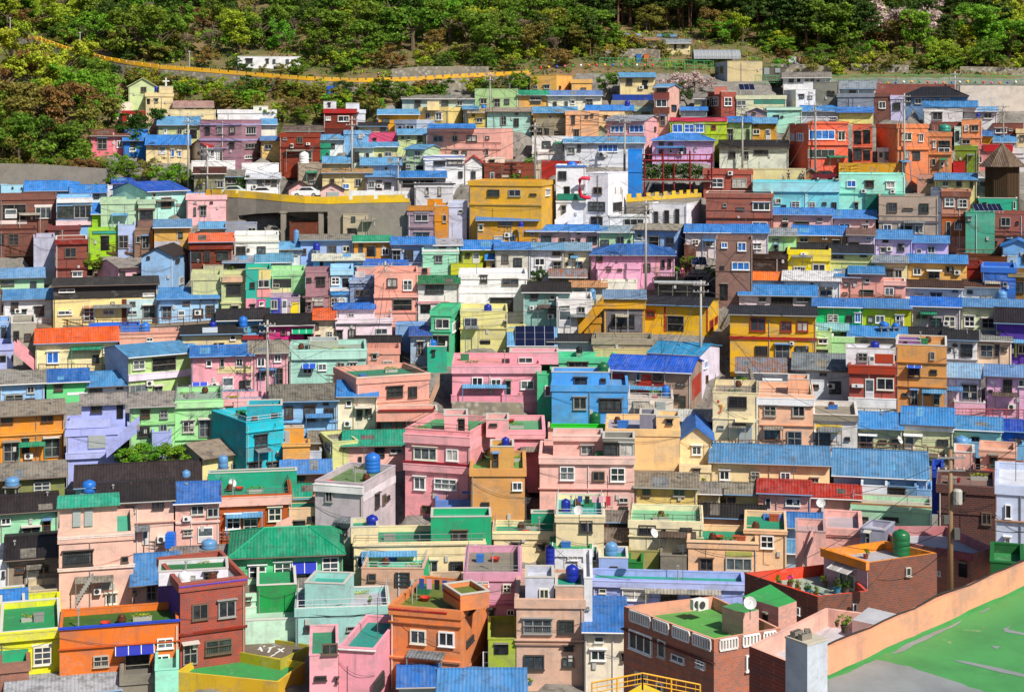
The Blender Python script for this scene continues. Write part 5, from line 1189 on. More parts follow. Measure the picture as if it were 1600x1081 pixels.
def build_ground():
    xs = list(range(-420, 2040, 12)); ys = list(range(-140, 400, 6))+list(range(400, 1081, 10))+list(range(1081, 1560, 40))
    P = np.zeros((len(ys), len(xs), 3)); rr = np.random.RandomState(3)
    for i, y in enumerate(ys):
        D = depth(y)
        for j, x in enumerate(xs):
            P[i, j] = ((x-CX)*D/F, D, zof(y, D)-0.45)
    P[:, :, 2] += rr.uniform(-0.18, 0.18, P.shape[:2])
    X, Y, Z = P[..., 0], P[..., 1], P[..., 2]
    for poly, zb in FOOT:
        p = np.array(poly); c = p.mean(0); p = c+(p-c)*1.12
        mask = np.ones(X.shape, bool)
        for a in range(4):
            b = (a+1) % 4; ex, ey = p[b]-p[a]
            mask &= (ex*(Y-p[a][1])-ey*(X-p[a][0])) > -0.9*math.hypot(ex, ey)
        Z[mask] = np.minimum(Z[mask], zb-0.5)
    gm = groundmat('village_ground', (0.16,0.15,0.135,1), (0.24,0.22,0.20,1), (0.08,0.075,0.06,1))
    fm = groundmat('forest_floor', (0.09,0.10,0.028,1), (0.21,0.13,0.065,1), (0.06,0.085,0.02,1), 0.12)
    parts = {'ground': MB(), 'hillside': MB()}
    for key, mb in parts.items(): mb.v = [tuple(q) for q in P.reshape(-1, 3)]
    nx = len(xs)
    for i in range(len(ys)-1):
        for j in range(nx-1):
            k = 'hillside' if ys[i] < fbound(xs[j]) else 'ground'
            n = i*nx+j; parts[k].f.append((n, n+nx, n+nx+1, n+1)); parts[k].m.append(0)
    for key, mb in parts.items():
        used = sorted({q for f in mb.f for q in f}); mp = {q: i for i, q in enumerate(used)}
        mb.v = [mb.v[q] for q in used]; mb.f = [tuple(mp[q] for q in f) for f in mb.f]
        o = mb.obj(key, gm if key == 'ground' else fm, None, True)
        tag(o, 'bare ground and alleys between the houses' if key == 'ground' else 'wooded hillside behind the village', None, kind='structure')
    # far side of the ridge and the valley floor, out to the horizon
    mb = MB(); top = P[0]
    for j in range(nx-1):
        a, b = top[j], top[j+1]
        mb.quad(a, b, (b[0]*1.6, 900, CZ-70), (a[0]*1.6, 900, CZ-70))
    tag(mb.obj('far_hill', fm), 'far slope of the ridge', None, kind='structure')
    mb = MB(); mb.quad((-3000,-1500,CZ-75), (3000,-1500,CZ-75), (3000,4000,CZ-75), (-3000,4000,CZ-75))
    tag(mb.obj('valley_ground', gm), 'valley floor', None, kind='structure')
build_ground()

# ------------------------------------------------------------------ trees
def leafmat(name, c, var=0.25, hue=0.02):
    m, nt, bs = new_mat(name)
    oi = nt.nodes.new('ShaderNodeObjectInfo'); geo = nt.nodes.new('ShaderNodeNewGeometry')
    v1, obj, rnd = coords(nt)
    hs = nt.nodes.new('ShaderNodeHueSaturation')
    hs.inputs['Color'].default_value = (*c, 1)
    a = ramp(nt, oi.outputs['Random'], 0, 1, 0.5-hue, 0.5+hue); nt.links.new(a, hs.inputs['Hue'])
    ad = nt.nodes.new('ShaderNodeMath'); ad.operation = 'MULTIPLY'
    nt.links.new(ramp(nt, noise(nt, v1, 0.55, 3), 0.3, 0.7, 1-var, 1+var), ad.inputs[0])
    nt.links.new(ramp(nt, geo.outputs['Random Per Island'], 0, 1, 0.6, 1.4), ad.inputs[1])
    nt.links.new(ad.outputs[0], hs.inputs['Value'])
    nt.links.new(hs.outputs[0], bs.inputs['Base Color']); bs.inputs['Roughness'].default_value = 0.65
    bs.inputs['Specular IOR Level'].default_value = 0.2
    tr = nt.nodes.new('ShaderNodeBsdfTranslucent'); nt.links.new(hs.outputs[0], tr.inputs[0])
    mx = nt.nodes.new('ShaderNodeMixShader'); mx.inputs[0].default_value = 0.35
    nt.links.new(bs.outputs[0], mx.inputs[1]); nt.links.new(tr.outputs[0], mx.inputs[2])
    nt.links.new(mx.outputs[0], nt.nodes['Material Output'].inputs[0]); return m
LEAF = dict(mid=leafmat('leaves_mid', (0.135, 0.235, 0.022)), yel=leafmat('leaves_yellow', (0.34, 0.42, 0.03)), dark=leafmat('leaves_dark', (0.055, 0.115, 0.016)),
            olive=leafmat('leaves_olive', (0.23, 0.215, 0.040)), brown=leafmat('leaves_brown', (0.25, 0.155, 0.045)), blossom=leafmat('blossom_pale', (0.60, 0.47, 0.44), 0.15, 0.005),
            pine=leafmat('pine_needles', (0.060, 0.110, 0.018)), bare=leafmat('bare_twigs', (0.22, 0.17, 0.12), 0.2, 0.01), bright=leafmat('leaves_bright', (0.16, 0.36, 0.026)), ivy=leafmat('ivy', (0.06, 0.12, 0.015)))
BARK = plain('6a5a48', 0.95); BARKP = plain('7a5a42', 0.95)
rt = random.Random(21)
def leaf_quads(mb, c, n, rad, size, flat=0.6):
    for _ in range(n):
        d = Vector((rt.gauss(0, 1), rt.gauss(0, 1), rt.gauss(0, 1)*flat)); d.normalize()
        p = c+Vector((d.x, d.y, d.z*0.8))*rad*(rt.random()**0.45)
        nrm = (d+Vector((rt.uniform(-.8,.8), rt.uniform(-.8,.8), rt.uniform(-.2,1.0)))).normalized()
        a = nrm.cross(Vector((rt.uniform(-1,1), rt.uniform(-1,1), rt.uniform(-1,1)))); 
        if a.length < 0.1: continue
        a.normalize(); b = nrm.cross(a); s = size*rt.uniform(0.55, 1.25)
        mb.quad(p-a*s-b*s*0.15, p-b*s*0.55, p+a*s, p+b*s*0.55)
def proto_tree(kind, seed):
    """unit meshes for a tree about 6 m tall; returns crown mesh, trunk mesh"""
    rt.seed(seed); cr = MB(); tk = MB()
    if kind == 'pine':
        H = 9.0; lean = rt.uniform(-0.5, 0.5)
        tk.tube([(0,0,-0.6), (lean*.3,0,H*.4), (lean*.8,0.1,H*.75), (lean,0,H*.97)], 0.17, 7, r2=0.05)
        for i in range(15):
            z = H*(0.42+0.56*i/15); rr = (1-(z/H-0.42)/0.7)*2.3*rt.uniform(0.6, 1.1); an = rt.uniform(0, 6.28)
            for k in range(3):
                a = an+k*2.1+rt.uniform(-.5,.5); e = Vector((lean*z/H+math.cos(a)*rr, math.sin(a)*rr, z+rt.uniform(-.1,.5)))
                tk.tube([(lean*z/H, 0, z-0.2), tuple(e)], 0.04, 4, r2=0.015)
                leaf_quads(cr, e, 40, 0.8, 0.23, 0.35); leaf_quads(cr, e*0.6+Vector((0,0,z*0.4)), 24, 0.65, 0.23, 0.35)
        return cr, tk, H
    if kind == 'bare':
        H = 5.5
        def br(p, d, l, r, lv):
            q = p+d*l; tk.tube([tuple(p), tuple((p+q)/2+Vector((rt.uniform(-.1,.1),)*3)), tuple(q)], r, 5, r2=r*0.6)
            if lv == 0: leaf_quads(cr, q, 16, 0.55, 0.10); return
            for _ in range(3):
                nd = (d+Vector((rt.uniform(-.8,.8), rt.uniform(-.8,.8), rt.uniform(-.1,.6)))).normalized(); br(q, nd, l*rt.uniform(.6,.8), r*0.6, lv-1)
        br(Vector((0,0,-.4)), Vector((0,0,1)), 1.8, 0.16, 3); return cr, tk, H
    H = {'broad': 6.5, 'shrub': 2.6, 'blossom': 5.0, 'tall': 8.5}[kind]
    wd = {'broad': 2.9, 'shrub': 1.7, 'blossom': 3.0, 'tall': 2.5}[kind]
    z0 = {'broad': 0.10, 'shrub': 0.02, 'blossom': 0.25, 'tall': 0.10}[kind]
    th = H*0.55
    tk.tube([(0,0,-0.6), (rt.uniform(-.2,.2),rt.uniform(-.2,.2),th*.6), (rt.uniform(-.4,.4),rt.uniform(-.4,.4),th)], 0.045*H, 7, r2=0.02*H)
    ncl = {'broad': 84, 'shrub': 34, 'blossom': 60, 'tall': 84}[kind]
    lobes = [(Vector((rt.uniform(-.75,.75)*wd, rt.uniform(-.75,.75)*wd, H*(z0+(1-z0)*rt.uniform(0.12,0.86)))), wd*rt.uniform(0.28,0.6)) for _ in range(rt.choice((5, 6, 8)))]
    for i in range(ncl):
        c0, rad = rt.choice(lobes); d = Vector((rt.gauss(0,1), rt.gauss(0,1), rt.gauss(0,0.8))); d.normalize()
        c = c0+d*rad*rt.uniform(0.5, 1.05); c.z = min(max(c.z, H*z0), H*1.0)
        s = 0.62 if kind != 'shrub' else 0.4
        leaf_quads(cr, c, 42 if kind != 'shrub' else 34, s*rt.uniform(.75,1.3), 0.21 if kind != 'shrub' else 0.17)
        if i % 4 == 0: tk.tube([(0,0,th*rt.uniform(.4,.9)), tuple(c*0.6+Vector((0,0,th*.3))), tuple(c)], 0.012*H, 4, r2=0.004*H)
    return cr, tk, H
PROTO = {}
for kind, nvar in (('broad', 4), ('shrub', 3), ('blossom', 1), ('tall', 2), ('pine', 3), ('bare', 2)):
    PROTO[kind] = [proto_tree(kind, 100+17*i+len(kind)) for i in range(nvar)]
TMESH = {}
NAMES = dict(broad=('broadleaf_tree', 'tree'), shrub=('shrub', 'shrub'), blossom=('cherry_tree', 'tree'), tall=('tall_tree', 'tree'), pine=('pine_tree', 'tree'), bare=('bare_tree', 'tree'))
def tree(kind, leaf, px, py, hpx, label, group, Y=None, squash=1.0):
    i = rt.randrange(len(PROTO[kind])); cr, tk, H = PROTO[kind][i]
    key = (kind, i, leaf)
    if key not in TMESH:
        TMESH[key] = (cr.mesh('crown', LEAF[leaf]), tk.mesh('trunk', BARKP if kind == 'pine' else BARK))
    Y = Y or depth(py); p = pt(px, py, Y); s = hpx*Y/F/H
    t = empty(NAMES[kind][0], (p.x, p.y, p.z-0.35), rt.uniform(0, 6.28)); t.scale = (s*squash, s*squash*rt.uniform(0.85, 1.15), s)
    tag(t, label, NAMES[kind][1], group)
    for nm, me in zip(('crown', 'trunk'), TMESH[key]):
        o = bpy.data.objects.new(nm, me); COL.objects.link(o); o.parent = t
    return t
for t_, h in PLANTERS:
    rt.seed(h.label); c = MB()
    for q in range(7): leaf_quads(c, Vector((-0.6+q*0.2, 0, 0.38+rt.uniform(0, .15))), 14, 0.2, 0.08)
    c.obj('foliage', LEAF[rt.choice(['mid', 'bright', 'yel'])], t_)
# wooded hill: rows of trees climbing the slope
rt.seed(5)
LN = dict(mid='mid green', yel='fresh yellow green', dark='dark green', olive='dull olive', brown='russet brown', bright='vivid green', pine='dark', bare='grey brown', blossom='pale pink')
def hill_tree(x, y, hmul=1.0):
    reg = 'west' if x < 420 else 'mid' if x < 880 else 'east'
    u = rt.random()
    if reg == 'east' and y < 62 and x < 1330 and u < 0.75: k, l, hp = 'pine', 'pine', rt.uniform(75, 110)
    elif reg == 'east' and x >= 1330 and u < 0.3: k, l, hp = 'pine', 'pine', rt.uniform(60, 85)
    elif y < 25 and u < 0.3: k, l, hp = 'pine', 'pine', rt.uniform(70, 95)
    elif u < 0.36: k, l, hp = 'broad', 'mid', rt.uniform(34, 84)
    elif u < 0.44: k, l, hp = 'broad', 'dark', rt.uniform(40, 74)
    elif u < 0.60: k, l, hp = 'broad', 'bright', rt.uniform(36, 76)
    elif u < 0.74: k, l, hp = 'tall', 'olive', rt.uniform(44, 66)
    elif u < 0.88: k, l, hp = 'broad', 'yel', rt.uniform(32, 70)
    elif u < 0.92: k, l, hp = 'broad', 'brown', rt.uniform(22, 44)
    else: k, l, hp = 'bare', 'bare', rt.uniform(40, 58)
    place = {'west': 'wooded slope above the yellow roadside wall', 'mid': 'hillside over the middle of the yellow wall', 'east': 'wooded ridge above the green fence'}[reg]
    size = 'large' if hp > 55 else 'small'
    nm = {'pine': 'pine tree', 'broad': 'leafy tree', 'tall': 'upright tree', 'shrub': 'shrub', 'bare': 'leafless tree'}[k]
    tree(k, l, x, y, hp*hmul, f'{size} {LN[l]} {nm} on the {place}', f'{LN[l]} {nm}s, {size}, on the {place}', squash=rt.uniform(0.9, 1.5))
for iy, y0 in enumerate((110, 92, 76, 61, 47, 33, 19, 5, -10, -28)):
    step = 40 if y0 > 20 else 44
    for ix in range(-2, int(1680/step)+1):
        x = ix*step+rt.uniform(-13, 13)+(iy % 2)*step/2; y = y0+rt.uniform(-6, 6)
        rd = np.interp(x, [-100, 100, 200, 400, 640, 820, 930, 1000, 1150, 1250, 1600], [40, 72, 92, 106, 112, 104, 80, 36, 44, 80, 90])
        if y > rd: continue
        if 372 < x < 480 and 92 < y < 118: continue
        if 625 < x < 755 and 78 < y < 125: continue
        hill_tree(x, y)
for i in range(62):
    x = rt.uniform(940, 1345); y = rt.uniform(14, np.interp(x, [940, 1000, 1150, 1240, 1345], [30, 44, 54, 78, 88])); hp = rt.uniform(70, 108)
    size = 'towering' if hp > 90 else 'mid sized'
    tree('pine', 'pine', x, y, hp, f'{size} dark pine with bare trunk on the wooded ridge above the hillside garden', f'{size} pines above the hillside garden', squash=rt.uniform(0.9, 1.3))
# low bushes filling the bank above the green fence, the garden edge and the road verge
for i in range(150):
    x = rt.uniform(-20, 1620); lo = np.interp(x, [0, 200, 400, 640, 820, 930, 1150, 1250, 1600], [30, 70, 90, 84, 84, 60, 50, 74, 84]); hi = np.interp(x, [0, 100, 200, 400, 640, 820, 930, 1100, 1180, 1300, 1600], [46, 66, 90, 108, 112, 106, 98, 72, 100, 116, 116])
    y = lo+(hi-lo)*rt.random()
    if 372 < x < 490 and y > 82: continue
    if 1030 < x < 1200 and 66 < y < 128: continue
    l = rt.choice(['mid', 'dark', 'olive', 'olive', 'brown', 'yel', 'bright'])
    place = 'verge above the yellow roadside wall' if x < 830 else 'bank above the green fence'
    tree('shrub', l, x, y, rt.uniform(14, 26), f'{LN[l]} low bush on the {place}', f'{LN[l]} low bushes on the {place}', squash=1.4)
for i in range(58):
    x = rt.uniform(900, 1640); y = rt.uniform(np.interp(x, [900, 1000, 1150, 1200, 1640], [62, 44, 52, 66, 66]), np.interp(x, [900, 1000, 1150, 1220, 1300, 1640], [88, 54, 62, 92, 104, 106]))
    if 1090 < x < 1200 and y > 64: continue
    if 925 < x < 1100 and y > 48: continue
    if 1375 < x < 1445 and y > 62: continue
    l = rt.choice(['olive', 'yel', 'mid', 'brown', 'olive', 'mid', 'bright']); hp = rt.uniform(24, 46)
    tree('broad', l, x, y, hp, f'{LN[l]} low rounded tree at the foot of the pines on the ridge', f'{LN[l]} low trees at the foot of the pines', squash=rt.uniform(1.1, 1.5))
# the nearer grove at the western edge
rt.seed(9)
for (x, y, hp, k, l) in ((20,118,70,'broad','yel'),(62,120,95,'tall','yel'),(100,135,70,'broad','yel'),(140,150,60,'broad','mid'),(8,165,85,'broad','brown'),(50,170,80,'broad','yel'),
        (95,172,70,'broad','bright'),(135,178,62,'broad','bright'),(165,165,48,'broad','bright'),(20,205,75,'broad','olive'),(70,212,80,'broad','olive'),(118,215,78,'broad','brown'),(150,218,66,'broad','olive'),
        (175,190,42,'broad','bright'),(5,240,65,'broad','mid'),(45,244,62,'broad','mid'),(85,246,60,'broad','dark'),(115,244,54,'broad','mid'),(30,258,45,'broad','olive'),(75,262,40,'shrub','mid'),(130,262,36,'shrub','mid'),(-20,215,80,'broad','mid'),(-25,262,60,'broad','mid')):
    tree(k, l, x, y, hp*1.12, f'{LN[l]} {"tall thin" if k=="tall" else "bushy"} {"shrub" if k=="shrub" else "tree"} of the grove beside the grey retaining wall', f'{LN[l]} trees of the western grove', squash=1.15)
for (x, y, hp, k, l) in ((205,205,32,'shrub','dark'),(225,212,48,'broad','dark'),(214,228,40,'shrub','dark'),(185,268,34,'broad','bright'),(170,285,30,'shrub','mid'),(200,282,34,'broad','mid'),(235,278,36,'broad','olive'),(262,284,30,'shrub','bright'),
        (285,286,32,'broad','bright'),(303,290,24,'shrub','mid'),(322,298,20,'shrub','olive')):
    tree(k, l, x, y, hp, f'{LN[l]} roadside {"shrub" if k=="shrub" else "bushy tree"} between the grey retaining wall and the utility pole', 'bushes on the road bank', squash=1.25)
rt.seed(61)
for i in range(14):
    tree('shrub', rt.choice(['mid', 'olive', 'brown']), -10+i*13, 262+rt.uniform(-3, 5), rt.uniform(12, 22), 'trailing bush along the top of the grey retaining wall', 'bushes on the grey retaining wall', squash=1.4, Y=depth(290)+1.2)
# the white hillside building half hidden
for x, hp in ((384, 15), (412, 12), (446, 16), (470, 24), (368, 22)):
    tree('shrub', rt.choice(['mid', 'olive', 'dark']), x, 111, hp, 'bush partly screening the long white hillside building', 'bushes before the white hillside building', squash=1.3)
# bushes between the yellow road and the first houses
rt.seed(12)
for i in range(46):
    x = rt.uniform(205, 690); y = rt.uniform(np.interp(x, [200, 400, 640, 700], [128, 148, 150, 142]), np.interp(x, [200, 300, 440, 520, 640, 700], [132, 150, 192, 186, 160, 146]))
    l = rt.choice(['mid', 'dark', 'olive', 'brown', 'bright', 'yel']); k = rt.choice(['shrub', 'shrub', 'broad'])
    if k == 'broad' and y < 150: k = 'shrub'
    tree(k, l, x, y, rt.uniform(16, 26) if k == 'shrub' else rt.uniform(26, 34), f'{LN[l]} {"shrub" if k=="shrub" else "small tree"} on the bank under the yellow roadside wall', f'{LN[l]} plants on the bank under the yellow wall', squash=1.3)
for (x, y, hp, k, l, lb) in ((1062,148,44,'blossom','blossom','pale cherry tree in blossom behind the small blue roofed cream house'),(1085,140,36,'blossom','blossom','second paler cherry tree in blossom next to the red brick tower'),(1062,158,34,'broad','dark','dark bushy tree in front of the cherry blossom'),
        (945,142,32,'broad','mid','round green bush beside the apricot stepped house'),(1410,64,80,'blossom','blossom','pink blossoming cherry tree high on the wooded ridge'),(812,138,16,'shrub','bright','small bright bush beside the apricot yellow house'),
        (922,84,62,'pine','pine','solitary dark pine beside the hillside garden'),(848,86,66,'pine','pine','leaning pine above the yellow roadside wall'),(905,76,40,'broad','olive','olive tree next to the solitary dark pine'),
        (1072,420,26,'broad','mid','green tree on the deck beside the brown brick tower'),(1048,426,16,'shrub','bright','low bright shrub on the planted deck'),(1110,428,18,'shrub','mid','green shrub on the deck under the brick tower'),
        (846,444,26,'broad','dark','dark round bush below the rusted tin shed'),(146,424,34,'broad','mid','green tree beside the brick red house'),(380,302,30,'broad','dark','dark roadside tree near the white roadside house'),
        (830,258,16,'shrub','bright','green terrace bush at the white flat house'),(815,292,22,'shrub','mid','green bush by the brown tiled house'),(362,424,12,'shrub','mid','little green bush under the grey metal canopy'),(1085,760,22,'shrub','mid','green bush on the cream long house wall')):
    tree(k, l, x, y, hp, lb, None, squash=1.2)
for i, x in enumerate((192, 212, 233, 252, 270)):
    tree('broad', 'bright', x, 733+rt.uniform(-2, 2), 46+rt.uniform(-5, 6), 'vivid green bush below the lavender house staircase', 'bushes under the lavender staircase', Y=depth(735)+1.0, squash=1.3)

# ground cover of the woods: one mass nobody could count
def undergrowth():
    rt.seed(33); mats = [LEAF['mid'], LEAF['olive'], LEAF['brown'], LEAF['dark'], LEAF['yel']]; mb = MB()
    for _ in range(9000):
        x = rt.uniform(-60, 1660); y = rt.uniform(-60, 262)
        if y > fbound(x)-2: continue
        if 372 < x < 480 and 84 < y < 112: continue
        p = pt(x, y, depth(y)); mi = rt.choice((0, 0, 1, 1, 2, 3, 4)); n0 = len(mb.f)
        leaf_quads(mb, Vector((p.x, p.y, p.z-0.1)), 12, rt.uniform(0.5, 1.1), 0.27)
        for q in range(n0, len(mb.f)): mb.m[q] = mi
    tag(mb.obj('undergrowth', mats), 'low undergrowth and weeds covering the wooded hillside', 'undergrowth', kind='stuff')
undergrowth()
# ------------------------------------------------------------------ walls, roads, fences
def ribbon(name, pts, mats, label, cat, thick=0.6, crenel=None, down=1.2, part2=None):
    """a wall standing along a line of image points (x, ytop, ybase): each point at its own ground depth"""
    t = empty(name, pt(pts[0][0], pts[0][2], depth(pts[0][2]))); tag(t, label, cat); L = t.location
    Q = []
    for x, yt, yb in pts:
        Y = depth(yb); b = pt(x, yb, Y); Q.append((b.x, b.y, zof(yt, Y), b.z))
    w = MB()
    for a, b in zip(Q, Q[1:]):
        d = Vector((b[0]-a[0], b[1]-a[1])); n = Vector((-d.y, d.x)).normalized()*thick
        w.hexa([(a[0]-L.x,a[1]-L.y,a[3]-down-L.z),(b[0]-L.x,b[1]-L.y,b[3]-down-L.z),(b[0]+n.x-L.x,b[1]+n.y-L.y,b[3]-down-L.z),(a[0]+n.x-L.x,a[1]+n.y-L.y,a[3]-down-L.z),
                (a[0]-L.x,a[1]-L.y,a[2]-L.z),(b[0]-L.x,b[1]-L.y,b[2]-L.z),(b[0]+n.x-L.x,b[1]+n.y-L.y,b[2]-L.z),(a[0]+n.x-L.x,a[1]+n.y-L.y,a[2]-L.z)])
    w.obj('wall', mats[0], t)
    if crenel:
        hgt, tooth, gap, mat = crenel; c = MB(); g = 0.5*hgt
        for a, b in zip(Q, Q[1:]):
            d = Vector((b[0]-a[0], b[1]-a[1])); Ls = d.length; d.normalize(); n = Vector((-d.y, d.x)); k = max(1, int(Ls/(tooth+gap)))
            def cb(s0, s1, h0, h1, o0, o1):
                P = []
                for hz in (h0, h1):
                    for s, o in ((s0,o0),(s1,o0),(s1,o1),(s0,o1)):
                        f = s/Ls; P.append((a[0]+d.x*s+n.x*o-L.x, a[1]+d.y*s+n.y*o-L.y, a[2]+(b[2]-a[2])*f+hz-L.z))
                c.hexa(P)
            cb(0, Ls, 0.003, g, -0.05, 0.3)
            for i in range(k):
                s = Ls*i/k; cb(s, s+Ls/k*tooth/(tooth+gap), g, hgt, -0.05, 0.3)
        c.obj('parapet', mat, t)
    return t
def stonemat():
    m, nt, bs = new_mat('rubble_stone'); v1, obj, _ = coords(nt)
    vo = nt.nodes.new('ShaderNodeTexVoronoi'); vo.inputs['Scale'].default_value = 1.6; nt.links.new(v1, vo.inputs[0])
    a = mixc(nt, ramp(nt, vo.outputs[0], 0.1, 0.6), (0.46,0.42,0.36,1), (0.20,0.18,0.15,1))
    a = mixc(nt, ramp(nt, noise(nt, v1, 0.6, 6), 0.45, 0.65), a, (0.27,0.24,0.17,1))
    nt.links.new(a, bs.inputs['Base Color']); bs.inputs['Roughness'].default_value = 0.95; bump(nt, bs, vo.outputs[0], -0.8, 0.15); return m
STONE = stonemat(); CONC = floorm('948c80'); YEL = paint('f0b818'); YEL2 = paint('e8c020')
ribbon('stone_wall', [(-60,50,60),(15,56,66),(60,64,74),(112,82,91),(165,95,107),(200,101,115),(250,108,123),(330,114,130),(400,120,135),(480,126,141),(560,129,144),(640,127,141),(720,122,135),(830,117,128)], [STONE], 'long rubble stone wall with a yellow toothed parapet along the hill road', 'wall', 0.8, (0.72, 1.1, 0.35, YEL), 1.5)
ribbon('retaining_wall', [(-80,254,292),(60,257,294),(165,264,294)], [CONC], 'grey stained concrete retaining wall beside the grove', 'wall', 0.8)
ribbon('ramp_wall', [(322,308,326),(350,308,334),(372,309,340)], [CONC], 'concrete ramp start with a yellow crenellated parapet beside the pale pink flat house', 'wall', 3.0, (1.05, 2.4, 0.45, YEL2), 2.0)
ribbon('ramp_wall', [(512,319,364),(590,317,366),(640,316,366)], [CONC], 'concrete road embankment with a yellow crenellated parapet behind the old stone house', 'wall', 3.0, (1.05, 2.4, 0.45, YEL2), 2.0)
def ramp_deck():
    pts = [(372,309,340,337),(400,311,345,334),(440,315,356,332),(476,318,362,331),(512,319,364,331)]
    t = empty('ramp_deck', pt(372, 340, depth(340))); tag(t, 'concrete ramp bridge with a yellow parapet carried on pillars', 'bridge'); L = t.location
    d = MB(); p_ = MB(); bk = MB()
    for (x0,a0,g0,b0),(x1,a1,g1,b1) in zip(pts, pts[1:]):
        Y0, Y1 = depth(g0), depth(g1); P = [pt(x0,b0,Y0), pt(x1,b1,Y1), pt(x0,a0,Y0), pt(x1,a1,Y1)]; o = Vector((0,5,0))
        P = [q-L for q in P]; d.hexa([P[0],P[1],P[1]+o,P[0]+o,P[2],P[3],P[3]+o,P[2]+o])
        up = Vector((0,0,1.0)); f = Vector((0,-0.05,0.003)); q_ = Vector((0,0.3,0)); p_.hexa([P[2]+f,P[3]+f,P[3]+q_,P[2]+q_,P[2]+f+up,P[3]+f+up,P[3]+q_+up,P[2]+q_+up])
        e = Vector((0,4.6,0)); dn = Vector((0,0,-6)); bk.hexa([P[0]+e+dn,P[1]+e+dn,P[1]+o+dn,P[0]+o+dn,P[0]+e,P[1]+e,P[1]+o,P[0]+o])
    d.obj('deck', CONC, t); p_.obj('parapet', YEL2, t); bk.obj('back_wall', CONC, t)
ramp_deck()
for x, a, b in ((443,333,372),(502,332,372)):
    Y = depth(362)+0.3; p = pt(x, b, Y); mb = MB(); mb.box(-0.35,0.35,-0.35,0.35,-1.5,zof(a,Y)-p.z); mb.box(-0.5,0.5,-0.45,0.45,zof(a,Y)-p.z,zof(a,Y)-p.z+0.25)
    tag(mb.obj('pillar', CONC), 'grey concrete pillar carrying the ramp edge', 'pillar', 'pillars under the ramp').location = p
ribbon('lookout_wall', [(979,316,326),(1010,314,326),(1050,311,324),(1096,308,322)], [CONC], 'curved lookout wall with yellow teeth in front of the red steel frame', 'wall', 0.6, (1.15, 0.5, 0.55, YEL2), 2.0)
ribbon('concrete_wall', [(1500,134,166),(1560,134,168),(1700,136,172)], [paint('d8ccc0')], 'tall pale concrete retaining wall under the green fence', 'wall', 0.8)
ribbon('painted_wall', [(1366,131,144),(1495,132,144)], [paint('8a5048')], 'long dull red painted wall behind the traditional house', 'wall', 0.5)
ribbon('stone_wall', [(955,157,171),(1022,157,171)], [STONE], 'rubble wall beneath the navy blue boundary panel', 'wall', 0.5)
ribbon('boundary_panel', [(957,148,156),(1021,148,156)], [paint('2a48a0')], 'navy blue boundary panel fence above the rubble wall', 'fence', 0.2)
ribbon('banner_wall', [(846,251,268),(908,252,270)], [paint('a83028')], 'long dark red banner wall beside the white rounded house', 'wall', 0.3)
ribbon('painted_wall', [(545,298,311),(640,299,311)], [paint('eef0f0')], 'white garden wall painted with small coloured figures', 'wall', 0.3)
ribbon('stone_wall', [(1106,628,656),(1180,630,656)][:0] or [(706,628,652),(818,630,654)], [STONE], 'grey stone base wall under the candy pink balcony house', 'wall', 0.5)
ribbon('stone_wall', [(612,108,122),(660,104,122),(735,104,122),(760,104,124)], [STONE], 'grey rock face wall on the hillside over the yellow road', 'wall', 1.5)

for pts, lb in (([(965,62,70),(1010,58,68),(1045,60,70)],'upper rubble terrace wall of the hillside garden'),([(945,78,88),(1010,76,88),(1030,78,90)],'lower rubble terrace wall of the hillside garden'),([(1205,100,108),(1260,101,110),(1300,104,112)],'rubble terrace wall beside the pale metal container hut'),([(1330,100,107),(1420,102,110)],'rubble bank wall above the green fence middle'),([(1500,104,110),(1600,106,113)],'rubble bank wall above the pale concrete wall')):
    ribbon('stone_wall', pts, [STONE], lb, 'wall', 0.6)
def railing(name, pts, hpx, col, label, cat, bal=0.35, group=None, Y=None, deck=None):
    Y0 = Y or depth(pts[0][1]); t = empty(name, pt(pts[0][0], pts[0][1], Y0)); tag(t, label, cat, group); L = Vector(t.location)
    fr = MB(); sl = MB(); dk = MB()
    Q = []
    for x, y in pts:
        Yq = Y or depth(y); Q.append(pt(x, y, Yq)-L)
    H = hpx*Y0/F
    for a, b in zip(Q, Q[1:]):
        Ls = (b-a).length; up = Vector((0,0,H)); n = max(1, round(Ls/1.8))
        fr.tube([a+up, b+up], 0.05, 5); fr.tube([a+up*0.5, b+up*0.5], 0.03, 5); fr.tube([a+up*0.08, b+up*0.08], 0.03, 5)
        for i in range(n+1):
            p = a+(b-a)*i/n; fr.tube([p-Vector((0,0,0.3)), p+up], 0.05, 5)
        m = int(Ls/bal)
        for i in range(m):
            p = a+(b-a)*(i+0.5)/m; sl.tube([p+up*0.08, p+up], 0.014, 4)
        if deck:
            d = (b-a).normalized(); nn = Vector((-d.y, d.x, 0))*1.6; th = Vector((0,0,-0.25))
            dk.hexa([a-d*0.05+th, b+th, b+nn+th, a+nn+th, a-d*0.05, b, b+nn, a+nn])
    fr.obj('frame', plain(col, 0.7), t); sl.obj('slat', plain(col, 0.7), t)  # slim upright bars of the whole run, joined as one mesh
    if deck: dk.obj('deck', plain(deck, 0.9), t)
    return t
WOOD = '6a3c24'
railing('railing', [(0,398),(52,398)], 14, WOOD, 'brown wooden railing in front of the brick lower house', 'railing', deck='5a4030')
railing('railing', [(136,394),(220,395)], 12, WOOD, 'brown wooden railing before the lower lime green house', 'railing', deck='5a4030')
railing('railing', [(58,509),(200,510),(330,502)], 10, WOOD, 'long brown walkway railing below the cream house with charcoal upper floor', 'railing', deck='8a8070')
railing('railing', [(60,582),(163,582)], 13, WOOD, 'brown fence under the brilliant orange roof', 'railing')
railing('railing', [(466,599),(522,599)], 13, WOOD, 'short brown walkway fence before the salmon pink building', 'railing')
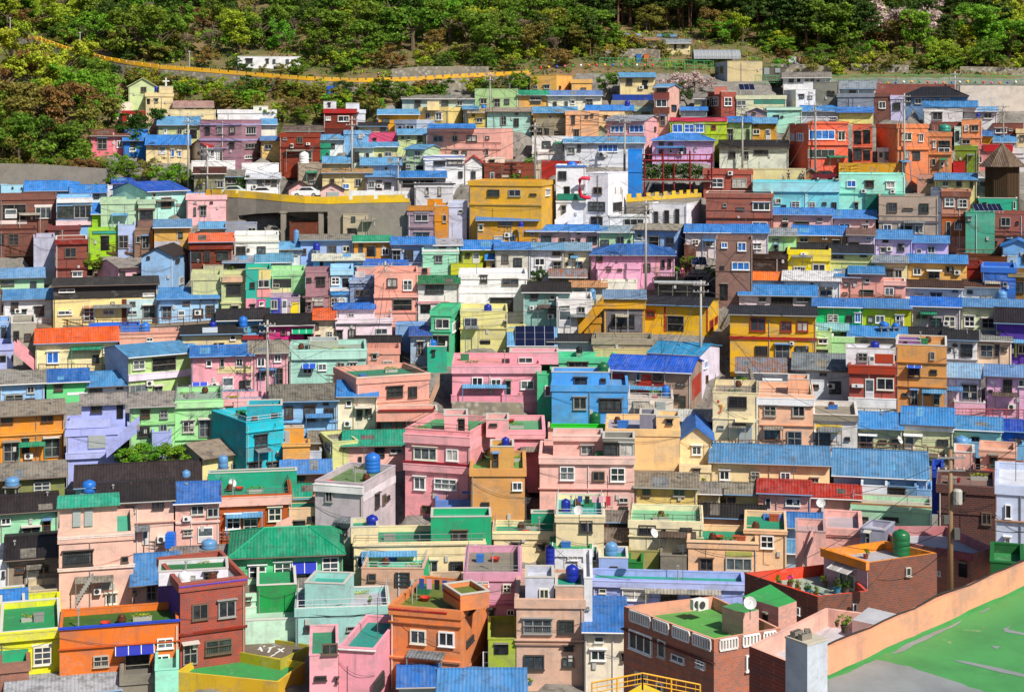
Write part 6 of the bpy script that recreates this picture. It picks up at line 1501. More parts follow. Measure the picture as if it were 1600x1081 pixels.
railing('railing', [(1118,700),(1250,699),(1400,706),(1475,712)], 12, WOOD, 'long brown walkway railing above the ribbed blue roofs', 'railing', deck='7a6858')
railing('railing', [(1495,402),(1578,402)], 12, WOOD, 'brown railing on the dark timber deck at the picture edge', 'railing')
railing('railing', [(1306,466),(1408,466)], 5, WOOD, 'thin brown railing above the emerald and olive row houses', 'railing')
railing('railing', [(1026,438),(1090,440),(1114,438)], 12, '4a3a30', 'dark railing round the planted deck above the garage', 'railing', deck='5a4a3c')
railing('railing', [(952,334),(1010,334)], 9, '505050', 'black railing on the low white annex', 'railing')
railing('railing', [(1311,268),(1411,268)], 11, 'e8c030', 'yellow railing round the mustard roof terrace', 'railing')
railing('railing', [(1243,192),(1308,192)], 9, 'e0e0e8', 'white railing on the roof of the coral red cafe', 'railing', Y=depth(262)+0.4)
railing('railing', [(290,333),(352,337)], 6, '606060', 'thin grey railing before the pale pink flat house', 'railing')
railing('railing', [(211,858),(275,856)], 12, '8a8a88', 'grey alley railing beside the peach house', 'railing')
railing('railing', [(340,843),(420,838)], 11, '8a8a88', 'grey alley railing in front of the rust orange house', 'railing')
railing('railing', [(1325,700),(1395,704)][:0] or [(1326,648),(1400,650)], 11, '7a7a78', 'thin grey railing before the brick red house with white base', 'railing')
railing('lattice_fence', [(1490,648),(1600,650)], 10, 'a04038', 'reddish low fence before the orchid pink house', 'fence')
railing('lattice_gate', [(755,1051),(796,1052)], 33, 'e8e8e8', 'white lattice gate before the lime lower storey', 'gate', bal=0.22)
# green fence along the upper road and the garden
railing('green_fence', [(1298,131),(1400,131),(1500,131),(1620,132)], 13, '3ab060', 'long green mesh fence above the pale concrete wall', 'fence', bal=0.3)
railing('green_fence', [(937,103),(1010,104),(1115,108)], 12, '4ab068', 'green garden fence below the hillside garden', 'fence', bal=0.3)
railing('green_fence', [(1180,130),(1300,132)], 12, '4ab068', 'green fence section below the beige boxy building', 'fence', bal=0.35)
LC = ['e83030', 'f0c020', '3060d0', 'e060a0', '30a050', 'f0f0f0', 'f08030']
def lantern(px, py, Y, c, grp):
    mb = MB(); r = 0.22; mb.lathe([(r*0.4,-r),(r*0.9,-r*0.5),(r,0),(r*0.9,r*0.5),(r*0.4,r)], 8)
    o = mb.obj('paper_lantern', plain(c), None, True); o.location = pt(px, py, Y); cn = {'e83030': 'red', 'f0c020': 'yellow', '3060d0': 'blue', 'e060a0': 'pink', '30a050': 'green', 'f0f0f0': 'white', 'f08030': 'orange'}[c]
    tag(o, f'small {cn} paper lantern strung {grp}', 'lantern', f'{cn} lanterns {grp}')
for i in range(15): lantern(845+i*12.5, 106-4*math.sin(i/14*3.14)*0.6-(i*0.25), depth(112), LC[i % 7], 'above the apricot house')
for i in range(19): lantern(1362+i*12.5, 129+1.0*math.sin(i*0.9), depth(131)-0.4, LC[(i*3) % 7], 'along the green fence')

rt.seed(51)
for i in range(60):
    x = rt.uniform(110, 830); y = float(np.interp(x, [110, 200, 330, 480, 640, 830], [96, 119, 134, 145, 145, 131]))+rt.uniform(-2, 4); l = rt.choice(['mid', 'olive', 'brown', 'yel', 'dark'])
    tree('shrub', l, x, y, rt.uniform(10, 24), f'{LN[l]} straggling bush growing against the yellow roadside wall', f'{LN[l]} bushes against the yellow roadside wall', squash=1.3, Y=depth(y)-1.2)
# ------------------------------------------------------------------ utility poles and cables
POLES = []
def pole(px, yt, yb, label, Y=None, r=0.15, arms=True, col='a8a49c', trans=False):
    Y = Y or depth(yb); b = pt(px, yb, Y); H = zof(yt, Y)-b.z
    t = empty('utility_pole', b); tag(t, label, 'utility pole', 'utility poles')
    mb = MB(); mb.tube([(0,0,-1.5), (0,0,H)], r*1.15, 10, r2=r*0.8); mb.obj('pole', plain(col), t, True)
    if arms:
        a = MB()
        for dz in (0.5, 1.3): a.box(-0.9, 0.9, -0.05-r, 0.05-r, H-dz-0.05, H-dz+0.05)
        a.obj('crossarm', plain('8a8a8c'), t)
        s = MB()
        for dz in (0.5, 1.3):
            for x in (-0.8, -0.35, 0.35, 0.8): s.lathe([(0.05,0),(0.07,0.08),(0.04,0.16)], 6, (x, -r, H-dz+0.05))
        s.obj('insulator', plain('c8c0b8'), t)
    if trans:
        for x in (0.38,):
            c = MB(); c.lathe([(0.26,0),(0.3,0.05),(0.3,0.85),(0.2,0.95)], 12, (x, -0.25, H-3.4)); c.obj('transformer', plain('b0b0a8'), t)
        c = MB(); c.box(-0.5,-0.15,-0.4,-0.1,H-4.6,H-4.1); c.box(0.15,0.5,-0.4,-0.1,H-5.6,H-4.9); c.obj('junction_box', plain('5a5a58'), t)
    POLES.append(Vector((b.x, b.y, b.z+H-0.5))); return t
for a in ((294,177,292,'concrete utility pole with an orange band beside the turquoise gabled house'),(324,228,302,'slim grey pole by the white roadside wall'),(550,182,292,'utility pole standing in front of the sky blue mossy roof house'),
        (622,240,300,'slim white flag pole before the cream house with rusted roof'),(766,113,198,'pale pole beside the light green house at the village top'),(836,192,300,'thin pole beside the white flat house'),
        (976,178,275,'utility pole between the pink glazed house and the blue awning house'),(1160,165,262,'utility pole beside the lime green house'),(1274,160,268,'utility pole in front of the coral red cafe'),
        (1413,146,275,'utility pole between the two orange houses'),(1568,162,225,'utility pole near the pink shop'),(1009,312,455,'leaning wooden utility pole before the pink hipped roof house'),
        (1095,438,580,'utility pole beside the bright yellow red trimmed house'),(602,408,495,'grey pole before the coral pink stairwell house'),(418,500,632,'tall grey pole before the pink slate cottage'),(1492,112,148,'lamp post near the long dull red wall')):
    pole(*a)
for x, a, b in ((16,28,58),(125,51,84),(296,80,113)):
    Y = depth(b); p = pt(x, b, Y); H = zof(a, Y)-p.z; t = empty('street_lamp', p); tag(t, 'grey road lamp post on the yellow roadside wall among the trees', 'street lamp', 'lamp posts along the hill road')
    mb = MB(); mb.tube([(0,0,-0.5),(0,0,H-0.15)], 0.13, 8, r2=0.1); mb.obj('post', plain('a0a4a8'), t); l = MB(); l.box(-0.16,0.16,-0.16,0.16,H-0.15,H); l.obj('lamp_head', plain('c8ccd0'), t)
pole(1485, 702, 921, 'weathered timber utility pole with a transformer beside the dusty pink roof', Y=101, r=0.17, col='8a6a4a', trans=True)
NEARP = POLES[-1]
def cable(a, b, sag, label, r=0.022, group='overhead cables'):
    a, b = Vector(a), Vector(b); pts = []
    for i in range(15):
        f = i/14; p = a.lerp(b, f); p.z -= sag*4*f*(1-f); pts.append(p-a)
    mb = MB(); mb.tube(pts, r, 4); o = mb.obj('overhead_cable', plain('1c1c1e', 0.7)); o.location = a
    tag(o, label, 'cable', group)
def wpx(x, y, Y): return pt(x, y, Y)
k = 0
PN = ['roadside pole', 'wall pole', 'mossy roof pole', 'flag pole', 'village top pole', 'white flat house pole', 'glazed house pole', 'lime house pole', 'cafe pole', 'orange houses pole', 'shop pole', 'leaning wooden pole', 'yellow house pole', 'stairwell pole', 'slate cottage pole']
for i, j in ((0,2),(2,6),(4,6),(6,7),(7,8),(8,9),(9,10),(11,12),(12,7),(13,11),(14,13),(5,6),(0,1),(12,9),(14,12)):
    for o in (-0.6, 0.6):
        cable(POLES[i]+Vector((o,0,0)), POLES[j]+Vector((o,0,0)), 1.4+0.3*o, f'black overhead cable sagging from the {PN[i]} to the {PN[j]}', 0.02, f'cables from the {PN[i]} to the {PN[j]}')
for i, (x1, y1, d1, x2, y2, d2, lb) in enumerate(((1485,715,101,1265,775,134,'to the long cream house'),(1485,712,101,1130,560,172,'up to the white gable of the violet house'),(1485,770,101,1600,830,66,'towards the white sided building'),(1485,735,101,1650,640,60,'off past the picture edge'),
        (1485,850,101,1370,905,104,'down across the dark brick wall'),(1485,825,101,1310,850,109,'to the orange rimmed roof'),(1484,720,101,1180,905,98,'to the red railed brick house'),(1485,780,101,1420,830,110,'to the green tank roof'),
        (985,905,120,860,850,128,'across the beige house front'),(760,925,122,880,860,130,'before the orchid mauve house'),(640,800,148,760,850,140,'over the cream roof garden'),(420,640,160,560,700,160,'above the turquoise tower'),(230,700,150,420,560,178,'over the aqua house'),
        (95,985,124,290,905,130,'across the vivid orange house'),(1095,520,190,1005,600,178,'down to the rust stained house'),(1095,470,192,1180,560,180,'to the mustard red trimmed house'))):
    cable(wpx(x1, y1, d1), wpx(x2, y2, d2), 0.8, 'thin black cable running '+lb, 0.018)

# service drops: each pole feeds the houses around it
rd_ = random.Random(88)
for i, P in enumerate(POLES[:15]):
    near = sorted([h for h in HOUSES if not h.parent], key=lambda h: (Vector((h.O[0], h.O[1], h.zfloor))-P).length)[2:26]
    rd_.shuffle(near)
    for h in near[:9]:
        e = Vector((h.O[0]+h.u[0]*h.W*rd_.uniform(.1, .9)-h.v[0]*0.1, h.O[1]+h.u[1]*h.W*.5-h.v[1]*0.1, h.zfloor-0.1))
        cable(P-Vector((0,0,rd_.uniform(0,1.2))), e, rd_.uniform(0.3, 1.0), f'thin service wire from the {PN[i]} to the '+cut_label(h.label, 16-8-len(PN[i].split())+1), 0.026, 'service wires to houses')
# ------------------------------------------------------------------ outside stairs
def stairs(x0, y0, x1, y1, Y, width, col, label, side=True):
    a, b = pt(x0, y0, Y), pt(x1, y1, Y); t = empty('staircase', a); tag(t, label, 'staircase', 'outside stairs of the village')
    n = max(4, int(abs(b.z-a.z)/0.19)); d = b-a; st = MB(); sw = MB()
    for i in range(n):
        xa, xb = d.x*i/n, d.x*(i+1)/n; z = d.z*(i+1)/n
        st.box(min(xa, xb), max(xa, xb), 0, width, z-0.55, z)
    st.obj('step', plain('a8a49c'), t)
    if side:
        for o in (-0.12, width):
            sw.hexa([(0,o,-0.7),(d.x,o,d.z-0.7),(d.x,o+0.12,d.z-0.7),(0,o+0.12,-0.7),(0,o,0.55),(d.x,o,d.z+0.75),(d.x,o+0.12,d.z+0.75),(0,o+0.12,0.55)])
        sw.obj('side_wall', paint(col), t)
    return t
def C1(x, y): return (x*0.2625, 490+y*0.2625)
stairs(*C1(635,815), *C1(815,665), depth(723)-1.5, 1.0, 'b0b8f4', 'lavender outside staircase climbing across the lavender blue house')
stairs(*C1(240,330), *C1(85,200), depth(570)-1.2, 1.0, 'f0a8b0', 'pink sloped staircase beside the grey plastered house')
stairs(800+395*.2625, 240+1050*.2625, 800+545*.2625, 240+890*.2625, depth(518)-1.2, 1.0, 'd09a20', 'ochre staircase beside the mustard shop')
stairs(117, 940, 143, 898, 124.2, 0.6, '48a890', 'narrow steps up the peach pink three level house', False)
stairs(1180+255*.31555, 740+445*.31555, 1180+300*.31555, 740+330*.31555, 123.5, 1.2, 'f0b4ac', 'pink walled stairs beside the light peach tower')
stairs(400+1010*.2625, 490+590*.2625, 400+1090*.2625, 490+400*.2625, depth(645)-1.0, 1.2, 'c0a088', 'steep alley steps between the salmon and candy pink buildings')
stairs(800+255*.2625, 240+420*.2625, 800+345*.2625, 240+370*.2625, depth(352)-1.0, 0.9, 'f0f0f4', 'white steps at the foot of the white rounded house')
stairs(1180+20*.2625, 490+520*.2625, 1180-30*.2625, 490+330*.2625, depth(640)-0.5, 1.2, '9a948c', 'grey alley stairs behind the tall cream house')
stairs(400+165*.31555, 740+255*.31555, 400+60*.31555+10, 740+300*.31555, 139, 1.0, 'f4c0b0', 'peach stair ramp at the end of the rust orange house')
# ------------------------------------------------------------------ special pieces
def place_box_thing(name, px, py, Y, label, cat, group=None, rz=0.0):
    t = empty(name, pt(px, py, Y), rz); return tag(t, label, cat, group)
# cross on the church tower
Y = depth(173)+1.2; t = place_box_thing('cross', 259.5, 136, Y, 'white cross standing on the cream church tower', 'cross')
mb = MB(); mb.box(-0.12,0.12,-0.1,0.1,-0.3,1.5); mb.box(-0.55,0.55,-0.095,0.095,0.85,1.08); mb.obj('cross_beam', paint('f4f4f4'), t)
# red pipe frame bent round the corner of the white house
Y = depth(353)-0.6; P = [pt(x, y, Y) for x, y in ((922,279),(910,278.5),(906,281),(906,300),(908,306),(913,309),(923,309))]; t = empty('pipe_frame', P[2]); tag(t, 'bent red pipe frame wrapped round the corner of the white angular house', 'pipe frame')
mb = MB(); mb.tube([p-P[2] for p in P], 0.27, 10); mb.obj('pipe', paint('e02850'), t, True)
# red steel frame with ivy hedge
Y = depth(316)+3; t = place_box_thing('steel_frame', 995, 306, Y, 'dark red steel frame holding a green ivy hedge above the lookout', 'steel frame'); L = Vector(t.location)
def bar(mb, x1, y1, x2, y2, Yb, r=0.13): mb.tube([pt(x1,y1,Yb)-L, pt(x2,y2,Yb)-L], r, 4)
mb = MB()
for x, a in ((996,240),(1007,247),(1036,236),(1053,255),(1078,236),(1112,240)):
    bar(mb, x, a, x, 318, Y); bar(mb, x, a+3, x, 314, Y+4, 0.1)
for y in (251, 281): bar(mb, 994, y, 1114, y, Y); bar(mb, 994, y+1, 1114, y+1, Y+4, 0.1)
for x in range(994, 1116, 10): bar(mb, x, 241, x, 251, Y, 0.05)
bar(mb, 994, 242, 1114, 242, Y, 0.08)
for x in (996, 1036, 1078, 1112): mb.tube([pt(x,281,Y)-L, pt(x,281,Y+4)-L], 0.1, 4)
mb.obj('frame', paint('8a2420'), t)
d = MB(); a = pt(994, 283, Y-0.2)-L; b = pt(1114, 283, Y-0.2)-L; d.box(a.x, b.x, a.y, a.y+4.6, a.z-0.12, a.z); d.obj('deck', plain('8a8480'), t)
h_ = MB(); rt.seed(41)
for i in range(230):
    p = pt(rt.uniform(998,1096), rt.uniform(257,279), Y+rt.uniform(1.0,3.0))-L; leaf_quads(h_, p, 16, 0.5, 0.17)
tag(h_.obj('ivy_hedge', LEAF['ivy']), 'clipped green ivy hedge on the red steel frame', 'hedge').location = L
# gazebo
Y = depth(312); t = place_box_thing('gazebo', 1566, 312, Y, 'dark brown timber gazebo with a pointed pyramid roof', 'gazebo'); s = Y/F
mb = MB(); zt = 58*s; rb = 26*s; n = 8
for k in range(n):
    a0, a1 = 2*math.pi*k/n, 2*math.pi*(k+1)/n
    mb.poly([(rb*math.cos(a0),rb*math.sin(a0),-2),(rb*math.cos(a1),rb*math.sin(a1),-2),(rb*math.cos(a1),rb*math.sin(a1),zt),(rb*math.cos(a0),rb*math.sin(a0),zt)])
    for j in range(7):
        f = j/7; a = (rb*(math.cos(a0)*(1-f)+math.cos(a1)*f)*1.012, rb*(math.sin(a0)*(1-f)+math.sin(a1)*f)*1.012); mb.tube([(a[0],a[1],-2),(a[0],a[1],zt)], 0.05, 4)
mb.obj('wall', plain('4a3420', 0.9), t)
mb = MB(); re_ = 36*s; n = 8
for k in range(n):
    a0, a1 = 2*math.pi*k/n, 2*math.pi*(k+1)/n
    mb.poly([(re_*math.cos(a0),re_*math.sin(a0),zt-6*s),(re_*math.cos(a1),re_*math.sin(a1),zt-6*s),(0.35*math.cos(a1),0.35*math.sin(a1),zt+26*s),(0.35*math.cos(a0),0.35*math.sin(a0),zt+26*s)])
    mb.tube([(re_*math.cos(a0),re_*math.sin(a0),zt-6*s),(0.3*math.cos(a0),0.3*math.sin(a0),zt+26*s)], 0.09, 4)
    mb.tube([(re_*math.cos(a0),re_*math.sin(a0),zt-6*s),(re_*math.cos(a1),re_*math.sin(a1),zt-6*s)], 0.08, 4)
mb.lathe([(0.4,zt+25*s),(0.3,zt+29*s),(0.05,zt+31*s)], 8); mb.obj('roof', roofm('6a5440'), t)
# polytunnel, round white tank, drums
Y = depth(94); t = place_box_thing('polytunnel', 1119, 93, Y, 'long grey netted polytunnel in the hillside garden', 'polytunnel'); s = Y/F; mb = MB(); n = 10; Lh = 36*s; r = 15*s
for i in range(12):
    x0, x1 = -Lh+2*Lh*i/12, -Lh+2*Lh*(i+1)/12
    for k in range(n):
        a0, a1 = math.pi*k/n, math.pi*(k+1)/n
        mb.quad((x0, r*math.cos(a0), r*math.sin(a0)), (x1, r*math.cos(a0), r*math.sin(a0)), (x1, r*math.cos(a1), r*math.sin(a1)), (x0, r*math.cos(a1), r*math.sin(a1)))
mb.obj('cover', plain('8a9098', 0.6), t); mb = MB()
for i in range(13): mb.tube([(-Lh+2*Lh*i/12, r*1.015*math.cos(math.pi*k/n), r*1.015*math.sin(math.pi*k/n)) for k in range(n+1)], 0.05, 4)
mb.obj('hoop', plain('c0c4c8'), t)
Yt = depth(257); tank_thing(pt(475, 258, Yt-1.5), 0.75, 2.0, 'f0f0f0', 'round white water bag before the rust red two storey block', 'rooftop water tanks')
Yt = depth(280)+3; tank_thing(pt(1476, 206, Yt), 0.95, 1.1, '2a8a78', 'squat teal dome tank on the orange house with a dark balcony', 'rooftop water tanks')
Yt = depth(353)+2; tank_thing(pt(894, 266, Yt), 0.75, 1.2, '2470dc', 'blue domed tank over the blue pergola of the white rounded house', 'rooftop water tanks')
# solar arrays
def solar(p, wpx, hpx, Y, label, tilt=0.5, nx=4, ny=3):
    t = empty('solar_array', pt(*p, Y)); tag(t, label, 'solar panel', 'rooftop solar panels'); s = Y/F; W, H = wpx*s, hpx*s*1.9
    m, nt, bs = glass(0), None, None; mb = MB(); fr = MB()
    up = Vector((0, math.cos(tilt), math.sin(tilt))); nrm = Vector((0, -math.sin(tilt), math.cos(tilt)))
    def q(x0, x1, y0, y1, o, mm): mm.hexa([Vector((x, 0, 0))+up*y+nrm*z for z in (o, o+0.03) for x, y in ((x0,y0),(x1,y0),(x1,y1),(x0,y1))])
    for i in range(nx):
        for j in range(ny): q(-W/2+W*i/nx+0.03, -W/2+W*(i+1)/nx-0.03, H*j/ny+0.03, H*(j+1)/ny-0.03, 0.04, mb)
    q(-W/2, W/2, 0, H, 0, fr)
    for x in (-W/2+0.1, W/2-0.1):
        fr.tube([(x, 0, 0), (x, 0, -1.2)], 0.04, 5); e = up*H; fr.tube([(x, e.y, e.z), (x, e.y, -1.2)], 0.04, 5)
    fr.obj('frame', plain('b8bcc4'), t); mb.obj('cell', plain('141a38', 0.15), t)
solar((836, 541), 62, 26, depth(551)-0.6, 'dark blue solar array tilted on the candy pink house', 0.55, 4, 3)
solar((1168, 141), 24, 10, depth(182)+2, 'small tilted solar panel on the red brick tower', 0.5, 3, 2)
solar((1546, 330), 44, 11, depth(388)+1.5, 'slanted solar panel on the plain sea green house', 0.5, 6, 2)
solar((1093, 414), 23, 10, depth(436)+1, 'square solar canopy panel above the planted deck', 0.6, 2, 2)

# dishes
def dish(px, py, Y, label):
    t = empty('satellite_dish', pt(px, py, Y), R.uniform(-.6, .6)); tag(t, label, 'satellite dish', 'satellite dishes')
    mb = MB(); n = 12; rr = 0.4; c = Vector((0, -0.1, 0.8)); ax = Vector((0.3, -0.8, 0.5)).normalized(); a = ax.cross(Vector((0,0,1))).normalized(); b = ax.cross(a)
    rings = [(0.02, 0.0), (0.55, 0.03), (1.0, 0.12)]
    for (r0, d0), (r1, d1) in zip(rings, rings[1:]):
        for k in range(n):
            t0, t1 = 2*math.pi*k/n, 2*math.pi*(k+1)/n; P = lambda r, d, q: c+(a*math.cos(q)+b*math.sin(q))*rr*r+ax*d
            mb.quad(P(r0,d0,t0), P(r0,d0,t1), P(r1,d1,t1), P(r1,d1,t0))
    mb.obj('reflector', plain('d0d0d0'), t); s = MB(); s.tube([(0,0,-0.2),(0,0,0.8)], 0.03, 5); s.tube([tuple(c), tuple(c+ax*0.45)], 0.015, 4); s.obj('mast', plain('6a6a6a'), t)

# potted plants
def potted(px, py, Y, hpx, leaf, label, flower=None):
    t = empty('potted_plant', pt(px, py, Y)); tag(t, label, 'potted plant', 'potted plants on terraces'); s = hpx*Y/F
    mb = MB(); mb.lathe([(s*0.2,0),(s*0.27,s*0.4),(s*0.3,s*0.42)], 10); mb.obj('pot', plain(R.choice(['a85a38','8a3a28','5a4a40','3a7a9a'])), t)
    c = MB(); rt.seed(int(px*7+py)); 
    for _ in range(5): leaf_quads(c, Vector((rt.uniform(-.2,.2)*s, rt.uniform(-.2,.2)*s, s*rt.uniform(.5,.95))), 26, s*0.24, s*0.09)
    c.obj('foliage', LEAF[leaf], t)
    if flower:
        f = MB(); leaf_quads(f, Vector((0,0,s*0.9)), 40, s*0.28, s*0.1); f.obj('flower', plain(flower), t)
for (x, y, d, hp, l, lb) in ((1148,606,176,14,'mid','potted plant on the tall cream house parapet beside its wall edge'),(1158,606,176,18,'bright','tallest potted plant on the tall cream house parapet'),(1166,606,176,16,'yel','yellowish potted plant on the tall cream house parapet'),
        (812,622,172,8,'mid','small potted plant on the pink balcony railing'),(853,712,158,8,'bright','low potted plant on the pale pink sunroom terrace'),(911,710,158,8,'mid','potted plant before the glazed sunroom'),(628,634,170,9,'mid','potted plant on the salmon curved balcony'),(614,634,170,8,'yel','yellowish potted plant on the salmon curved balcony'),
        (577,943,127,12,'bright','potted plant on the light teal roof terrace'),(607,946,127,9,'yel','blue trough plant on the light teal roof terrace'),(555,743,154,7,'mid','potted plant beside the tank on the grey pink roof'),(540,741,154,7,'brown','clay pot plant on the grey pink roof'),
        (838,244,245,7,'mid','potted plant on the white flat house edge'),(1290,399,213,7,'mid','potted plant on the canary yellow balcony'),(828,1070,119,12,'mid','green plant under the tall beige pink house')):
    potted(x, y, d, hp, l, lb)

# ------------------------------------------------------------------ cars and people
def car(px, py, Y, col, label, rz=0.0, L_=4.0):
    t = empty('parked_car', pt(px, py, Y), rz); tag(t, label, 'car', 'cars parked on the village roads'); b = MB(); w = 0.82
    prof = [(-L_/2,0.3),(-L_/2,0.75),(-L_/2+0.15,0.85),(-L_*0.27,0.95),(-L_*0.14,1.42),(L_*0.2,1.45),(L_*0.36,1.0),(L_/2-0.1,0.9),(L_/2,0.6),(L_/2,0.3)]
    n = len(prof)
    for i in range(n):
        j = (i+1) % n; b.quad((prof[i][0],-w,prof[i][1]),(prof[j][0],-w,prof[j][1]),(prof[j][0],w,prof[j][1]),(prof[i][0],w,prof[i][1]))
    for s in (-w, w): b.poly([(x, s, z) for x, z in prof])
    b.obj('body', plain(col, 0.3), t); g = MB()
    for s in (-w-0.012, w+0.012): g.poly([(-L_*0.24,s,0.98),(-L_*0.13,s,1.36),(L_*0.19,s,1.38),(L_*0.32,s,1.0)])
    g.obj('side_window', glass(0), t); g = MB()
    g.quad((-L_*0.265,-w*0.85,0.985),(-L_*0.265,w*0.85,0.985),(-L_*0.155,w*0.8,1.41),(-L_*0.155,-w*0.8,1.41)); g.obj('windscreen', glass(0), t)
    for sx in (-L_*0.3, L_*0.3):
        for sy in (-w, w):
            q = MB(); q.tube([(sx, sy-0.1, 0.3), (sx, sy+0.1, 0.3)], 0.31, 12); q.tube([(sx, sy-0.12, 0.3), (sx, sy+0.12, 0.3)], 0.17, 10, 1); q.obj('wheel', [plain('181818'), plain('a0a0a0')], t)
    for sy in (-0.55, 0.55):
        q = MB(); q.box(-L_/2-0.02, -L_/2+0.05, sy-0.15, sy+0.15, 0.62, 0.75); q.obj('headlight', plain('f0f0e8', 0.2), t)
Yc = depth(320)+3.6
car(363, 306, depth(334)+3.4, 'd0e0dc', 'pale teal van parked behind the yellow crenellated wall', 0.05)
car(408, 308, depth(340)+3.4, 'f0f0f2', 'white car parked behind the yellow wall near the white roadside house', 0.1)
car(478, 308, depth(352)+3.4, 'e8ecf0', 'white car parked before the pink maroon roofed house', 0.0)
car(1287, 282, depth(283)-2.0, '6a1828', 'dark red car parked beside the mustard terrace', 0.15)

def person(px, py, Y, shirt, trousers, label, rz=0.0, hair='201814'):
    t = empty('person', pt(px, py, Y), rz); tag(t, label, 'person'); m = plain('c89878', 0.7)
    def skin(name, V, E, rad, mat, root):
        me = bpy.data.meshes.new(name); me.from_pydata(V, E, []); o = bpy.data.objects.new(name, me); COL.objects.link(o); o.parent = t
        md = o.modifiers.new('Skin', 'SKIN'); md.use_smooth_shade = True
        for i, v in enumerate(me.skin_vertices[0].data): v.radius = (rad[i], rad[i]*0.85); v.use_root = (i == root)
        o.modifiers.new('Sub', 'SUBSURF').render_levels = 1; me.materials.append(mat); return o
    V = [(0,0,0.92),(0,0,1.2),(0,0,1.42),(0,0,1.52),(0,-0.01,1.62),(0,-0.01,1.72)]; E = [(0,1),(1,2),(2,3),(3,4),(4,5)]; r = [.13,.12,.12,.055,.085,.07]
    for s in (-1, 1):
        n = len(V); V += [(s*.18,0,1.40),(s*.24,.01,1.12),(s*.25,-.06,.88),(s*.25,-.08,.81)]; E += [(2,n),(n,n+1),(n+1,n+2),(n+2,n+3)]; r += [.055,.045,.035,.03]
        for k in range(5):
            q = len(V); fx = s*.25+(k-2)*0.018; V += [(fx,-.10,.77),(fx,-.12,.72+0.008*abs(k-2))]; E += [(n+3,q),(q,q+1)]; r += [.010,.008]
        n = len(V); V += [(s*.09,0,.88),(s*.10,-.01,.48),(s*.10,.02,.09),(s*.10,-.12,.04)]; E += [(0,n),(n,n+1),(n+1,n+2),(n+2,n+3)]; r += [.085,.06,.042,.035]
    skin('body', V, E, r, m, 0)
    skin('shirt', [(0,0,.9),(0,0,1.2),(0,0,1.42),(-.18,0,1.41),(.18,0,1.41),(-.24,.01,1.14),(.24,.01,1.14)], [(0,1),(1,2),(2,3),(2,4),(3,5),(4,6)], [.15,.14,.135,.075,.075,.062,.062], plain(shirt), 0)
    skin('trousers', [(0,0,.93),(-.09,0,.86),(.09,0,.86),(-.10,-.01,.48),(.10,-.01,.48),(-.10,.02,.1),(.10,.02,.1)], [(0,1),(0,2),(1,3),(2,4),(3,5),(4,6)], [.145,.1,.1,.075,.075,.06,.06], plain(trousers), 0)
    hh = MB(); hh.lathe([(.098,1.64),(.112,1.70),(.10,1.77),(.05,1.815)], 12, (0,.012,0)); hh.obj('hair', plain(hair, .8), t, True)
    f = MB(); f.box(-.05,-.025,-.1,-.085,1.665,1.68); f.box(.025,.05,-.1,-.085,1.665,1.68); f.box(-.03,.03,-.095,-.08,1.60,1.61); f.box(-.012,.012,-.112,-.085,1.625,1.66); f.obj('face', plain('2a1a14'), t)
    return t
person(1066, 437, depth(438)+0.6, 'a01878', '7a1868', 'person in magenta clothes standing on the planted deck')
person(1232, 285, depth(286)-0.9, '20222a', '181a20', 'person in dark clothes behind the cyan house parapet')
person(1254, 286, depth(286)-0.9, '3a4a68', '1c2028', 'person in a dark blue top behind the cyan house parapet')
person(591, 127, depth(130)+1.2, '282830', '30343c', 'person in black walking behind the yellow roadside wall')
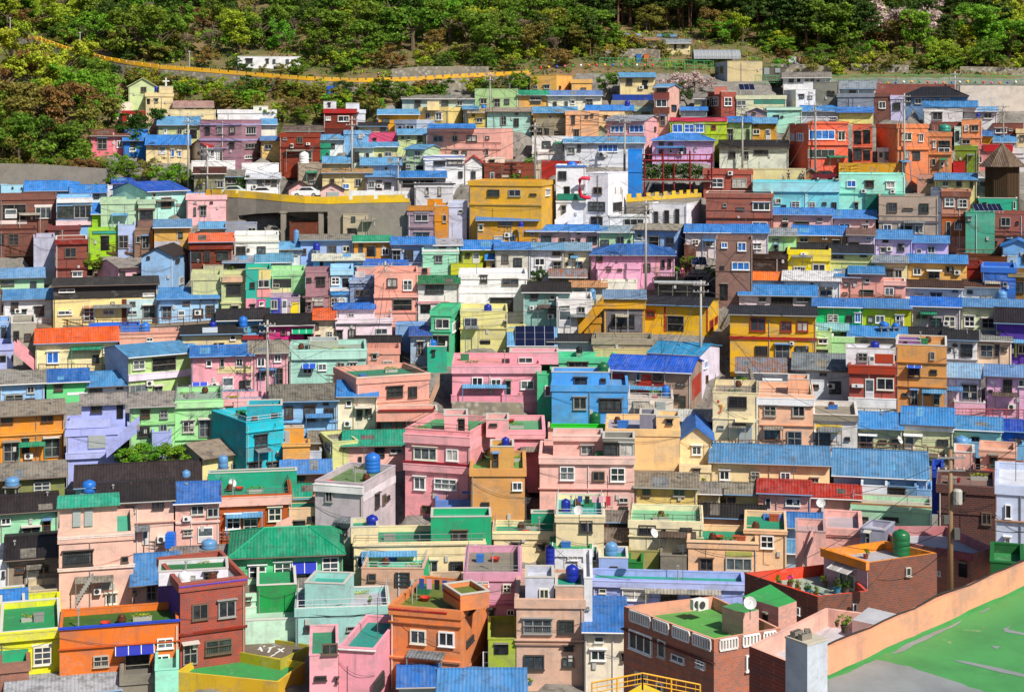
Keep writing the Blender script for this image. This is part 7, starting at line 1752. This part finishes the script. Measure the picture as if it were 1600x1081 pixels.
# ------------------------------------------------------------------ the near roof, pillar and the rest of the viewpoint building
def d4(x, y): return (1180+x*0.31555, 740+y*0.31555)
def viewpoint():
    Zf = zof(1060, 53); 
    A = onz(1287, 1062, Zf); B = onz(1790, 833, Zf)
    C = onz(1790, 1500, Zf); Dn = onz(1255, 1230, Zf)
    t = empty('building', (A.x, A.y, Zf)); tag(t, 'viewpoint building with a green painted roof and long peach parapet', 'building'); L = Vector((A.x, A.y, Zf))
    loc = lambda p: (p.x-L.x, p.y-L.y)
    mb = MB(); mb.prism([loc(Dn), loc(C), loc(B), loc(A)], -16, -0.02); mb.obj('wall', paint('e8b090'), t)
    def paintfloor(hx, hx2):
        m, nt, bs = new_mat('roof_paint_'+hx); v1, obj, _ = coords(nt); v2, _, _ = coords(nt, (1, 0.25, 1))
        c = lin(hx, 0.85)
        a = mixc(nt, ramp(nt, noise(nt, v1, 0.35, 7, 0.65), 0.4, 0.65), c, tuple(x*0.72 for x in c[:3])+(1,))
        a = mixc(nt, ramp(nt, noise(nt, v2, 2.2, 7, 0.75), 0.60, 0.66), a, lin(hx2, 0.75))
        a = mixc(nt, ramp(nt, noise(nt, v1, 0.8, 7, 0.8), 0.64, 0.70, 0, 0.8), a, lin('c0c090', 0.7))
        nt.links.new(a, bs.inputs['Base Color']); bs.inputs['Roughness'].default_value = 0.6; bump(nt, bs, noise(nt, v1, 6, 5), 0.4, 0.02); return m
    fl = MB(); fl.poly([(*loc(p), 0.0) for p in (Dn, C, B, A)]); fl.obj('roof_floor', paintfloor('4f9f58', '6f9c62'), t)
    def patch(pts, hgt, jit):
        q = []
        rp = random.Random(len(pts))
        P = [onz(x, y, Zf) for x, y in pts]
        for a, b in zip(P, P[1:]+P[:1]):
            n = max(1, int((b-a).length/0.35))
            for i in range(n):
                p = a.lerp(b, i/n); q.append((p.x-L.x+rp.uniform(-jit, jit), p.y-L.y+rp.uniform(-jit, jit), hgt))
        return q
    g = MB(); g.poly(patch([(1294,1063),(1371,1030),(1420,1041),(1500,1067),(1560,1088),(1640,1120),(1640,1400),(1262,1260)], 0.006, 0.05))
    for s in ([d4(670,893),d4(720,858),d4(830,808),d4(1028,724),d4(1020,735),d4(840,825),d4(700,890)], [d4(970,922),d4(1060,930),d4(1200,960),d4(1345,995),d4(1345,1010),d4(1180,975)],
              [d4(1225,768),d4(1280,748),d4(1250,770),d4(1345,792),d4(1345,802),d4(1240,783)], [d4(1170,852),d4(1215,855),d4(1190,866)], [d4(1110,685),d4(1165,660),d4(1160,668),d4(1115,690)]):
        g.poly(patch(s, 0.010, 0.045))
    g.obj('bare_patch', paintfloor('949a9c', '84908a'), t)
    # parapet with thickness, along A-B
    d = (B-A).normalized(); n = Vector((-d.y, d.x, 0)); hP = 1.0; Ls = (B-A).length
    p = MB(); a0 = Vector((0,0,0))-d*0.1; b0 = d*Ls
    p.hexa([a0+Vector((0,0,-0.3)), b0+Vector((0,0,-0.3)), b0+n*0.22+Vector((0,0,-0.3)), a0+n*0.22+Vector((0,0,-0.3)), a0+Vector((0,0,hP)), b0+Vector((0,0,hP)), b0+n*0.22+Vector((0,0,hP)), a0+n*0.22+Vector((0,0,hP))])
    p.obj('parapet', paint('e8a888'), t)
    s = MB()
    off = Vector((0.004,-0.004,0))
    k = 40; pr = None; rs = random.Random(4)
    for i in range(k+1):
        q = d*(Ls*i/k)-n*0.004; h = 0.10+rs.uniform(-0.02, 0.05)
        if pr: s.quad(pr[0], q, q+Vector((0,0,h)), pr[0]+Vector((0,0,pr[1])))
        pr = (q, h)
    s.obj('paint_splash', paintfloor('4f9f58', '6f9c62'), t)
    c = MB(); c.tube([d*(Ls*i/26)+n*(0.12+0.05*math.sin(i*1.7))+Vector((0,0,hP+0.03+0.10*max(0, math.sin(i*0.9+1))*(i % 5 > 1))) for i in range(27)], 0.034, 5)
    o = c.obj('cable', plain('2a2420', 0.7)); o.location = L; tag(o, 'loose black cable lying along the top of the peach parapet', 'cable')
    cc = MB(); e = d*0.12-n*0.03; cc.tube([e+Vector((0,0,hP+0.02)), e+Vector((0.03,0,hP*0.6)), e+Vector((0,0,hP*0.3)), e+Vector((0.05,0,0.05))], 0.012, 5); o = cc.obj('cable', plain('2a2420', 0.7)); o.location = L; tag(o, 'short dangling cable at the pillar end of the peach parapet', 'cable')
viewpoint()
def pillar():
    h = House(); h.dep = 0.9; solve_frame(h, [d4(150,0)[0], d4(258,0)[0], d4(358,0)[0]], 49, 0.9)
    zt = zof(d4(0, 846)[1], 49); t = empty('pillar', (h.O[0], h.O[1], zt-9), h.yaw); tag(t, 'square white plastered pillar with rust streaks next to the peach parapet', 'pillar')
    mb = MB(); mb.box(0, h.W, 0, h.dep, 0, 9); mb.obj('shaft', paint('c4ccd8'), t)
    c = MB(); c.box(-0.02, h.W+0.02, -0.02, h.dep+0.02, 8.97, 9.03); c.obj('cap', plain('c0b8a8'), t)
    u, v = Vector((*h.u, 0)), Vector((*h.v, 0)); O = Vector((*h.O, zt+0.03))
    for i, (a, b, z, rz, lb) in enumerate(((0.25,0.28,0,0.1,'grey hollow block lying near the corner of the white pillar'),(0.62,0.30,0,-0.08,'grey hollow block beside the first on the white pillar'),(0.45,0.62,0,0.9,'grey hollow block set askew at the back of the white pillar'))):
        p = O+u*h.W*a+v*h.dep*b; e = empty('concrete_block', p, h.yaw+1.57+rz); tag(e, lb, 'concrete block', 'hollow blocks on the pillar')
        mb = MB(); X, Yb, Z = 0.20, 0.095, 0.19
        mb.box(-X, X, -Yb, -Yb+0.03, 0, Z); mb.box(-X, X, Yb-0.03, Yb, 0, Z)
        for q in (-X, -0.07, 0.045, X-0.03): mb.box(q, q+0.03, -Yb+0.03, Yb-0.03, 0.001, Z-0.001)
        mb.box(-X+0.03, X-0.03, -Yb+0.03, Yb-0.03, 0.06, 0.09); mb.obj('block_body', CONC, e)
pillar()
# yellow platform and railing at the bottom of the picture
Zy = zof(1075, 84)
def prism_px(name, pts, Z, down, mat, label, cat):
    P = [onz(x, y, Z) for x, y in pts]; L = P[0]; t = empty(name, L); tag(t, label, cat)
    mb = MB(); mb.prism([(p.x-L.x, p.y-L.y) for p in P], -down, 0); mb.obj('deck', mat, t); return t
prism_px('viewing_platform', [(940,1105),(1004,1067),(1075,1098),(1010,1160)], Zy-0.6, 0.5, paint('f0d010'), 'bright yellow platform deck at the bottom of the picture', 'platform')
railing('railing', [(925,1083),(1004,1068),(1094,1086)], 17, 'e0a820', 'yellow metal railing round the bright yellow platform', 'railing', bal=0.5, Y=84)
# near buildings whose roof outlines are traced on their own level plane
def D3(x, y): return (800+x*0.31555, 740+y*0.31555)
def poly_building(label, pts, iref, Yref, wall, inner, floor, ph=0.8, down=13, feats=(), name='building', lid=False):
    Z = zof(pts[iref][1], Yref); P = [onz(x, y, Z) for x, y in pts]; n = len(P); O = P[iref]
    t = empty(name, (O.x, O.y, Z-down)); tag(t, label, name, 'houses of the hillside village')
    L = [Vector((p.x-O.x, p.y-O.y)) for p in P]; cen = sum(L, Vector((0, 0)))/n
    wm = brick(wall) if 'brick' in label else paint(wall); mb = MB(); c = MB()
    area = sum(cross2(L[k], L[(k+1) % n]) for k in range(n)); sg = 1 if area > 0 else -1
    I = []
    for k in range(n):                                  # inset ring by parapet thickness
        e0 = (L[k]-L[k-1]).normalized(); e1 = (L[(k+1) % n]-L[k]).normalized(); n0 = Vector((-e0.y, e0.x))*sg; n1 = Vector((-e1.y, e1.x))*sg
        b = n0+n1; I.append(L[k]+b*(0.18/max(0.3, 1+n0.dot(n1))))
    for k in range(n):
        j = (k+1) % n; a, b, ia, ib = L[k], L[j], I[k], I[j]
        mb.quad((*a, 0), (*b, 0), (*b, down), (*a, down), 0)
        if not lid:
            c.quad((*a, down+0.004), (*b, down+0.004), (*ib, down+0.004), (*ia, down+0.004)); c.quad((*ia, down), (*ib, down), (*ib, down-ph), (*ia, down-ph))
    mb.obj('wall', wm, t)
    if not lid: c.obj('parapet_lining', paint(inner), t)
    f = MB(); f.poly([(*q, down-ph if not lid else down) for q in (I if not lid else L)]); f.obj('flat_roof', floorm(floor), t)
    for k, tile, fs in feats:                            # windows on edge k -> k+1
        a, b = P[k], P[(k+1) % n]; h = House(); h.O = (a.x, a.y); u = Vector((b.x-a.x, b.y-a.y)); h.W = u.length; u.normalize(); h.u = (u.x, u.y); h.v = (-u.y, u.x); h.side = None
        h.z0 = Z-down; h.D = Yref; h.yaw = math.atan2(u.y, u.x); x0, y0, ts = TILES[tile]; h.tx = lambda q: x0+q*ts; h.ty = lambda q: y0+q*ts; h.ts = ts; h.tanks = []; h.label = label
        before = set(bpy.data.objects.keys()); tmp = bpy.data.objects.new('tmp_frame', None)
        M = Matrix.Translation((L[k].x, L[k].y, 0)) @ Matrix.Rotation(h.yaw, 4, 'Z')
        add_features(h, fs, t, False)
        for o in [o for o in t.children if o.name not in before]: o.matrix_local = M
        bpy.data.objects.remove(tmp)
    return t, P, Z
DD = d4
BT, BP, BZ = poly_building('red brick corner building with white balustrade panels and green roof', [D3(553,655), D3(1000,820), D3(1330,764), D3(1000,604)], 1, 95, 'b4684c', 'e8a890', '58a848', 0.75, 14,
    [(0, 'D3', 'w585,785,112,95 w728,822,37,85 w795,897,62,32 w918,922,42,36 w615,985,60,70 w720,1030,30,45 v553,850,447,5:4a2018'), (1, 'D3', 'w1155,888,112,78')])
bl_ = MB(); rl_ = MB()
for (a, b, spans) in ((0, 1, ((585,685),(702,776),(798,880),(898,985))), (1, 2, ((1027,1115),(1142,1224),(1244,1304)))):
    A_, B_ = BP[a], BP[b]; dv = (B_-A_); Ls = dv.length; dv.normalize(); nn = Vector((dv.y, -dv.x, 0))
    for x0, x1 in spans:
        ss = []
        for x in (x0, x1):
            ax = (D3(x, 0)[0]-CX)/F; tt = cross2((A_.x, A_.y), (dv.x, dv.y))/cross2((ax, 1.0), (dv.x, dv.y)); q = Vector((ax*tt, tt, 0)); ss.append((q-Vector((A_.x, A_.y, 0))).dot(dv))
        m = max(3, int((ss[1]-ss[0])/0.2))
        def bx(mb_, s0, s1, o0, o1, z0, z1):
            mb_.hexa([A_+dv*s+nn*o+Vector((0, 0, z))-Vector((BP[1].x, BP[1].y, BZ-14)) for z in (z0, z1) for s, o in ((s0,o0),(s1,o0),(s1,o1),(s0,o1))])
        bx(rl_, ss[0], ss[1], 0.0, 0.012, -0.72, -0.06)
        bx(bl_, ss[0], ss[1], 0.0, 0.10, -0.14, -0.03); bx(bl_, ss[0], ss[1], 0.0, 0.10, -0.76, -0.66)
        for i in range(m+1):
            s = ss[0]+(ss[1]-ss[0])*i/m; bx(bl_, s-0.05, s+0.05, 0.012, 0.09, -0.66, -0.14)
rl_.obj('balustrade_backing', plain('b8a8a0'), BT); bl_.obj('balustrade', paint('f4f2f0'), BT)
poly_building('small pink rooftop hut with a green lid on the red brick corner building', [D3(1040,655), D3(1145,690), D3(1222,672), D3(1115,636)], 1, 97.5, 'e8a898', 'e8a898', '40a050', down=2.0, name='shed', lid=True)
poly_building('pink stair house with a grass green lid beside the brick roof garden', [DD(-62,608), DD(115,660), DD(205,630), DD(75,546)], 1, 100.5, 'd89888', 'd89888', '30a850', down=9, lid=True, name='house', feats=[(0, 'D4', 'o40,690,24,60')])
GT, GP, GZ = poly_building('long brick building with a red rimmed roof garden full of plants', [DD(-52,490), DD(310,608), DD(560,580), DD(408,440)], 1, 106, '78432f', 'e84c20', 'a8b8a8', 0.75, 14, [(1, 'D4', 'w480,640,20,40'), (0, 'D4', 'w212,660,14,36')])
RT, RP, RZ = poly_building('brick building with an orange rimmed roof and green tank', [DD(342,372), DD(560,440), DD(900,392), DD(640,330)], 1, 108.5, '804631', 'f09428', 'b8b8c0', 0.6, 14, [(0, 'D4', 'v342,400,218,40:f09428 v342,448,216,140:c8a8b4 w420,490,80,72 h400,450,100,26:b8b4b0'), (1, 'D4', 'w742,462,24,42')])
q_ = onz(*DD(722, 402), RZ-0.6); tank_thing(q_, 0.62, 1.75, '1a6a3c', 'dark green ribbed water tank on the orange rimmed brick roof', 'rooftop water tanks')
poly_building('salmon brick building with dusty pink parapets and a wide grey roof', [DD(620,258), DD(700,330), DD(905,372), DD(1075,402), DD(1174,362), DD(948,258)], 3, 117, 'b06850', 'c07c80', 'c0c0c8', 0.7, 14, [(2, 'D4', 'v905,380,170,32:a05860 w905,480,14,22 o1010,440,40,70')])
poly_building('brick red house with a potted plant on its pink walled terrace', [DD(-30,852), DD(362,1010), DD(730,712), DD(350,663)], 0, 68, '96402c', 'f4bcac', 'd0ccd4', 0.8, 14)
poly_building('low flat roofed white slab hut on the pink walled terrace', [DD(480,722), DD(600,748), DD(705,694), DD(560,660)], 0, 71.5, 'd8b0a8', 'd8b0a8', 'c8c8d0', down=2.2, name='shed', lid=True)
# plants on the roof garden
for i, (x, y, hp, l, fl, lb) in enumerate(((118,540,22,'mid',None,'low leafy plant at the far end of the red rimmed roof garden'),(172,548,24,'mid','d02888','magenta flowering plant in the red rimmed roof garden'),(212,572,24,'olive',None,'olive planter bush in the middle of the red rimmed roof garden'),(262,585,26,'dark',None,'dark planter bush by the near rim of the roof garden'),
        (300,597,22,'mid',None,'green planter bush at the corner of the roof garden'),(345,545,24,'yel',None,'yellow green potted plant beside the roof garden bench'),(405,580,30,'dark',None,'dark shrub pot before the pink hut of the roof garden'),(450,575,28,'dark',None,'second dark shrub pot before the pink hut of the roof garden'),(505,555,42,'dark',None,'spiky tall potted plant beside the roof garden window'))):
    px, py = d4(x, y+14); Y = (CZ-(GZ-0.75))*F/(py-HY); potted(px, py, Y, hp*0.75, l, lb, fl)
px, py = d4(548, 420); potted(px, py, (CZ-(RZ-0.6))*F/(py-HY), 16, 'mid', 'grassy planter on the orange rimmed roof')
px, py = d4(445, 785); potted(px, py, 64.5, 26, 'bright', 'bright green plant in a teal pot on the pink walled terrace')
px, py = d4(405, 755); potted(px, py, 66.5, 12, 'mid', 'small plant at the back of the pink walled terrace')
for x, y, Y, lb in ((1007,655,174,'satellite dish beside the neon green parapet'),(742,872,135,'satellite dish on the orchid mauve house'),(905,812,133,'satellite dish on the cream turquoise roof house'),(1172,962,97,'satellite dish behind the red brick balustrade'),(648,1020,120,'dish near the bubblegum pink house'),
        (362,768,148,'dish on the black roofed peach house'),(1283,800,140,'dish near the red tile roof'),(470,706,160,'dish above the orange house beside the turquoise tower'),(1020,848,130,'dish on the cream pale green roof house'),(1404,700,158,'dish by the walkway end')):
    dish(x, y, Y, lb)
# air units on the red brick building's roof
for x, y, lb in ((940,672,'white outdoor unit on the green roof of the red brick corner building'),(915,668,'second white outdoor unit by the peeling peach roof wall')):
    px, py = 800+x*0.31555, 740+y*0.31555; Y = 101; t = empty('outdoor_unit', pt(px, py, Y), 0.6); tag(t, lb, 'outdoor unit')
    mb = MB(); mb.box(-0.42,0.42,-0.16,0.16,0,0.65); mb.obj('casing', plain('e0e0dc'), t); g = MB(); g.lathe([(0.26,-0.01),(0.24,0.02)], 14); o = g.obj('fan_grille', plain('404040'), t); o.rotation_euler = (math.radians(90),0,0); o.location = (-0.1,-0.165,0.33)
# the two yellow roofs at the bottom
poly_building('yellow ochre house with a grass green roof floor', [(275,1049),(435,1065),(477,1034),(333,1012)], 1, 117, 'd8b040', 'e0bc48', '38a050', 0.5, 9)
OT, OP, OZ = poly_building('olive yellow house whose brown roof bears white paint strokes', [(345,1013),(438,1031),(488,1007),(398,993)], 1, 121, 'b0a838', 'b0a838', '7a6a58', 0.25, 8)
mk = MB()
for k_, (p0, p1) in enumerate((((10,870),(45,850)),((20,856),(30,878)),((60,862),(105,852)),((75,858),(60,885)),((110,865),(135,882)),((95,890),(140,862)),((70,905),(95,893)))):
    Pk = [onz(400+x*.31555, 740+y*.31555, OZ-0.25)-Vector((OP[1].x, OP[1].y, OZ-8)) for x, y in (p0, p1)]; dd_ = Pk[1]-Pk[0]; n_ = Vector((-dd_.y, dd_.x, 0)).normalized()*0.08; z_ = Vector((0, 0, 0.006+0.002*k_))
    mk.quad(*[q+z_ for q in (Pk[0]-n_, Pk[1]-n_, Pk[1]+n_, Pk[0]+n_)])
mk.obj('paint_mark', paint('f0f0f0'), OT)

# ------------------------------------------------------------------ camera, sun, sky
cam = bpy.data.cameras.new('camera'); co = bpy.data.objects.new('camera', cam); COL.objects.link(co)
co.location = (0, 0, CZ); co.rotation_euler = (math.radians(90), 0, 0)
cam.sensor_fit = 'HORIZONTAL'; cam.sensor_width = 36; cam.lens = 36*F/1600; cam.shift_y = -(540.5-HY)/1600; cam.shift_x = 0
cam.clip_start = 0.5; cam.clip_end = 6000
scene.camera = co
EL, AZ = math.radians(45), math.radians(141)       # azimuth clockwise from +Y
S = Vector((math.sin(AZ)*math.cos(EL), math.cos(AZ)*math.cos(EL), math.sin(EL)))
sun = bpy.data.lights.new('sun', 'SUN'); sun.energy = 4.9; sun.angle = math.radians(0.5); sun.color = (1.0, 0.93, 0.82)
so = bpy.data.objects.new('sun', sun); COL.objects.link(so); so.rotation_euler = S.to_track_quat('Z', 'Y').to_euler()
w = bpy.data.worlds.new('World'); scene.world = w; w.use_nodes = True; nt = w.node_tree
sky = nt.nodes.new('ShaderNodeTexSky'); sky.sky_type = 'NISHITA'; sky.sun_disc = False; sky.sun_elevation = EL; sky.sun_rotation = AZ
nt.links.new(sky.outputs[0], nt.nodes['Background'].inputs[0]); nt.nodes['Background'].inputs[1].default_value = 0.068
vs = scene.view_settings; vs.view_transform = 'Standard'; vs.look = 'None'; vs.exposure = 0.27; vs.gamma = 1.0
scene.cycles.max_bounces = 5; scene.cycles.diffuse_bounces = 3; scene.cycles.glossy_bounces = 2; scene.cycles.transparent_max_bounces = 4
scene.cycles.use_denoising = True
